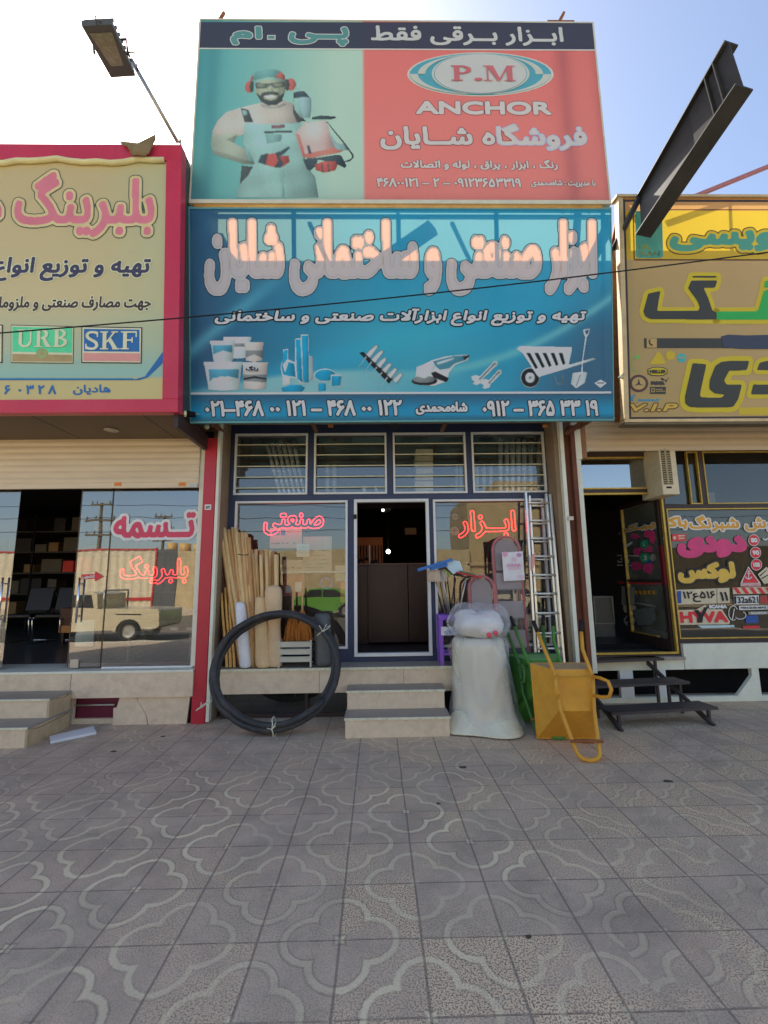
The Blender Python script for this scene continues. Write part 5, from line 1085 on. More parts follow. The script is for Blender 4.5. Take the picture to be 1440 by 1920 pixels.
for i, (xr, yf, z0, z1) in enumerate(((-3.66, -.74, 0, .21), (P(92, 1315, -.44).x, -.44, .21, .42))):
    mb = MB(m_stone); mb.box(-8.5, xr - .03, yf + .02, -.07, z0, z1 - .025); mb.build('riser', lst, bevel=.004)
    mb = MB(m_stonetop); mb.box(-8.5, xr, yf + .012, -.065, z1 - .025, z1); mb.box(-8.5, xr, yf, yf + .0115, z1 - .025, z1 - .003, m_stoneedge); mb.build('tread', lst, bevel=.003)
    mb = MB(m_conc); y_ = yf + .02; random.seed(5 + i); pts = [(xr - .029, y_, z0)]
    pts += [(xr - .029, -.07, z0), (xr - .029, -.07, z1 - .026)] + [(xr - .029, y_ + (-.07 - y_) * (1 - k / 6), z1 - .026 - random.uniform(0, .035)) for k in range(1, 6)] + [(xr - .029, y_, z1 - .03)]
    mb.prism(pts, (.024, 0, 0)); mb.build('broken_side', lst)
mb = MB(mat('white foam board', (196, 202, 210), .6, var=.04)); q = [G(*p, .03) for p in ((93, 1380), (175, 1361), (181, 1372), (95, 1390))]; mb.prism(q, (0, 0, -.027)); tag(mb.build('foam_board', bevel=.003), 'white slab of board lying on the pavement beside the left steps', 'board')

# hose coil leaning on the plinth
m_hose = mat('black hose rubber', (40, 42, 46), .5, var=.2, vs=8, dirt=.3, dirtc=(110, 106, 100), bump=.1)
hose = thing('hose_coil', 'large coil of thick black hose leaning against the plinth below the bundle of sticks', 'hose', (-1.28, -.4, 0))
hc = G(510, 1379); hx_ = P(510, 1379, -.42).x; HR = .66; lean = math.atan2(.36, 1.28)
mb = MB(m_hose); random.seed(11); pts = []
for k in range(3 * 40 + 1):
    t = k / 40; a = 2 * math.pi * t - .6; lp = int(t + 1e-6); fr = t - lp
    r = HR + .018 * math.sin(2 * a + lp) + .028 * (t - 1.5) * (1 if lp < 2 else -1); off = -.05 * t + .06 + .02 * math.sin(a * 1.5 + lp)
    rr = r * (1.045 if abs(math.cos(a)) > .7 else 1.0); u, w = rr * math.cos(a) * 1.04, r * math.sin(a) + HR + .045
    pts.append(Vector((hx_ + u, -.46 + w * math.sin(lean) + off * math.cos(lean), max(.043, w * math.cos(lean) - off * math.sin(lean)))))
mb.tube(pts, .037, 10); mb.build('hose', hose)
m_str = mat('white string', (188, 184, 170), .8)
for i, px in enumerate(((607, 1182), (384, 1322), (514, 1362))):
    c = P(*px, (-.14, -.36, -.5)[i]); mb = MB(m_str); ax = Vector((c.x - hx_, 0, c.z - .7)).normalized(); tn = Vector((-ax.z, 0, ax.x))
    lp = [c + ax * .10 * math.cos(a) + Vector((0, 1, 0)) * .10 * math.sin(a) + tn * random.uniform(-.01, .01) for a in [q * 2 * math.pi / 12 for q in range(12)]]; mb.tube(lp, .006, 5, True)
    for q in range(3): mb.tube([c + Vector((0, -.1, 0)), c + Vector((random.uniform(-.05, .05), -.12, random.uniform(.0, .09)))], .004, 5)
    mb.build('tie', hose)

# ------------------------------------------------------------------ things on the left sill
def stick(name, top, bot, yt, yb, r, m, label, cat, group, wob=.006, rt=None):
    a = P(top[0], top[1], yt); b0 = P(bot[0], 1245, yb); b = Vector((b0.x, yb, ZS + .001)); n = 9; pts = []; rs = []
    for i in range(n + 1):
        t = i / n; p = b.lerp(a, t); s_ = wob * math.sin(math.pi * t); pts.append(p + Vector((s_ * random.uniform(-1, 1), s_ * random.uniform(-1, 1), 0))); rs.append((r + ((rt or r) - r) * t) * random.uniform(.95, 1.05))
    mb = MB(m); mb.tube(pts, rs, 9); return tag(mb.build(name, loc=b), label, cat, group)
m_wood2 = mat('grey wood handle', (150, 120, 86), .65, var=.28, vs=5, stretch=(6, 6, .6)); m_wood3 = mat('pale sanded wood', (186, 154, 116), .55, var=.22, vs=5, stretch=(6, 6, .6))
random.seed(21); GH = 'wooden tool handles bundled on the left sill'
tops = [(413, 993), (420, 990), (428, 993), (436, 989), (442, 991), (447, 999), (454, 998), (461, 1000), (466, 1008)]; bots = [453, 459, 463, 466, 470, 473, 475, 478, 481]
for i, (t, b) in enumerate(zip(tops, bots)): stick('wooden_pole', t, (b, 1245), .22 + .012 * (i % 4), .10 + .03 * (i % 3), .024 + .003 * (i % 3), [m_wood, m_wood3, m_wood2][i % 3], 'tall bare wooden tool handle in the taller left-leaning bunch on the left sill', 'wooden pole', GH)
for i in range(9): stick('wooden_pole', (414 + i * 5.6, 996 + (i * 7) % 9), (449 + i * 3.9, 1245), .27, .17 + .02 * (i % 2), .024, [m_wood2, m_wood, m_wood2][i % 3], 'bare wooden pole in the back row of the taller left-leaning bunch on the left sill', 'wooden pole', GH)
tops = [(462, 1034), (471, 1031), (480, 1030), (490, 1031), (499, 1030), (507, 1032), (512, 1035), (474, 1038), (494, 1037)]; bots = [480, 484, 489, 496, 501, 507, 511, 487, 499]
for i, (t, b) in enumerate(zip(tops, bots)): stick('wooden_pole', t, (b, 1245), .24 + .015 * (i % 3), .13 + .03 * (i % 3), .026 + .002 * (i % 2), [m_wood2, m_wood, m_wood3][i % 3], 'mid-length wooden tool handle standing behind the cloth-wrapped bundles on the left sill', 'wooden pole', GH)
for i, (t, b) in enumerate((((489, 1040), 497), ((500, 1042), 505), ((518, 1040), 519))): stick('wooden_pole', t, (b, 1245), .13, .1, (.024, .022, .030)[i], m_wood3, ('thick pale handle rising from the left edge of the beige cloth wrap', 'thin pale handle rising from the middle of the beige cloth wrap', 'short stout handle standing upright at the right of the beige cloth wrap')[i], 'wooden pole', GH, .002)
mb = MB(m_ink); c0, c1 = P(446, 1039, .06), P(466, 1040, .06); mb.tube([c0, (c0 + c1) / 2 + Vector((0, -.02, -.01)), c1], .006, 6); tag(mb.build('binding_wire'), 'dark wire tied round the taller bunch of wooden handles', 'wire')
m_bam = mat('yellow bamboo', (176, 136, 80), .45, var=.25, vs=6, stretch=(3, 3, 1), dirt=.3, dirtc=(110, 76, 40)); m_twig = mat('dark twig bark', (78, 52, 36), .8, var=.35, vs=14, dirt=.3, dirtc=(170, 140, 100))
def bamboo(top, bot, yt, yb, r, label):
    a = P(*top, yt); b0 = P(bot, 1245, yb); b = Vector((b0.x, yb, ZS + .001)); pts = []; rs = []; L_ = (a - b).length; n = max(4, int(L_ / .12))
    for i in range(n):
        for f, k in ((.04, 1.18), (.1, .98), (.9, .97)): t = (i + f) / n; pts.append(b.lerp(a, t) + Vector((.004 * math.sin(7 * t), 0, 0))); rs.append(r * k * (1 - .25 * t))
    mb = MB(m_bam); mb.tube(pts, rs, 8); tag(mb.build('bamboo_cane', loc=b), label, 'bamboo cane', 'bamboo canes')
bamboo((415, 1110), 426, .2, .08, .02, 'leftmost knobbly yellow bamboo cane beside the dark twigs'); bamboo((422, 1100), 433, .21, .08, .02, 'middle of the three yellow bamboo canes beside the white roll'); bamboo((429, 1120), 440, .2, .08, .018, 'yellow bamboo cane right against the white plastic-wrapped roll')
random.seed(4)
for i in range(6): stick('dark_twig', (419 + i * 1.5, 984 + random.uniform(0, 22)), (417 + i * 2.2, 1245), .26 + .02 * (i % 2), .2 + .02 * (i % 3), .013, m_twig, 'dark knotty twig standing in the far left corner of the left sill', 'twig', 'dark twigs in the corner', .014)
def wrap(name, top, bot, yt, yb, prof, m, label, cat, fold=.10, seg=20, seed=1, flat_=1.0):
    """soft wrapped bundle standing on the sill: profile of (t, radius) along its axis, with folds"""
    random.seed(seed); a = P(*top, yt); b0 = P(bot, 1245, yb); b = Vector((b0.x, yb, ZS + .001)); vs = []; n = len(prof); ph = [random.uniform(0, 6.28) for _ in range(6)]
    for i, (t, r) in enumerate(prof):
        c = b.lerp(a, t)
        for k in range(seg):
            an = 2 * math.pi * k / seg; f = 1 + fold * (math.sin(3 * an + ph[0] + 3 * t) * .5 + math.sin(7 * an + ph[1] + 5 * t) * .35 + math.sin(5 * an - 9 * t + ph[2]) * .35)
            vs.append(c + Vector((r * f * math.cos(an), r * f * math.sin(an) * flat_, 0)))
    fs = [(i * seg + k, i * seg + (k + 1) % seg, (i + 1) * seg + (k + 1) % seg, (i + 1) * seg + k) for i in range(n - 1) for k in range(seg)]
    mb = MB(m); mb.add(vs, fs, m, True); mb.f.append(list(range(seg))); mb.fm.append(0); mb.sm.append(False); mb.f.append([(n - 1) * seg + k for k in range(seg)]); mb.fm.append(0); mb.sm.append(True)
    return tag(mb.build(name, loc=b, sub=1), label, cat)
m_cloth = mat('beige wrapping cloth', (172, 154, 128), .8, var=.1, vs=4, bump=.3, bs=25); m_cloth2 = mat('sandy wrapping cloth', (178, 156, 124), .8, var=.14, vs=5, bump=.35, bs=18)
m_roll = mat('white plastic wrap', (184, 188, 202), .3, var=.08, vs=10, bump=.7, bs=16, spec=.7); m_greyroll = mat('dark grey plastic roll', (72, 76, 80), .45, var=.1, vs=3, bump=.2, bs=14)
pr = [(0, .075), (.05, .078), (.3, .074), (.6, .072), (.9, .07), (1, .062)]
wrap('wrapped_roll', (450, 1127), 461, .12, .05, pr, m_roll, 'slim roll wrapped in white crinkled plastic, standing between bamboo canes and handles', 'roll', .07, seed=2)
wrap('cloth_bundle', (489, 1118), 495, .10, .06, [(0, .092), (.04, .1), (.25, .092), (.5, .088), (.75, .086), (.95, .074), (1, .07)], m_cloth2, 'bundle of handles wrapped in sandy cloth, left of the flared beige wrap', 'bundle', .09, seed=5)
wrap('cloth_bundle', (513, 1096), 516, .06, .07, [(0, .085), (.04, .092), (.3, .084), (.52, .07), (.58, .085), (.66, .10), (.85, .112), (1, .116)], m_cloth, 'bundle in smooth beige cloth flaring out at the top, behind the black coil', 'bundle', .07, seed=8, flat_=.8)
wrap('plastic_roll', (604, 1150), 607, .16, .12, [(0, .10), (.05, .11), (.4, .108), (.8, .11), (.97, .10), (1, .085)], m_greyroll, 'dark grey plastic roll standing right of the grey metal rack', 'roll', .04, seed=9)
m_brm = mat('broom straw', (150, 98, 44), .75, var=.35, vs=16, stretch=(6, 6, .5), bump=.6, bs=60)
def broom(px0, top, xs0, xs1, ytop, label):
    r_ = P(px0, 1150, .2); root = thing('straw_broom', label, 'broom', (r_.x, .2, ZS + .24), 'straw brooms')
    a = P(*top, .25); b = P(px0, 1152, .22); mb = MB(m_wood); mb.tube([b - Vector((0, 0, .05)), a], [.016, .012], 8); mb.build('handle', root)
    mb = MB(m_brm); random.seed(int(px0)); L0 = P(xs0, 1198, .15); L1 = P(xs1, 1198, .15)
    for k in range(60):
        t = random.random(); q = L0.lerp(L1, t) + Vector((0, random.uniform(-.05, .06), random.uniform(-.05, .02))); s_ = b + Vector((random.uniform(-.03, .03), random.uniform(-.02, .02), random.uniform(-.02, .05)))
        mb.tube([s_, s_.lerp(q, .5) + Vector(((t - .5) * .05, -.02, 0)), q], [.008, .010, .006], 5, caps=False)
    mb.build('bristles', root)
broom(549, (549, 1112), 532, 560, .2, 'straw broom at the left of the pair behind the grey metal rack'); broom(567, (567, 1104), 560, 586, .2, 'straw broom at the right of the pair, beside the grey plastic roll')
rack = thing('metal_rack', 'low grey metal slatted rack standing on the left sill before the straw brooms', 'rack', (P(552, 1245, .03).x, .08, ZS))
ra, rb = P(521, 1240, .02).x, P(584, 1240, .02).x; rz = P(552, 1200, .02).z; m_rk = mat('grey painted steel', (150, 156, 154), .4, metal=.2, var=.06)
for x in (ra, rb - .022):
    for y in (.02, .16): mb = MB(m_rk); mb.box(x, x + .022, y, y + .022, ZS + .001, rz); mb.build('leg', rack, bevel=.002)
h_ = rz - ZS
for k in range(3): z = rz - .02 - k * h_ * .27; mb = MB(m_rk); mb.box(ra + .0225, rb - .0225, .024, .036, z - h_ * .2, z); mb.box(ra + .0225, rb - .0225, .017, .024, z - .012, z); mb.box(ra + .0225, rb - .0225, .036, .17, z - h_ * .2, z - h_ * .2 + .006); mb.build('slat', rack, bevel=.002)
mb = MB(m_rk); mb.box(rb + .002, rb + .012, .03, .16, ZS + .03, rz - .02, m_ink)
for k in range(4): mb.lathe([(.007, 0), (.007, .006), (0, .007)], (rb + .012, .05, ZS + .06 + k * h_ * .22), 'X', 8, m_chrome)
mb.build('side_plate', rack)

# ------------------------------------------------------------------ big wrapped roll with a bag on top
m_bag = mat('milky plastic sheet', (188, 178, 164), .26, var=.14, vs=2.5, bump=1.0, bs=5, spec=.6, stretch=(1, 1, .5))
bagx = P(911, 1378, -.30).x; big = thing('wrapped_foam_roll', 'tall fat roll wrapped in milky plastic standing on the pavement right of the steps', 'roll', (bagx, -.26, 0))
def blob(mb, c, rows, seg=40, fold=.03, seed=1, m=None, smooth=True, ell_=1.0, twist=2.0):
    random.seed(seed); ph = [random.uniform(0, 6.28) for _ in range(8)]; vs = []; n = len(rows)
    for i, (r, z, dx) in enumerate(rows):
        for k in range(seg):
            a = 2 * math.pi * k / seg; f = 1 + fold * (math.sin(2 * a + ph[0] + twist * z) * .8 + math.sin(5 * a + ph[1] + 3 * twist * z) * .5 + math.sin(9 * a + ph[2] - 4 * twist * z) * .4 + math.sin(13 * a + ph[3] + 7 * z) * .25)
            vs.append((c[0] + dx + r * f * math.cos(a), c[1] + r * f * math.sin(a) * ell_, c[2] + z))
    fs = [(i * seg + k, i * seg + (k + 1) % seg, (i + 1) * seg + (k + 1) % seg, (i + 1) * seg + k) for i in range(n - 1) for k in range(seg)]
    b0 = len(mb.v); mb.add(vs, fs, m, smooth); mi = mb._mi(m)
    mb.f.append([b0 + k for k in range(seg)]); mb.fm.append(mi); mb.sm.append(False); mb.f.append([b0 + (n - 1) * seg + k for k in range(seg)]); mb.fm.append(mi); mb.sm.append(smooth)
mb = MB(m_bag); blob(mb, (bagx, -.24, 0), [(.36, 0, .01), (.365, .04, .01), (.35, .15, 0), (.335, .3, -.01), (.325, .5, -.02), (.315, .7, -.03), (.315, .88, -.035), (.305, .97, -.04), (.27, 1.0, -.04)], 48, .022, 3); mb.build('foam_roll', big, sub=1)
m_flm = film('loose milky film', (222, 214, 206), .55, .10, 1.0, 3.6)
mb = MB(m_flm); blob(mb, (bagx + .01, -.25, 0), [(.40, .01, .01), (.41, .06, .01), (.385, .16, 0), (.362, .3, -.005), (.350, .5, -.015), (.345, .7, -.025), (.345, .88, -.03), (.34, .96, -.035), (.30, 1.02, -.04)], 72, .075, 13, twist=3.8); mb.f = mb.f[:-2]; mb.fm = mb.fm[:-2]; mb.sm = mb.sm[:-2]; mb.build('loose_film', big, recalc=False, sub=1)
mb = MB(m_bag); random.seed(8); vs = []
for i in range(5):
    for j in range(9): a = rad(188 + j * 17); t = i / 4; r = .36 + .17 * t * (1 + .4 * math.sin(j * 1.3)); vs.append((bagx + r * math.cos(a), -.24 + r * math.sin(a) * .95, max(.004, .17 * (1 - t) * (1 + .3 * math.sin(j * 1.1)) + .006 + random.uniform(0, .012))))
mb.add(vs, [(i * 9 + j, i * 9 + j + 1, (i + 1) * 9 + j + 1, (i + 1) * 9 + j) for i in range(4) for j in range(8)], None, True)
o = mb.build('trailing_sheet', big, recalc=False, sub=1); o.modifiers.new('thick', 'SOLIDIFY').thickness = .004
mb = MB(film('thin plastic sheet', (150, 140, 136), .45)); c = [P(*p, -.12) for p in ((862, 1180), (838, 1215), (846, 1240), (850, 1256), (866, 1250), (868, 1200))]; mb.prism(c, (.01, .05, .01)); mb.build('loose_flap', big, bevel=.008)
bag = thing('plastic_bag', 'stuffed clear plastic bag with two red dots lying on top of the tall milky roll', 'bag', (bagx - .04, -.26, 1.0))
m_pk = mat('frosted plastic', (184, 182, 188), .25, var=.10, vs=5, bump=.8, bs=9, spec=.7)
mb = MB(m_pk); random.seed(5); ph = [random.uniform(0, 6) for _ in range(6)]; vs = []; NS, NR = 28, 11
for i in range(NR):
    t = i / (NR - 1); x = -.30 + .60 * t; r = .185 * (1 - abs(2 * t - 1) ** 5) ** .5 + .004
    for k in range(NS): a = 2 * math.pi * k / NS; f = 1 + .05 * math.sin(3 * a + ph[0] + 7 * t) + .035 * math.sin(6 * a + ph[1] - 9 * t); z = r * f * math.sin(a) * .85; vs.append((bagx - .03 + x, -.30 + r * f * math.cos(a) * 1.25, 1.14 + max(-.13, z) + (.015 * math.sin(9 * t))))
mb.add(vs, [(i * NS + k, i * NS + (k + 1) % NS, (i + 1) * NS + (k + 1) % NS, (i + 1) * NS + k) for i in range(NR - 1) for k in range(NS)], None, True); mb.build('bag_body', bag, sub=1)
mb = MB(m_pk); blob(mb, (bagx - .15, -.24, 1.18), [(.15, 0, 0), (.17, .06, -.01), (.13, .12, -.01), (.05, .145, 0)], 24, .1, 6); blob(mb, (bagx + .06, -.22, 1.18), [(.13, 0, 0), (.15, .05, .0), (.11, .10, 0), (.04, .12, 0)], 24, .1, 7); mb.build('bag_top', bag, sub=1)
mb = MB(film('bag film', (210, 208, 214), .42, .14, 1.0, 5)); vs = []
for i in range(NR):
    t = i / (NR - 1); x = -.37 + .74 * t; r = .235 * (1 - abs(2 * t - 1) ** 7) ** .5 + .01
    for k in range(NS): a = 2 * math.pi * k / NS; f = 1 + .09 * math.sin(4 * a + ph[2] + 9 * t) + .07 * math.sin(7 * a + ph[3] - 13 * t) + .04 * math.sin(11 * a + 21 * t); z = r * f * math.sin(a) * .92; vs.append((bagx - .03 + x + .02 * math.sin(5 * a + 3), -.29 + r * f * math.cos(a) * 1.1, 1.17 + max(-.155, z)))
mb.add(vs, [(i * NS + k, i * NS + (k + 1) % NS, (i + 1) * NS + (k + 1) % NS, (i + 1) * NS + k) for i in range(NR - 1) for k in range(NS)], None, True); mb.build('outer_bag', bag, recalc=False, sub=1)
m_rd = mat('red sticker', (200, 70, 84), .4)
for px in (917, 929): mb = MB(m_rd); c = P(px, 1187 + (929 - px) * .3, -.565); mb.lathe([(.029, 0), (.029, -.012), (0, -.013)], c, 'Y', 18); mb.build('red_dot', bag)
mb = MB(mat('brown tie', (90, 70, 50), .7)); c = P(899, 1156, -.36); mb.lathe([(.02, -.01), (.03, .0), (.02, .012)], c, 'Y', 8); mb.tube([c, c + Vector((.02, -.02, -.03))], .006, 5); mb.build('tie', bag)

# ------------------------------------------------------------------ purple stand with squeegees and mops
m_pur = mat('purple paint', (112, 74, 168), .4, var=.08); stx0, stx1 = P(825, 1200, -.02).x, P(862, 1200, -.02).x + .12; stz = P(830, 1154, -.02).z
st = thing('display_stand', 'purple metal stand holding squeegees and mops on the sill right of the door', 'stand', ((stx0 + stx1) / 2, .1, ZS))
mb = MB(m_pur)
for y in (.02, .26):
    for x in (stx0, stx1 - .05): mb.box(x, x + .05, y, y + .03, ZS + .001, stz - .06)
    mb.box(stx0, stx1, y, y + .03, stz - .06, stz); mb.box(stx0 + .05, stx1 - .05, y, y + .03, ZS + .12, ZS + .15)
for x in (stx0, stx1 - .05): mb.box(x, x + .05, .05, .26, stz - .045, stz - .005); mb.box(x, x + .05, .05, .26, ZS + .1, ZS + .13)
mb.build('frame', st, bevel=.003)
a = prect(827, 1175, 862, 1191, .015); mb = MB(mat('white label', (200, 204, 206), .5)); mb.box(a[0], stx1 - .01, .010, .016, a[2], a[3]); lb = mb.build('label', st)
PLb = Plane(.0095, 0); letter('label_lettering', 'شاوی', PLb, (834, 1178, 863, 1189), [(.008, mat('label blue', (40, 90, 150), .5)), (.002, m_wframe)], lb, h0=.001)
m_dblue = mat('blue plastic', (40, 92, 160), .4); m_pblue = mat('pale blue plastic', (150, 176, 200), .4); m_mopw = mat('dirty white mop', (160, 150, 140), .9, var=.2, bump=.5, bs=30); m_grn = mat('green plastic', (96, 116, 50), .5)
def tool(name, label, cat, hb, ht, yb, yt, parts, mh, r=.011):
    a, b = P(*ht, yt), P(hb[0], hb[1], yb); root = thing(name, label, cat, b); mb = MB(mh); mb.tube([b, a], r, 8); mb.build('handle', root)
    for nm, fn, m in parts: q = MB(m); fn(q, a); q.build(nm, root, bevel=.003)
    return root
def blade(p0, p1, y0, y1, w, t):
    def f(q, a): q.bar(P(*p0, y0), P(*p1, y1), t, w, (0, 0, 1))
    return f
tool('floor_squeegee', 'blue squeegee with long blade tilted up, topmost in the purple stand', 'squeegee', (846, 1160), (826, 1068), .05, -.02, [('blade', blade((783, 1069), (848, 1049), -.12, -.06, .035, .04), m_dblue), ('clamp', blade((806, 1066), (838, 1058), -.07, -.03, .05, .05), m_dblue)], m_steel)
def dust(q, a): c = [P(*p, -.02) for p in ((832, 1058), (845, 1050), (862, 1052), (869, 1071), (856, 1074), (850, 1077))]; q.prism(c, (0, .035, 0))
tool('dustpan', 'pale blue plastic dustpan head among the mops in the purple stand', 'dustpan', (852, 1160), (852, 1075), .1, .0, [('pan', dust, m_pblue)], m_ink, .009)
for i, (hx0, tx) in enumerate(((838, 812), (842, 826))):
    def mop(q, a, tx=tx):
        c = P(tx, 1076, .04); q.hexa([c + Vector((x, y, z)) for z in (-.085, .05) for x, y in ((-.07, -.04), (.07, -.04), (.07, .05), (-.07, .05))])
        for k in range(9): q.tube([c + Vector((-.065 + k * .0163, -.042, .04)), c + Vector((-.07 + k * .0175, -.046, -.02)), c + Vector((-.072 + k * .018, -.04, -.1))], .009, 5)
    tool('floor_mop', ('dirty white mop head at the left under the blue squeegee', 'dirty white mop head in the middle under the blue squeegee')[i], 'mop', (hx0, 1160), (tx + 2, 1080), .12, .05, [('mop_head', mop, m_mopw)], m_steel, .010)
def gpad(q, a): c = [P(*p, -.01) for p in ((832, 1066), (846, 1076), (842, 1082), (834, 1079), (829, 1070))]; q.prism(c, (0, .03, 0))
tool('scrub_pad', 'small green scrubbing pad hanging below the blue squeegee', 'brush', (848, 1160), (838, 1079), .14, .02, [('pad', gpad, m_grn)], m_ink, .008)
tool('floor_squeegee', 'dark red and green squeegee right of the blue one, beside the wrapped ladders', 'squeegee', (858, 1160), (874, 1084), .08, .0, [('blade', blade((856, 1073), (903, 1083), -.05, .02, .02, .03), mat('dark red rubber', (150, 44, 52), .5)), ('clamp', blade((862, 1071), (890, 1078), -.04, .0, .02, .035), mat('dull green plastic', (60, 84, 66), .5))], m_steel)

# ------------------------------------------------------------------ step ladders in plastic, aluminium ladder
m_lred = mat('red ladder tube', (150, 66, 72), .4, var=.08); m_lgrey = mat('grey ladder step', (112, 104, 108), .5, var=.08)
def stepladder(name, label, pxs, ytop, zb, lean_, nst, yb, poster):
    x0, x1 = P(pxs[0], 1150, yb).x, P(pxs[1], 1150, yb).x; top = P((pxs[0] + pxs[1]) / 2, ytop, yb + lean_).z; w = x1 - x0; root = thing(name, label, 'step ladder', ((x0 + x1) / 2, yb, zb), 'step ladders wrapped in plastic')
    L_ = top - zb; rr = w / 2 - .02; yy = lambda z: yb + lean_ * (z - zb) / L_
    mb = MB(m_lred); pts = [Vector((x0 + .02, yy(zb), zb)), Vector((x0 + .02, yy(top - rr), top - rr))] + [Vector(((x0 + x1) / 2 - rr * math.cos(rad(a)), yy(top - rr + rr * math.sin(rad(a))), top - rr + rr * math.sin(rad(a)))) for a in range(15, 180, 15)] + [Vector((x1 - .02, yy(top - rr), top - rr)), Vector((x1 - .02, yy(zb), zb))]
    mb.tube(pts, .016, 8); mb.build('side_rail', root)
    zt_ = top - rr * .7; arc = [Vector(((x0 + x1) / 2 - (rr - .03) * math.cos(rad(a)), 0, max(0, (rr - .03) * math.sin(rad(a))))) for a in range(0, 181, 12)]
    mb = MB(m_lgrey); pl_ = [Vector((p.x, yy(top - rr + p.z) + .02, top - rr + p.z)) for p in arc]; pl_ += [Vector((x1 - .05, yy(zt_ - .35) + .02, zt_ - .32)), Vector((x0 + .05, yy(zt_ - .35) + .02, zt_ - .32))]; mb.prism(pl_, (0, .03, 0)); mb.build('platform', root)
    for k in range(nst):
        z = zt_ - .36 - (k + .6) * (zt_ - .4 - zb) / nst; mb = MB(m_lgrey); mb.hexa([(x0 + .036, yy(z) - .01, z), (x1 - .036, yy(z) - .01, z), (x1 - .036, yy(z) + .03, z + .20), (x0 + .036, yy(z) + .03, z + .20), (x0 + .036, yy(z) - .02, z + .02), (x1 - .036, yy(z) - .02, z + .02), (x1 - .036, yy(z) + .02, z + .225), (x0 + .036, yy(z) + .02, z + .225)]); mb.build('step', root, bevel=.004)
    mb = MB(m_lred)
    for x in (x0 + .05, x1 - .05): mb.tube([(x, yy(zb) + .09, zb), (x, yy(top - rr) + .05, top - rr)], .013, 8)
    mb.build('rear_leg', root)
    mb = MB(film(name + ' plastic', (200, 190, 190), .16 if poster else .30)); NX, NZ = 8, 16; vs = []
    for i in range(NZ + 1):
        for j in range(NX + 1):
            z = zb + .02 + (top + .02 - zb) * i / NZ; u = j / NX * 2 - 1; hw = w / 2 + .012
            if z > top - rr: hw = max(.02, math.sqrt(max(0, (rr + .03) ** 2 - (z - top + rr) ** 2)))
            vs.append(((x0 + x1) / 2 + u * hw, yy(z) - .035 + .02 * u * u + random.uniform(-.006, .006), z))
    mb.add(vs, [(i * (NX + 1) + j, i * (NX + 1) + j + 1, (i + 1) * (NX + 1) + j + 1, (i + 1) * (NX + 1) + j) for i in range(NZ) for j in range(NX)], None, True); mb.build('plastic_wrap', root, recalc=False)
    return root, yy
lad1, yy1 = stepladder('step_ladder', 'tall red framed step ladder in clear plastic with a white and pink label sheet', (931, 990), 1006, ZS, .14, 3, .06, True)
PL1 = Plane(.06 + .045, 0); m_pk1 = mat('poster pink', (196, 130, 160), .5); m_pk2 = mat('poster pale pink', (200, 160, 180), .5); k6 = crop(780, 960, 4.5)
pic('label_sheet', lad1, PL1, [(k6([(722, 342), (898, 332), (916, 574), (740, 584)]), mat('poster paper', (196, 180, 190), .5)), (k6(ell(750, 358, 24, 22)), m_pk1), (k6(ell(866, 364, 22, 18)), mat('poster violet', (150, 120, 160), .5)), (k6(ell(825, 400, 24, 18)), m_pk2), (k6([(770, 468), (880, 462), (886, 480), (776, 492)]), m_pk2), (k6(ell(880, 545, 30, 18)), m_pk2)], h0=.012)
letter('label_lettering', 'AZAR', PL1, tuple(k6([(760, 436)])[0] + k6([(882, 462)])[0]), [(.003, m_pk1)], lad1, latin=True, h0=.024)
lad2, _ = stepladder('step_ladder', 'short step ladder in cloudy plastic standing left of the tall wrapped ladder', (880, 934), 1080, ZS, .08, 2, .02, False)
al = thing('extension_ladder', 'tall bare aluminium ladder leaning in the right corner of the middle shop', 'ladder', (2.2, .1, ZS))
def ladder_sec(pl0, pl1, pr0, pr1, yb, yt, tag_, nr, zr0):
    A0, A1 = Vector((P(*pl1, yb).x, yb, ZS + .002)), P(*pl0, yt); B0, B1 = Vector((P(*pr1, yb).x, yb, ZS + .002)), P(*pr0, yt)
    for a, b in ((A0, A1), (B0, B1)): mb = MB(m_alu); mb.bar(a, b, .028, .06, (0, 1, 0)); mb.build('rail', al, bevel=.004)
    return A0, A1, B0, B1
S1 = ladder_sec((985, 924), (1003, 1228), (1031, 927), (1056, 1232), .04, .24, '', 9, 0)
for py in (941, 975, 1009, 1043, 1078, 1113, 1149, 1186, 1214):
    def at_z(a, b, z): t = (z - a.z) / (b.z - a.z); return a.lerp(b, t)
    z = P(1015, py, .15).z; mb = MB(m_alu); mb.tube([at_z(S1[0], S1[1], z), at_z(S1[2], S1[3], z)], .015, 8); mb.build('rung', al)
S2 = ladder_sec((992, 930), (1009, 1226), (1023, 926), (1048, 1226), .10, .29, '', 9, 0)
for py in (947, 981, 1015, 1049, 1084, 1119, 1155, 1192): z = P(1015, py, .2).z; mb = MB(m_alu); mb.tube([at_z(S2[0], S2[1], z), at_z(S2[2], S2[3], z)], .013, 8); mb.build('rung', al)
mb = MB(mat('pink rag', (176, 130, 124), .8)); c = [P(*p, .02) for p in ((997, 1042), (1004, 1036), (1003, 1055), (999, 1072), (996, 1068))]; mb.prism(c, (0, .03, 0)); tag(mb.build('rag', bevel=.004), 'small pink rag hanging on the left rail of the aluminium ladder', 'rag')

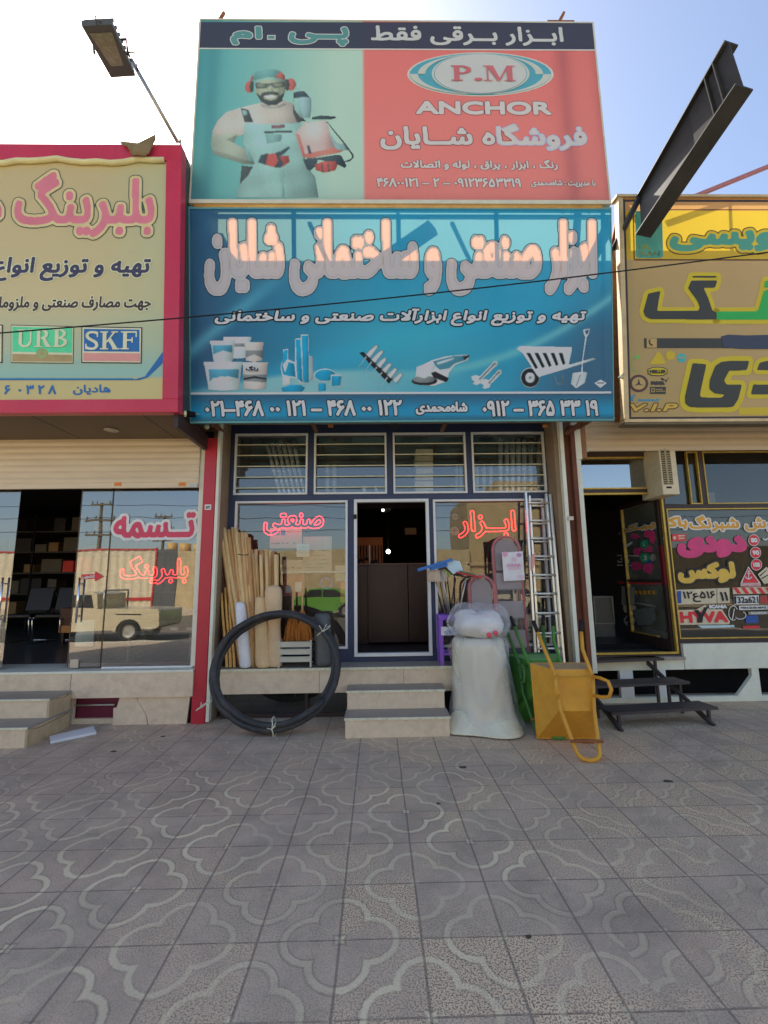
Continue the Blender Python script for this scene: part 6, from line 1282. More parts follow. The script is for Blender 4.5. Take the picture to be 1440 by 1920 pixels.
# ------------------------------------------------------------------ wheelbarrows stood up on their noses
def barrow(label, X, Y, m, m2, m3, turn=0.0, sp=1.0):
    root = thing('wheelbarrow', label, 'wheelbarrow', (X, Y, 0), 'wheelbarrows standing upright')
    T = Matrix.Translation((X, Y, 0)) @ Matrix.Rotation(turn, 4, 'Z'); V = lambda x, y, z: T @ Vector((x, y, z))
    rim = [(-.31, .02, .015), (.31, .02, .015), (.31, .10, .76), (-.31, .10, .76)]; flo = [(-.17, -.30, .375), (.17, -.30, .375), (.18, -.22, .755), (-.18, -.22, .755)]
    mb = MB(m); vs = [V(*p) for p in rim + flo]; mb.add(vs, [(4, 5, 6, 7), (0, 1, 5, 4), (1, 2, 6, 5), (3, 0, 4, 7)], m); mb.add([V(*p) for p in (rim[2], rim[3], flo[3], flo[2])], [(0, 1, 2, 3)], m2)
    o = mb.build('tray', root, recalc=False); s_ = o.modifiers.new('thick', 'SOLIDIFY'); s_.thickness = .006; s_.offset = 0
    b = o.modifiers.new('edge', 'BEVEL'); b.width = .008; b.segments = 2
    mb = MB(m); mb.tube([V(*p) for p in rim], .011, 8, True); mb.build('rim', root)
    tl = [(-.235, .03, 1.10), (-.20, -.06, .93), (-.18, -.32, .70), (-.165, -.33, .40), (-.115, -.50, .12)]; arc = [(-.105 * math.cos(rad(a)), -.53 - .05 * math.sin(rad(a)), .075 - .055 * math.sin(rad(a))) for a in range(0, 181, 20)]
    path = tl + arc + [(-x, y, z) for x, y, z in reversed(tl)]; mb = MB(m); mb.tube([V(*p) for p in path], .019, 10); mb.build('frame_tube', root)
    for s_ in (-1, 1):
        mb = MB(m_ink); a, b_ = V(s_ * .235, .03, 1.10), V(s_ * .262, .085, 1.215); mb.tube([a, b_], .022, 8); mb.build('grip', root)
        lg = [(s_ * (.175 + sp * dx), y, z) for dx, y, z in ((0, -.335, .71), (.04, -.42, .712), (.075, -.50, .70), (.087, -.53, .63), (.075, -.50, .56), (.04, -.43, .535), (-.003, -.335, .53))]
        mb = MB(m); mb.tube([V(*p) for p in lg], .017, 8); mb.build('leg', root)
    mb = MB(m); mb.bar(V(-.18, -.335, .70), V(.18, -.335, .70), .03, .012); mb.build('cross_bar', root)
    mb = MB(m3); mb.tube([V(-.15, -.52, .165), V(.15, -.52, .165)], .014, 8); mb.tube([V(-.04, -.52, .165), V(.06, -.52, .165)], .02, 8); mb.build('axle', root)
    return root
m_yel = mat('yellow barrow paint', (186, 130, 44), .5, var=.18, vs=5, bump=.1, bs=20, dirt=.6, dirtc=(150, 110, 60)); m_yel2 = mat('grey brown tray panel', (150, 130, 100), .7, dirt=.3); m_gre = mat('green barrow paint', (62, 112, 46), .45, var=.16, vs=5, dirt=.4, dirtc=(90, 110, 70)); m_gre2 = mat('green tray inside', (96, 140, 88), .5); m_gre3 = mat('dark green paint', (46, 88, 40), .5, var=.12)  # yellow tray's top panel takes a greyer brown than its sides
barrow('yellow wheelbarrow without a wheel, standing on its nose, nearest of three', 1.985, -.78, m_yel, m_yel2, m_rust, rad(-3))
barrow('bright green wheelbarrow standing on its nose right behind the yellow one', 1.91, -.19, m_gre, m_gre2, m_rust, rad(-1), .2)
barrow('dark green wheelbarrow standing on its nose between the milky roll and other barrows', 1.82, -.105, m_gre3, m_gre3, m_rust, rad(-1), .2)

# ------------------------------------------------------------------ black metal stair
m_blk = mat('black painted steel', (58, 54, 56), .5, var=.15, vs=4, dirt=.3, dirtc=(96, 90, 86), metal=.2)
stair = thing('metal_stair', 'dark steel stair with three open treads before the right shop door', 'stair', (3.35, -.1, 0))
fl, fr_ = G(1168, 1372), G(1336, 1372); A_ = P(1168, 1345, -.50); B_ = P(1338, 1338, -.40)
ex = Vector((1, .115, 0)).normalized(); ey = Vector((-.115, 1, 0)).normalized(); O_ = Vector((2.66, -.50, 0)); W_ = 1.16
S_ = lambda u, v, z: O_ + ex * u + ey * v + Vector((0, 0, z))
def sbox(mb, u0, u1, v0, v1, z0, z1): mb.hexa([S_(u0, v0, z0), S_(u1, v0, z0), S_(u1, v1, z0), S_(u0, v1, z0), S_(u0, v0, z1), S_(u1, v0, z1), S_(u1, v1, z1), S_(u0, v1, z1)])
TR = [(0, .28, .185), (.38, .66, .385), (.78, 1.0, .60)]
for v0, v1, z in TR: mb = MB(m_blk); sbox(mb, -.05, W_ + .12, v0, v1, z - .006, z); sbox(mb, -.05, W_ + .12, v0 - .0, v0 + .03, z - .03, z - .0065); sbox(mb, -.05, W_ + .12, v1 - .03, v1, z - .03, z - .0065); mb.build('tread', stair)
for u in (.0, W_ - .03):
    mb = MB(m_blk); mb.bar(S_(u + .015, -.06, .0), S_(u + .015, 1.02, .565), .03, .05); mb.build('stringer', stair)
    for v, z in ((.02, .154), (.42, .354), (.82, .569)): mb = MB(m_blk); sbox(mb, u + .035, u + .065, v, v + .03, .0, z); mb.build('leg', stair)
    mb = MB(m_blk); sbox(mb, u + .035, u + .065, .62, .65, .0, .354); mb.build('leg', stair)

# ------------------------------------------------------------------ up high: floodlight, beam, bars, cable
fl_ = thing('floodlight', 'grey floodlight on a thin slanting pole above the left sign', 'floodlight', (-2.4, -1.2, 7.0))
m_fl = mat('dark grey casting', (66, 70, 74), .5, var=.1); pt = P(246, 112, -1.62); pb_ = P(334, 268, -1.22)
mb = MB(m_steel); mb.tube([pb_, pt], .022, 8); mb.build('pole', fl_)
c4 = [P(*p, y) for p, y in (((153, 49), -2.15), ((210, 46), -2.15), ((254, 143), -1.62), ((208, 146), -1.62))]
nrm = (c4[1] - c4[0]).cross(c4[3] - c4[0]).normalized();
if nrm.z > 0: nrm = -nrm
mb = MB(m_fl); mb.prism([p + nrm * .0 for p in c4], -nrm * .055); ce = sum(c4, Vector()) / 4; mb.prism([ce + (p - ce) * .8 - nrm * .055 for p in c4], -nrm * .05)
for i in range(7): t = (i + 1) / 8; mb.bar(c4[0].lerp(c4[3], t) - nrm * .105, c4[1].lerp(c4[2], t) - nrm * .105, .006, .04, -nrm)
mb.build('lamp_body', fl_, bevel=.006)
mb = MB(mat('floodlight lens', (108, 112, 98), .25, var=.15, vs=20)); i4 = [c4[0].lerp(c4[2], .13), c4[1].lerp(c4[3], .13), c4[2].lerp(c4[0], .24), c4[3].lerp(c4[1], .24)]; mb.prism([p + nrm * .003 for p in i4], -nrm * .002); mb.build('lens', fl_)
mb = MB(m_fl); mr_ = c4[1].lerp(c4[2], .5); ml_ = c4[0].lerp(c4[3], .5); mb.tube([ml_ - (mr_ - ml_) * .1, ml_ - (mr_ - ml_) * .1 - nrm * .12, mr_ + (mr_ - ml_) * .12 - nrm * .12, mr_ + (mr_ - ml_) * .12, pt], .012, 6); mb.tube([mr_, mr_ + Vector((.09, .02, .02)), mr_ + Vector((.1, .08, -.12)), pt], .008, 5); tp = (c4[0] + c4[1]) / 2; mb.tube([tp, tp + Vector((-.01, -.02, .09)), tp + Vector((.04, -.01, .02))], .008, 5); mb.build('bracket', fl_)
bm_ = thing('steel_beam', 'heavy dark steel plate beam jutting out over the street at upper right', 'beam', (P(1205, 440, -.9).x, -.9, P(1205, 440, -.9).z))
m_bm = mat('dark grey beam paint', (44, 46, 48), .55, k=1.3, var=.2, vs=3, dirt=.25, dirtc=(90, 86, 78))
Yf, Yn = -.80, -2.05
fa, fb = P(1199, 372, Yf), P(1203, 440, Yf); na, nb = P(1366, 80, Yn), P(1392, 160, Yn)
dirb = ((na - fa) + (nb - fb)).normalized(); upb = (fa - fb).normalized(); sid = dirb.cross(upb).normalized()
if sid.x > 0: sid = -sid                        # web's left face looks left
mb = MB(m_bm); mb.prism([fa, fb, nb, na], -sid * .014); mb.build('web', bm_)
def flange(name, a, b, w0, w1):
    mb = MB(m_bm); mb.hexa([a + sid * w0, a - sid * w1, b - sid * w1, b + sid * w0, a + sid * w0 + upb * .016, a - sid * w1 + upb * .016, b - sid * w1 + upb * .016, b + sid * w0 + upb * .016]); mb.build(name, bm_)
flange('flange', fb - upb * .018, nb - upb * .018, .09, .13); flange('flange', fa + upb * .002, na + upb * .002, .05, .12)
mb = MB(m_bm)
for t in (.80, .88): a, b = fa.lerp(na, t), fb.lerp(nb, t); mb.prism([a + sid * .05, b + sid * .05, b + sid * .05 + dirb * .012, a + sid * .05 + dirb * .012], -sid * .05)
mb.build('stiffener', bm_)
mb = MB(m_bm); mb.prism([fa.lerp(na, .62) + sid * .004, fb.lerp(nb, .60) + sid * .004, fb.lerp(nb, .995) + sid * .004, fa.lerp(na, .80) + sid * .004], -sid * .003); mb.build('patch_plate', bm_)
mb = MB(m_bm); mb.tube([P(1150, 468, -.5), P(1204, 372, Yf) + sid * .04], .036, 8); tag(mb.build('brace_pipe'), 'dark pipe brace running from the end of the turquoise sign up to the steel beam', 'brace')
mb = MB(mat('dull red bar', (140, 92, 96), .55, var=.15)); mb.bar(P(1190, 414, -.3), P(1530, 276, -.1), .05, .05); tag(mb.build('red_strut', bevel=.004), 'thin dull red bar slanting up to the right above the yellow sign', 'bar')
mb = MB(m_ink); a, b = P(-120, 634, -1.75), P(1560, 457, -1.75); mb.tube([a.lerp(b, i / 24) - Vector((0, 0, .08 * math.sin(math.pi * i / 24))) for i in range(25)], .0065, 6); tag(mb.build('overhead_cable'), 'thin black cable crossing in front of all three shop signs', 'cable')
def spot(px, py, y, d, label):
    c = P(px, py, y); r = thing('spot_lamp', label, 'lamp', c); d = Vector(d).normalized(); mb = MB(m_black); mb.tube([c - d * .1, c], [.03, .04], 10); mb.build('housing', r); mb = MB(mat('lamp cream', (196, 184, 150), .3)); mb.tube([c, c + d * .025, c + d * .045], [.038, .036, .01], 10); mb.build('bulb', r); mb = MB(m_steel); mb.tube([c - d * .08, c - d * .08 + Vector((.06, .14, .06))], .008, 6); mb.build('bracket', r)
spot(349, 776, -.78, (-.8, -.5, -.1), 'small spot lamp with pale bulb at the lower left corner of the turquoise sign'); spot(388, 800, -.2, (0, -1, -.3), 'small round lamp above the red corner pillar')
npx = prect(384, 946, 396, 956, -.023); npl = thing('number_plate', 'tiny white house number plate on the red corner pillar', 'number plate', ((npx[0] + npx[1]) / 2, -.023, npx[2])); mb = MB(m_wframe); mb.box(npx[0], npx[1], -.027, -.0225, npx[2], npx[3]); mb.build('plate', npl); letter('plate_lettering', '۵۷۲', Plane(-.0275, 0), (386, 948, 394, 954), [(.002, m_ink)], npl, latin=True, h0=.001)

m_lit = mat('dark litter', (62, 58, 54), .9)
random.seed(31)
for i, (px, py, s_, lab) in enumerate(((868, 1439, .05, 'small black scrap lying on the pavement in front of the stone steps'), (1252, 1465, .05, 'dark scrap lying on the pavement right of the yellow wheelbarrow'), (213, 1409, .03, 'tiny dark scrap on the pavement in front of the left plinth'), (306, 1381, .025, 'tiny dark bit on the pavement near the red pillar'), (822, 1507, .02, 'tiny black speck of litter on the middle of the pavement'), (990, 1757, .02, 'tiny black speck of litter on the near right pavement'))):
    c = G(px, py, .001); mb = MB(m_lit); q = [c + Vector((s_ * random.uniform(.6, 1.2) * math.cos(a), .6 * s_ * random.uniform(.5, 1.2) * math.sin(a), 0)) for a in [k * 2 * math.pi / 7 for k in range(7)]]; mb.prism(q, (0, 0, .005)); tag(mb.build('litter', bevel=.002), lab, 'litter', 'litter on the pavement')
# ================================================================== WINDOW LETTERING, NEON, PAPERS
def slet(name, s, pl, box, layers, parent, **k): return letter(name, s, pl, box, layers, parent, **k)
v_pink = mat('vinyl pink', (204, 70, 104), .45, k=1.2); v_wh = mat('vinyl white', (186, 190, 190), .45); v_red = mat('vinyl red', (196, 44, 54), .45); v_gold = mat('vinyl gold', (176, 132, 44), .4, var=.15); v_yel = mat('vinyl yellow', (224, 186, 84), .45, k=1.1); v_hot = mat('vinyl hot pink', (222, 74, 140), .45, k=1.0); v_grn = mat('vinyl green', (40, 130, 100), .45); v_blk = mat('vinyl black', (26, 26, 28), .5); v_ol = mat('vinyl plate grey', (168, 164, 146), .5); v_or = mat('vinyl orange', (220, 130, 40), .5); v_blu = mat('vinyl blue', (36, 70, 140), .5); v_gry = mat('vinyl grey', (120, 124, 122), .5)
PGL = Plane(YL - .006, 0)
letter('window_lettering', 'تــسمه', PGL, (213, 960, 367, 1010), [(.055, v_wh), (.02, v_pink)], gp1)
pic('arrow_sticker', gp2, PGL, [([(153, 1077), (178, 1076), (178, 1071), (194, 1081), (178, 1090), (178, 1085), (153, 1086)], v_red)]); letter('arrow_lettering', 'کشویی', PGL, (155, 1077, 179, 1085), [(.003, v_wh)], gp2, h0=.009)
PRW = Plane(YR + .032, 0)
def both(pts, k=1): return pts
kR = crop(1150, 940, 4.966)
def BX(x0, y0, x1, y1): (a, b), (c, d) = kR([(x0, y0), (x1, y1)]); return (a, b, c, d)
def ER(cx, cy, rx, ry, n=26, a0=0, a1=360): return kR(ell(cx, cy, rx, ry, n, a0, a1))
letter('window_lettering', 'فروش شبرنگ', PRW, BX(700, 130, 1150, 285) if False else (1291, 966, 1480, 997), [(.028, v_wh), (.012, v_gold)], dwo)
letter('window_lettering', 'با|کا', PRW, BX(470, 140, 690, 262), [(.03, v_wh), (.014, v_gold)], dwo)
letter('window_lettering', 'دودی', PRW, BX(588, 318, 1246, 528), [(.045, v_hot)], dwo)
letter('window_lettering', 'لوکس', PRW, BX(592, 560, 1140, 765), [(.06, v_blk), (.03, v_yel)], dwo)
for i, (t, cx, cy) in enumerate((('80', 1306, 362), ('90', 1322, 478), ('100', 1330, 590))):
    pic('speed_sticker', dwo, PRW, [(ER(cx, cy, 52, 54), v_wh), (ER(cx, cy, 47, 49), v_red)]); letter('speed_lettering', t, PRW, BX(cx - 32, cy - 22, cx + 32, cy + 22), [(.006, v_wh)], dwo, latin=True, h0=.009)
pic('danger_sticker', dwo, PRW, [(kR([(1255, 605), (1370, 765), (1180, 765)]), v_wh), (kR([(1255, 618), (1355, 760), (1195, 760)]), v_red), (kR([(1182, 768), (1368, 768), (1368, 792), (1182, 792)]), v_wh), (kR(bow(1256, 690, 34, 36, 9, 20, 160, 14, 9)), v_wh), (kR([(1252, 655), (1260, 655), (1260, 728), (1252, 728)]), v_wh), (ER(1256, 652, 9, 9), v_wh), (kR([(1238, 668), (1274, 668), (1274, 675), (1238, 675)]), v_wh)])
letter('danger_lettering', 'DANGER', PRW, BX(1190, 772, 1362, 789), [(.001, v_red)], dwo, latin=True, h0=.012)
pic('plate_sticker', dwo, PRW, [(kR([(576, 825), (1078, 805), (1082, 945), (578, 962)]), v_ol), (kR([(588, 836), (630, 834), (632, 948), (590, 950)]), v_blu), (kR([(958, 812), (963, 812), (966, 950), (961, 950)]), v_blk)])
letter('plate_lettering', '۱۲ع۵۱۶', PRW, BX(645, 836, 948, 940), [(.006, v_blk)], dwo, latin=True, h0=.010); letter('plate_lettering', '۱۱', PRW, BX(990, 842, 1062, 928), [(.008, v_blk)], dwo, latin=True, h0=.010)
letter('truck_lettering', 'SCANIA', PRW, BX(888, 962, 1056, 998), [(.006, v_wh)], dwo, latin=True)
pic('truck_sticker', dwo, PRW, [(kR([(595, 1012), (770, 1008), (850, 965), (890, 1005), (1010, 1005), (1085, 1120), (1075, 1145), (610, 1150)]), v_ol)])
letter('truck_lettering', 'HYVA', PRW, BX(615, 1022, 1062, 1132), [(.016, v_red)], dwo, latin=True, h0=.008)
pic('dark_letter', dwo, PRW, [(kR([(745, 1012), (785, 1010), (812, 1050), (840, 985), (876, 985), (830, 1075), (822, 1128), (775, 1130), (785, 1070)]), v_blk)], h0=.014)
pic('stripe_sticker', dwo, PRW, [(kR([(1108, 802), (1440, 796), (1440, 858), (1112, 864)]), v_ol)] + [(kR([(1112 + i * 74, 803), (1148 + i * 74, 802), (1190 + i * 74, 858), (1152 + i * 74, 860)]), v_red) for i in range(5)])
pic('plate_sticker', dwo, PRW, [(kR([(1118, 880), (1352, 874), (1354, 956), (1120, 960)]), v_wh), (kR([(1120, 884), (1142, 883), (1144, 955), (1122, 956)]), v_blk), (kR([(1358, 876), (1430, 874), (1430, 955), (1358, 957)]), mat('vinyl brown', (110, 70, 56), .5)), (kR([(1165, 972), (1432, 968), (1432, 1006), (1168, 1012)]), v_wh), (kR([(1250, 1028), (1436, 1022), (1436, 1050), (1254, 1056)]), v_gry)])
letter('plate_lettering', '32a621', PRW, BX(1150, 886, 1345, 948), [(.004, v_blk)], dwo, latin=True, h0=.01); letter('plate_lettering', '65', PRW, BX(1368, 890, 1428, 945), [(.004, v_red)], dwo, latin=True, h0=.01)
letter('truck_lettering', 'MERCEDES-BENZ', PRW, BX(1180, 980, 1422, 1000), [(.002, v_blk)], dwo, latin=True, h0=.01); letter('truck_lettering', 'SCANIA', PRW, BX(1275, 1030, 1420, 1050), [(.002, v_wh)], dwo, latin=True, h0=.012)
pic('ring_sticker', dwo, PRW, [(kR(bow(1115, 1040, 46, 70, 7, 60, 330, 22, 7)), v_wh), (kR(bow(1180, 1060, 55, 40, 7, -60, 150, 18, 7)), v_wh), (kR([(1100, 1100), (1120, 1000), (1128, 1000), (1108, 1102)]), v_wh)])
pic('flag_sticker', dwo, PRW, [(kR([(1230, 1065), (1345, 1060), (1350, 1130), (1232, 1135)]), v_blu), (kR([(1205, 1160), (1360, 1158), (1360, 1180), (1205, 1184)]), v_red), (kR([(780, 1155), (1120, 1150), (1125, 1172), (820, 1180)]), mat('vinyl pale blue', (150, 176, 190), .5))])
pic('small_sticker', dwo, PRW, [(kR([(545, 308), (676, 302), (676, 368), (548, 374)]), v_red), (ER(568, 340, 16, 16), v_ol), (kR([(600, 316), (664, 312), (664, 325), (600, 329)]), v_ol), (kR([(606, 340), (660, 337), (660, 350), (606, 353)]), v_ol)])
pic('badge_sticker', dwo, PRW, [(ER(492, 345, 32, 26), v_wh), (ER(490, 345, 24, 18), v_gry), (kR([(1385, 340), (1410, 350), (1440, 338), (1440, 352), (1412, 366), (1390, 356)]), v_wh), (kR([(1340, 680), (1420, 610), (1440, 625), (1440, 760), (1400, 770)]), v_ol), (kR([(1355, 690), (1425, 635), (1428, 640), (1362, 700)]), v_blk), (kR([(1372, 715), (1436, 680), (1436, 690), (1378, 725)]), v_blk)])
# stickers on the open door
class Leaf:
    def __init__(s): s.o = leafp(0, 0, -.008) if False else leafp(0, 0, 0); s.n = Vector((rd.y, -rd.x, 0)).normalized()
    def uw(s, px, py):
        d = ray(px, py); k = (s.o - CAM).dot(s.n) / d.dot(s.n); p = CAM + d * k; return (-(p - s.o).dot(rd.normalized()), p.z)
    def uws(s, pts): return [s.uw(*p) for p in pts]
    def at(s, u, w, h=0.0): return s.o + rd.normalized() * (-u) + Vector((0, 0, w)) + s.n * (h if s.n.y < 0 else -h)
LF = Leaf()
random.seed(12)
def splat(cx, cy, rx, ry): return kR([(cx + rx * math.cos(a) * random.uniform(.6, 1.15), cy + ry * math.sin(a) * random.uniform(.6, 1.15)) for a in [2 * math.pi * i / 14 for i in range(14)]])
letter('door_lettering', 'پیکر', LF, BX(55, 205, 395, 285), [(.02, v_wh), (.008, v_gold)], leaf)
pic('pink_sticker', leaf, LF, [(splat(330, 300, 70, 40), v_hot), (splat(200, 330, 50, 30), v_hot), (splat(215, 470, 40, 40), v_hot), (splat(310, 440, 80, 40), v_hot), (splat(365, 350, 30, 50), v_hot), (splat(220, 600, 60, 40), v_hot), (splat(330, 620, 60, 60), v_hot), (splat(370, 520, 25, 40), v_gry), (splat(330, 560, 40, 20), v_blu)], h0=.003)
pic('round_sticker', leaf, LF, [(ER(298, 400, 40, 42), v_grn), (ER(305, 525, 44, 44), v_grn)], h0=.016); letter('door_lettering', 'L', LF, BX(288, 380, 312, 418), [(.004, v_wh)], leaf, latin=True, h0=.02); letter('door_lettering', '3', LF, BX(292, 502, 324, 550), [(.004, v_wh)], leaf, latin=True, h0=.02)
pic('white_sticker', leaf, LF, [(kR([(65, 410), (130, 400), (180, 370), (175, 395), (130, 425), (120, 410)]), v_wh), (kR([(85, 350), (92, 365), (108, 366), (96, 378), (102, 395), (86, 386), (72, 394), (78, 376), (66, 366), (80, 364)]), v_gold), (kR([(38, 500), (240, 505), (240, 512), (38, 508)]), v_wh), (kR([(38, 590), (240, 598), (240, 604), (38, 598)]), v_wh), (kR(bow(80, 520, 40, 70, 6, -80, 60, 14, 6)), v_wh)]); letter('door_lettering', 'رنگ', LF, BX(40, 520, 150, 580), [(.005, v_wh)], leaf)
pic('door_picture', leaf, LF, [(kR([(40, 748), (440, 762), (440, 776), (40, 764)]), v_red), (kR([(80, 790), (200, 800), (200, 970), (80, 962)]), v_gry), (kR([(95, 965), (210, 975), (205, 1010), (110, 1040), (95, 1000)]), v_ol), (kR([(215, 940), (380, 965), (395, 985), (220, 955)]), v_gry), (kR([(190, 1010), (380, 985), (400, 1100), (360, 1150), (230, 1150)]), mat('vinyl slate', (86, 96, 98), .5)), (kR(bow(155, 1110, 48, 50, 7, 0, 359, 30, 7)), v_wh), (kR([(152, 1065), (158, 1065), (158, 1110), (195, 1135), (190, 1140), (155, 1118), (118, 1140), (114, 1134), (152, 1110)]), v_wh)] + [(kR([(205 + i * 42, 830), (225 + i * 42, 828), (232 + i * 42, 868), (210 + i * 42, 866)]), v_or) for i in range(5)])

def neon(name, s, pl, box, r, label, col=(255, 34, 46), st=3.2, grow_=.012):
    x0, y0, x1, y1 = box; (ua, _), (ub, _) = pl.uw(x0, (y0 + y1) / 2), pl.uw(x1, (y0 + y1) / 2); wt, wb = pl.uw((x0 + x1) / 2, y0)[1], pl.uw((x0 + x1) / 2, y1)[1]
    lp = fit(glyphs(shape(s)), ua, wb, ub, wt, grow_); g = grow(lp, [grow_], (wt - wb) / 70)[0]; c = pl.at((ua + ub) / 2, wb); root = thing(name, label, 'neon sign', c)
    mb = MB(emis('neon red', col, st))
    for l in g:
        l = [l[i] for i in range(0, len(l), 2)] if len(l) > 24 else l
        if len(l) > 4: mb.tube([pl.at(u, w, .0) for u, w in l], r, 6, True)
    mb.build('glass_tube', root)
    mb = MB(m_ink)
    for u in (ua + .08, ub - .08): mb.tube([pl.at(u, (wt + wb) / 2, -.01), pl.at(u, wt + .55, -.01)], .002, 4)
    mb.build('hanging_wire', root); return root
neon('neon_sign', 'صنعتی', Plane(YG + .12, 0), (494, 962, 607, 1003), .006, 'red neon lettering hanging in the display window left of the shop door')
neon('neon_sign', 'ابــزار', Plane(YG + .12, 0), (858, 957, 967, 1009), .006, 'red neon lettering hanging in the display window right of the shop door')
neon('neon_sign', 'بلبرینگ', Plane(YL + .14, 0), (225, 1042, 353, 1096), .0055, 'red neon lettering hanging behind the fixed glass of the left shop')

def paper(label, box, y, m=None, lines=(), img=(), tilt=0):
    a = prect(*box, y); mb = MB(m or m_paper); mb.box(a[0], a[1], y, y + .003, a[2], a[3]); root = mb.build('paper_notice'); tag(root, label, 'notice', 'papers behind the left display window')
    if lines:
        q = MB(m_ink); random.seed(int(box[0]))
        for z, u0, u1, t in lines:
            Z = a[3] - z * (a[3] - a[2]); n = 14; x0 = a[0] + u0 * (a[1] - a[0]); x1 = a[0] + u1 * (a[1] - a[0])
            for i in range(n):
                if random.random() < .2: continue
                xa = x0 + (x1 - x0) * i / n; w = (x1 - x0) / n * random.uniform(.5, .95); h = t * random.uniform(.5, 1.3); dz = random.uniform(-t, t) * .5; q.box(xa, xa + w, y - .002, y - .0005, Z + dz, Z + dz + h)
        q.build('writing', root)
    for (u0, v0, u1, v1, m2) in img: q = MB(m2); q.box(a[0] + u0 * (a[1] - a[0]), a[0] + u1 * (a[1] - a[0]), y - .0015, y - .0004, a[3] - v1 * (a[3] - a[2]), a[3] - v0 * (a[3] - a[2])); q.build('print', root)
    return root
m_pap2 = mat('dull paper', (150, 152, 138), .7); m_pap3 = mat('grey green paper', (140, 146, 132), .7); m_prp = mat('print maroon', (130, 70, 76), .6)
paper('white poster with small dark blue print below the left neon lettering', (506, 990, 566, 1028), YG + .22, m_pap2, [(.78, .05, .8, .012)], [(.06, .12, .3, .36, v_blu), (.34, .12, .48, .36, v_blu)])
paper('small bright white certificate in the middle of the left display window', (556, 1020, 580, 1044), YG + .10, None, [(.3, .2, .8, .004), (.5, .15, .85, .004), (.7, .2, .8, .004)])
paper('large grey-green handwritten sheet right of the white certificate', (568, 1006, 622, 1071), YG + .26, m_pap3, [(.42, .2, .95, .012), (.55, .3, .8, .006), (.68, .25, .85, .006), (.8, .2, .9, .008), (.9, .1, .8, .006)])
paper('low pale sheet with a dark written line behind the wooden handles', (531, 1050, 568, 1076), YG + .24, m_pap2, [(.6, .05, .95, .014)])
# a few goods behind the glass
def goods(name, label, cat, box, y, d, m, extra=()):
    a = prect(*box, y); root = thing(name, label, cat, ((a[0] + a[1]) / 2, y, a[2])); mb = MB(m); mb.box(a[0], a[1], y, y + d, a[2], a[3]); mb.build('case', root, bevel=.008)
    for (u0, v0, u1, v1, m2) in extra: q = MB(m2); q.box(a[0] + u0 * (a[1] - a[0]), a[0] + u1 * (a[1] - a[0]), y - .006, y - .001, a[3] - v1 * (a[3] - a[2]), a[3] - v0 * (a[3] - a[2])); q.build('front_label', root)
    return root
m_brd = mat('brick red box', (150, 66, 50), .5); m_orn = mat('orange plastic', (206, 120, 84), .5)
goods('tool_box', 'brick red box with white cards behind the straw brooms', 'box', (532, 1074, 570, 1118), YG + .25, .3, m_brd, [(.05, -.1, .6, .0, m_wframe), (.1, .55, .4, .85, m_wframe), (.55, .4, .9, .8, m_wframe)])
goods('tool_box', 'orange-pink box at the right edge of the left display window', 'box', (638, 1090, 650, 1130), YG + .25, .3, m_orn)
goods('tool_box', 'pale cream box at the right edge of the left display window', 'box', (628, 1060, 650, 1090), YG + .3, .3, m_pap2)
sh_ = MB(m_wframe); a = prect(528, 1071, 652, 1074, YG + .2); sh_.box(a[0], a[1], YG + .2, YG + .5, a[2], a[3]); tag(sh_.build('shelf_board'), 'thin white shelf above the brick red box in the left display window', 'shelf')
c = P(612, 1094, YG + .25); mb = MB(m_dblue)
for k in range(5): mb.tube([c + Vector((.075 * math.cos(a + k), (k - 2) * .012, .075 * math.sin(a + k))) * (1 + .06 * k if False else 1) for a in [q * 2 * math.pi / 20 for q in range(20)]], .014, 6, True)
tag(mb.build('blue_coil'), 'small blue coil of hose hanging in the left display window', 'coil')
m_disc = mat('grey steel disc', (92, 100, 100), .4, metal=.5)
for i, (px, py, r) in enumerate(((853, 969, .05), (852, 996, .065))): mb = MB(m_disc); c = P(px, py, YG + .2); mb.lathe([(0, 0), (r * .3, 0), (r * .32, -.006), (r * .9, -.006), (r, 0), (r * .9, .01), (0, .01)], c, 'Y', 24); tag(mb.build('steel_disc'), ('smaller upper grey disc hanging left of the right neon lettering', 'larger lower grey disc hanging left of the right neon lettering')[i], 'disc', 'hanging discs')

# ================================================================== INSIDE THE SHOPS
m_cnt = mat('dark brown counter', (60, 40, 35), .35, var=.1, vs=3, k=1.2); YC = 1.9
cx0, cx1, _, cz1 = prect(690, 1059, 822, 1200, YC); ctr = thing('shop_counter', 'dark brown counter standing inside the open middle door', 'counter', ((cx0 + cx1) / 2, YC, ZS))
mb = MB(m_cnt); mb.box(-2.0, cx0 - .003, YC + .05, YC + .5, ZS, cz1); mb.build('side_panel', ctr); mb = MB(m_cnt); mb.box(cx1 + .003, 2.4, YC + .05, YC + .5, ZS, cz1); mb.build('side_panel', ctr)
mb = MB(m_cnt); mb.box(cx0, P(765, 1100, YC).x - .004, YC, YC + .5, ZS + .03, cz1); mb.box(P(765, 1100, YC).x + .004, cx1, YC, YC + .5, ZS + .03, cz1); mb.build('front_panel', ctr, bevel=.004)
mb = MB(mat('dark counter top', (80, 58, 50), .3)); mb.box(-2.0, 2.4, YC - .02, YC + .55, cz1 + .001, cz1 + .03); mb.build('counter_top', ctr, bevel=.004)
YT = 4.2; a = prect(668, 1016, 718, 1060, YT); tb = thing('tool_board', 'orange-brown pegboard hung with hand tools behind the counter', 'tool board', ((a[0] + a[1]) / 2, YT, a[2])); mb = MB(mat('pegboard', (150, 88, 50), .6, k=1.4)); mb.box(a[0] - .2, a[1], YT, YT + .02, a[2] - .1, a[3] + .1); mb.build('board', tb); random.seed(3)
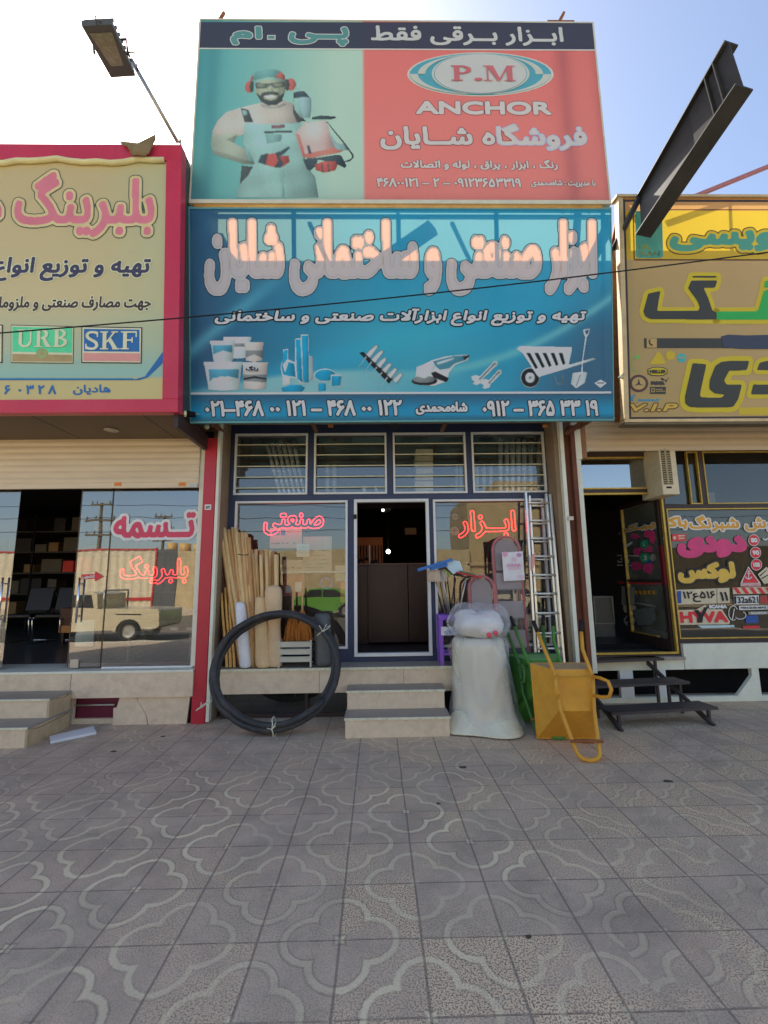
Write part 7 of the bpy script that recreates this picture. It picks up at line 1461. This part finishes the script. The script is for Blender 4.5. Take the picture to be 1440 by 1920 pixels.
for k in range(9): x = a[0] + (k + .5) / 9 * (a[1] - a[0]); h = random.uniform(.25, .6); mb = MB(random.choice([m_ink, m_steel, m_ink])); mb.box(x - .012, x + .012, YT - .04, YT - .01, a[3] - .1 - h, a[3] - .08); mb.box(x - .04, x + .04, YT - .05, YT - .01, a[3] - .14 - h, a[3] - .08 - h); mb.build('hung_tool', tb)
YLp = 5.5; led = thing('ceiling_light', 'square white light panel glowing near the ceiling inside the middle shop', 'light', P(725, 954, YLp)); em = emis('led white', (255, 250, 240), 6)
for px, py in ((718, 950), (724.5, 950), (731, 950), (718, 956.5)): c = P(px, py, YLp); mb = MB(em); mb.box(c.x - .026, c.x + .026, YLp, YLp + .02, c.z - .024, c.z + .024); mb.build('light_cell', led)
mb = MB(m_ink); c = P(725, 953, YLp); mb.box(c.x - .12, c.x + .12, YLp + .021, YLp + .05, c.z - .1, c.z + .1); mb.build('housing', led)
c = P(728, 1034, 3.6); lb_ = thing('light_bulb', 'single bright bulb glowing behind the counter inside the middle shop', 'light', c); mb = MB(em); mb.lathe([(0, -.05), (.035, -.03), (.045, 0), (.03, .03), (0, .045)], c, 'Z', 14); mb.build('bulb', lb_); mb = MB(m_ink); mb.tube([c + Vector((0, 0, .05)), c + Vector((0, 0, .9))], .006, 5); mb.build('cord', lb_)
c = P(770, 996, 3.6); mb = MB(mat('dim card', (120, 100, 84), .7)); mb.box(c.x - .12, c.x + .12, 3.6, 3.61, c.z - .07, c.z + .07); tag(mb.build('wall_card'), 'dim beige card on the dark wall inside the middle shop', 'card')
# galvanised flue pipes and goods on the shelf behind the upper windows
zsh = zt0 - .02; mb = MB(m_dark); mb.box(-2.05, 2.5, YG + .10, YG + 1.0, zsh - .03, zsh); mb.build('upper_shelf', shop)
m_flue = mat('galvanised pipe', (205, 212, 216), .25, metal=.55, var=.15, vs=8, k=1.8)
def flue(top, bot, r, label, y=.3):
    a, b = P(*top, YG + y + .1), P(*bot, YG + y); b.z = zsh + .003; mb = MB(m_flue); n = 6; pts = []; rs = []
    for i in range(n):
        for f, k in ((.02, 1.07), (.08, 1.0), (.95, 1.0)): pts.append(b.lerp(a, (i + f) / n)); rs.append(r * k)
    mb.tube(pts, rs, 12); tag(mb.build('flue_pipe', loc=b), label, 'flue pipe', 'galvanised flue pipes')
for i in range(6): flue((500 + i * 10, 832 - i * 1), (528 + i * 9, 924), .026, 'shiny flue pipe leaning to the left behind the first upper window', .2 + .03 * (i % 3))
for i, px in enumerate((614, 627)): flue((px, 872), (px, 925), .032, ('left shiny upright flue pipe behind the second upper window', 'right shiny upright flue pipe behind the second upper window')[i])
for i, px in enumerate((856, 864, 871)): flue((px, 872), (px, 925), .020, 'short shiny flue pipe at the right end of the third upper window')
for i, px in enumerate((894, 907, 920)): flue((px, 872), (px, 925), .030, 'short shiny flue pipe at the left of the fourth upper window')
for i, px in enumerate((938, 950, 961, 972, 983, 995, 1010)): flue((px, 822 + (i % 3) * 3), (px, 925), .032, 'tall shiny flue pipe behind the fourth upper window', .28 + .05 * (i % 2))
for i in range(7):
    a = prect(779, 842 + i * 12, 812, 852 + i * 12, YG + .3); mb = MB(mat('bundle paper', (170, 166, 150), .6)); mb.box(a[0] + random.uniform(-.01, .01), a[1], YG + .3, YG + .6, a[2], a[3]); tag(mb.build('tray_pack', bevel=.006), ('flat pack, topmost in the tall stack behind the third upper window', 'flat pack, second from the top of the tall stack in the third upper window', 'flat pack, third from the top of the tall stack in the third upper window', 'flat pack in the middle of the tall stack in the third upper window', 'flat pack, third from the bottom of the tall stack in the third upper window', 'flat pack, second from the bottom of the tall stack in the third upper window', 'flat pack at the bottom of the tall stack in the third upper window')[i], 'pack', 'stacked flat packs')
for i in range(2):
    c = P((683, 706)[i], 925, YG + .35); mb = MB(mat('clear grey jar', (150, 160, 164), .2, metal=.4)); mb.lathe([(0, 0), (.05, 0), (.05, .1), (.03, .13), (.045, .16), (.035, .2), (0, .2)], (c.x, YG + .35, zsh + .003), 'Z', 14); tag(mb.build('steel_fitting'), ('left of two small steel fittings behind the second upper window', 'right of two small steel fittings behind the second upper window')[i], 'fitting', 'small steel fittings')
# left shop interior
YS = 4.4; zf = PL[3] - .005; sv = thing('shelving', 'dark steel shelving along the back wall inside the left shop', 'shelves', (-5.5, YS, zf)); mb = MB(mat('dark shelf steel', (56, 54, 54), .5, k=1.2))
for k in range(5): z = zf + .35 + k * .46; mb.box(-9.5, -2.6, YS, YS + .4, z, z + .03)
mb.build('shelf_board', sv)
for x in (-9.4, -7.7, -6.0, -4.3, -2.7): mb = MB(m_dark); mb.box(x, x + .04, YS - .01, YS + .03, zf, zf + 2.6); mb.build('upright', sv)
random.seed(9); m_bxs = [mat('cardboard box', (150, 124, 90), .7, k=.9), mat('grey carton', (104, 102, 96), .7, k=.9), mat('dark carton', (56, 54, 56), .7, k=.9), mat('red carton', (190, 56, 46), .6, k=1.5)]
lab_b = ['brown cardboard carton on the dark back shelves of the left shop', 'grey carton on the dark back shelves of the left shop', 'dark carton on the dark back shelves of the left shop', 'bright red box on the dark back shelves of the left shop']
for k in range(5):
    z = zf + .38 + k * .46; x = -9.2
    while x < -3.2:
        w = random.uniform(.18, .5); mi = random.choice([0, 1, 1, 2, 2]); h = random.uniform(.12, .34)
        if random.random() < .75:
            if k in (1, 2) and abs(x + 6.9) < .25: mi = 3
            q = MB(m_bxs[mi]); q.box(x, x + w, YS + .02, YS + .35, z + .001, z + h); tag(q.build('carton', bevel=.006), lab_b[mi], 'carton', lab_b[mi].split(' on ')[0] + 's on the back shelves')
        x += w + random.uniform(.03, .2)
def chair(px, label):
    c = G(px, 1205, zf); c.y = max(1.6, min(c.y, 3.0)); r = thing('visitor_chair', label, 'chair', (c.x, c.y, zf), 'cantilever chairs'); mb = MB(m_chrome)
    for s_ in (-.24, .24): mb.tube([c + Vector((s_, -.28, .45)), c + Vector((s_ + .0, -.3, .42)), c + Vector((s_, -.24, .02)), c + Vector((s_, .25, .015))], .012, 7); mb.tube([c + Vector((s_, -.28, .45)), c + Vector((s_, .2, .47)), c + Vector((s_, .3, .95))], .012, 7)
    mb.tube([c + Vector((-.24, .25, .015)), c + Vector((.24, .25, .015))], .012, 7); mb.tube([c + Vector((-.24, .3, .95)), c + Vector((.24, .3, .95))], .01, 7); mb.build('frame', r); mb = MB(mat('black leather', (30, 30, 32), .4, k=1.4)); mb.box(c.x - .23, c.x + .23, c.y - .27, c.y + .2, zf + .455, zf + .52); mb.build('seat', r, bevel=.02); mb = MB(MATS['black leather']); mb.hexa([c + Vector(p) for p in ((-.23, .2, .55), (.23, .2, .55), (.23, .26, .55), (-.23, .26, .55), (-.23, .29, .98), (.23, .29, .98), (.23, .34, .98), (-.23, .34, .98))]); mb.build('backrest', r, bevel=.015)
chair(48, 'black chair with chrome frame at the left inside the left shop'); chair(105, 'black chair with chrome frame at the right inside the left shop')
c = P(132, 1190, 2.4); dk = thing('office_desk', 'brown desk with a pale drawer front inside the left shop', 'desk', (c.x, 2.4, zf)); mb = MB(mat('brown desk wood', (90, 56, 38), .5, k=1.1)); mb.box(c.x - .22, c.x + .5, 2.4, 3.0, zf + .2, zf + .62); mb.build('body', dk, bevel=.005); mb = MB(mat('pale drawer', (160, 110, 60), .5)); mb.box(c.x - .20, c.x + .3, 2.385, 2.399, zf + .2, zf + .32); mb.build('drawer', dk)
for s_ in (-.20, .43): mb = MB(MATS['brown desk wood']); mb.box(c.x + s_, c.x + s_ + .05, 2.45, 2.5, zf, zf + .199); mb.build('leg', dk)
a = prect(142, 1163, 176, 1212, YL + .25); mb = MB(mat('grey card sheet', (150, 162, 162), .6)); mb.box(a[0], a[1], YL + .25, YL + .27, zf + .001 if a[2] < zf else a[2], a[3]); tag(mb.build('grey_board'), 'pale grey board standing behind the glass door of the left shop', 'board')
for i, px in enumerate((278, 326, 356)): a = prect(px - 7, 1176, px + 7, 1182, YL + .5); mb = MB(m_wframe); mb.box(a[0], a[1], YL + .5, YL + .52, a[2], a[3]); tag(mb.build('price_card', bevel=.002), ('leftmost of three small white cards on the low shelf behind the left glass', 'middle of three small white cards on the low shelf behind the left glass', 'rightmost of three small white cards on the low shelf behind the left glass')[i], 'card', 'small white cards')
a = prect(240, 1183, 362, 1190, YL + .5); mb = MB(mat('low shelf', (100, 104, 104), .5)); mb.box(a[0], a[1] - .02, YL + .5, YL + .9, a[2], a[3]); mb.box(a[0], a[0] + .03, YL + .5, YL + .9, zf, a[2]); mb.box(a[1] - .05, a[1] - .02, YL + .5, YL + .9, zf, a[2]); tag(mb.build('low_shelf'), 'low grey display shelf behind the fixed glass of the left shop', 'shelf')
# right shop interior cabinet
c = prect(1113, 1118, 1150, 1170, 2.4); mb = MB(mat('grey cabinet', (112, 112, 108), .5, k=1.3)); rcab = thing('small_cabinet', 'grey cabinet standing inside the open door of the right shop', 'cabinet', ((c[0] + c[1]) / 2, 2.4, RDz0)); mb.box(c[0], c[1], 2.4, 2.8, RDz0 + .003, c[3]); mb.build('body', rcab, bevel=.004); mb = MB(m_steel); ring(mb, c[0], c[1], c[2], c[3], .02, 2.38, 2.399); mb.build('door_edge', rcab)

# ================================================================== ACROSS THE STREET (seen in the glass)
def mirr(px, py, yp, yo): return P(px, py, 2 * yp - yo)
m_corr = mat('cream corrugated sheet', (206, 200, 180), .5, k=.95, var=.06, dirt=.2); m_redt = mat('red trim paint', (176, 40, 44), .5, k=1)
YW = -24.0; zc = mirr(220, 1032, YL, YW).z
def vpoles(): pass
cw = thing('corrugated_fence', 'cream corrugated metal fence with a red top rail across the street', 'fence', (-26, YW, 0)); xe = mirr(287, 1100, YL, YW).x; mb = MB(m_corr); n = 240; x0 = -46.0; vs = []
for i in range(n + 1):
    x = x0 + (xe - x0) * i / n; y = YW + (.05 if i % 4 in (0, 1) else 0); vs += [(x, y, -.1), (x, y, zc)]
mb.add(vs, [(2 * i, 2 * i + 2, 2 * i + 3, 2 * i + 1) for i in range(n)]); mb.build('sheet', cw, recalc=False); mb = MB(m_redt); mb.box(x0, xe, YW - .03, YW + .09, zc, zc + .1); mb.box(xe, xe + .12, YW - .05, YW + .1, -.1, zc + .15); mb.box(x0, xe, YW + .055, YW + .09, .55, .75); mb.build('rail', cw)
gt = thing('metal_gate', 'dark grey double gate beside the cream corrugated fence across the street', 'gate', (xe + 1, YW, 0)); x1 = mirr(330, 1100, YL, YW).x; mb = MB(mat('dark gate', (60, 64, 68), .5)); mb.box(xe + .13, (xe + x1) / 2 - .01, YW, YW + .05, -.1, zc); mb.build('leaf', gt); mb = MB(MATS['dark gate']); mb.box((xe + x1) / 2 + .01, x1, YW, YW + .05, -.1, zc); mb.build('leaf', gt)
for i in range(3): xx = xe + .6 + i * .9; mb = MB(mat('tan drum', (196, 160, 100), .5, k=1)); mb.lathe([(0, 0), (.36, 0), (.36, .9), (0, .9)], (xx, YW - 1.2, zc - .35), 'Z', 16); mb.box(xx - .34, xx + .34, YW - 1.5, YW - .9, -.14, zc - .36, m_brick); tag(mb.build('tank'), ('leftmost tan drum on a brick pier behind the dark gate', 'middle tan drum on a brick pier behind the dark gate', 'rightmost tan drum on a brick pier behind the dark gate')[i], 'tank', 'drums behind the gate')
# sandstone wall and building
m_sand = mat('sandy stone wall', (196, 178, 138), .8, k=.8, var=.12, vs=1.2, bump=.2, dirt=.15); bxa = mirr(880, 1000, YG, YW).x; zbt = mirr(960, 942, YG, YW).z
bld = thing('sand_building', 'sandy stone building two storeys tall across the street', 'building', (bxa + 6, YW - 4, 0)); mb = MB(m_sand); mb.box(bxa, bxa + 7, YW - 8, YW, -.14, zbt + .6); mb.box(bxa + 2, bxa + 7, YW - 8, YW - .4, zbt + .6, zbt + 1.6); mb.build('wall', bld)
for i in range(3): mb = MB(m_black); mb.box(bxa + 1 + i * 2, bxa + 1.9 + i * 2, YW - .001, YW + .02, 3.0, 4.2); mb.build('window', bld)
mb = MB(m_sand); mb.box(bxa - .2, bxa + 7.2, YW, YW + .2, 2.4, 2.55); mb.build('ledge', bld)
wl = MB(mat('pale stone wall', (190, 176, 142), .85, k=.9, var=.15, vs=2, dirt=.3)); wl.box(x1 + .1, bxa - .02, YW, YW + .2, -.14, zc - .1); tag(wl.build('yard_wall'), 'pale rendered yard wall between the dark gate and the sandy building', 'wall')
b2 = thing('brick_building', 'tan brick building at the far right across the street', 'building', (bxa + 16, YW - 3, 0)); mb = MB(mat('tan brick', (128, 118, 100), .8, k=.6, var=.15, vs=3)); mb.box(bxa + 8, bxa + 24, YW - 8, YW + .3, -.14, 3.6); mb.box(bxa + 12, bxa + 13.4, YW - 6, YW - 1, 3.6, 7.5); mb.build('wall', b2)
mb = MB(m_black); mb.box(bxa + 10, bxa + 12, YW + .29, YW + .32, .3, 2.4); mb.build('window', b2)
# poles
m_pole = mat('weathered pole', (104, 92, 74), .8, k=.9, var=.2)
def pole(px, pytop, yo, label):
    t = mirr(px, pytop, YL, yo); r = thing('utility_pole', label, 'utility pole', (t.x, yo, -.14), 'utility poles'); mb = MB(m_pole); mb.tube([(t.x, yo, -.14), (t.x, yo, t.z)], [.17, .11], 10); mb.build('pole', r)
    for k, (dz, w) in enumerate(((.15, .8), (1.25, 1.1), (2.2, .9))):
        mb = MB(m_pole); mb.box(t.x - w, t.x + w, yo + .1, yo + .2, t.z - dz - .06, t.z - dz + .06)
        for s_ in (-w + .1, -.3, w - .1): mb.tube([(t.x + s_, yo + .15, t.z - dz), (t.x + s_, yo + .15, t.z - dz + .28)], .045, 6)
        mb.build('crossarm', r)
    return t
t1 = pole(192, 944, -26.0, 'nearer tall utility pole with three crossarms across the street'); t2 = pole(307, 966, -33.0, 'farther utility pole with crossarms behind the dark gate')
mb = MB(m_ink)
for k in range(3): mb.tube([(-60, -26 + k * .1, t1.z - .1 - k * .9), (t1.x, -25.85, t1.z - .2 - k * .9), (40, -25, t1.z - .6 - k * .9)], .02, 5)
kids_ = mb.build('power_lines'); tag(kids_, 'three power lines strung along the far side of the street', 'cable')
# vehicles
m_crm = mat('cream car paint', (206, 198, 172), .25, k=.95, var=.04, coat=.5); m_tyre = mat('tyre rubber', (34, 34, 36), .8, k=1); m_cgl = mat('dark car glass', (40, 46, 52), .08, k=.8, spec=.8); m_lime = mat('bright green car paint', (110, 180, 70), .25, k=.9, var=.04, coat=.5)
def wheel(root, c, r, w=.2):
    o = MB(m_tyre); o.lathe([(r * .6, -w / 2), (r * .95, -w / 2), (r, -w * .3), (r, w * .3), (r * .95, w / 2), (r * .6, w / 2), (r * .6, -w / 2)], c, 'Y', 20); q = o.build('wheel', root); o = MB(m_steel); o.lathe([(0, -w * .42), (r * .2, -w * .45), (r * .55, -w * .3), (r * .62, -w * .4), (r * .62, w * .4), (r * .55, w * .3), (r * .2, w * .45), (0, w * .42)], c, 'Y', 16); o.build('rim', q)
def vehicle(name, label, x0, y0, L, prof, wheels, glz, m, W, r, zb=-.15):
    root = thing(name, label, 'car' if 'car' in name else 'pickup', (x0 + L / 2, y0, zb)); mb = MB(m)
    mb.prism([(x0 + u, y0 - W / 2, zb + w) for u, w in prof], (0, W, 0)); mb.build('body', root, bevel=.05)
    for pg in glz:
        for s_ in (-1, 1): q = MB(m_cgl); yy = y0 + s_ * (W / 2 + .004); q.add([(x0 + u, yy, zb + w) for u, w in pg], [tuple(range(len(pg)))]); q.build('side_window', root, recalc=False)
    for u in wheels:
        for s_ in (-1, 1): wheel(root, (x0 + u, y0 + s_ * (W / 2 - .08), zb + r), r)
    return root
def arch(u, r, n=8): return [(u + r * math.cos(rad(a)), .30 + r * math.sin(rad(a)) * .95) for a in [180 - 180 * i / n for i in range(n + 1)]]
pxb = mirr(322, 1150, YL, -9.2).x; L = 4.7; px0_ = pxb - L
prof = [(0, .45), (.0, .8), (.08, .9), (1.25, 1.02), (1.65, 1.50), (1.8, 1.55), (2.6, 1.55), (2.72, 1.5), (2.75, 1.02), (4.66, 1.0), (4.7, .95), (4.7, .5), (4.62, .42), (4.1, .38)] + arch(3.72, .40)[::-1] + [(3.2, .36), (1.3, .36)] + arch(.88, .40)[::-1] + [(.45, .36)]
pk = vehicle('pickup_truck', 'cream old pickup truck parked at the kerb behind the camera', px0_, -9.2, L, prof, (.88, 3.72), [[(1.42, 1.06), (1.72, 1.44), (2.08, 1.46), (2.08, 1.06)], [(2.14, 1.06), (2.14, 1.46), (2.56, 1.46), (2.64, 1.06)]], m_crm, 1.6, .33)
mb = MB(m_ink); mb.box(px0_ + 3.3, px0_ + 4.1, -8.397, -8.394, .66, .70); mb.build('side_stripe', pk); mb = MB(m_steel); mb.tube([(px0_ + 2.85, -8.5, .88), (px0_ + 2.85, -8.5, 1.45), (px0_ + 2.85, -9.9, 1.45), (px0_ + 2.85, -9.9, .88)], .03, 8); mb.build('roll_bar', pk)
gx = mirr(600, 1130, YG, -17.0).x - 2.2
prof = [(0, .4), (.0, .68), (.15, .82), (1.05, .93), (1.75, 1.38), (2.1, 1.44), (2.9, 1.44), (3.3, 1.36), (3.9, .98), (4.35, .92), (4.4, .6), (4.35, .34), (4.0, .3)] + arch(3.5, .36)[::-1] + [(3.0, .26), (1.25, .26)] + arch(.85, .36)[::-1] + [(.4, .28)]
vehicle('parked_car', 'bright green saloon car parked on the far side of the street', gx, -17.0, 4.4, prof, (.85, 3.5), [[(1.3, .98), (1.85, 1.34), (2.4, 1.36), (2.4, .98)], [(2.46, .98), (2.46, 1.36), (3.0, 1.36), (3.6, 1.0)]], m_lime, 1.65, .31)
gx = mirr(905, 1120, YG, -17.5).x - 2.2
vehicle('parked_car', 'cream saloon car parked beyond the sandy building front across the street', gx + 1.2, -17.6, 4.4, prof, (.85, 3.5), [[(1.3, .98), (1.85, 1.34), (2.4, 1.36), (2.4, .98)], [(2.46, .98), (2.46, 1.36), (3.0, 1.36), (3.6, 1.0)]], m_crm, 1.65, .31)
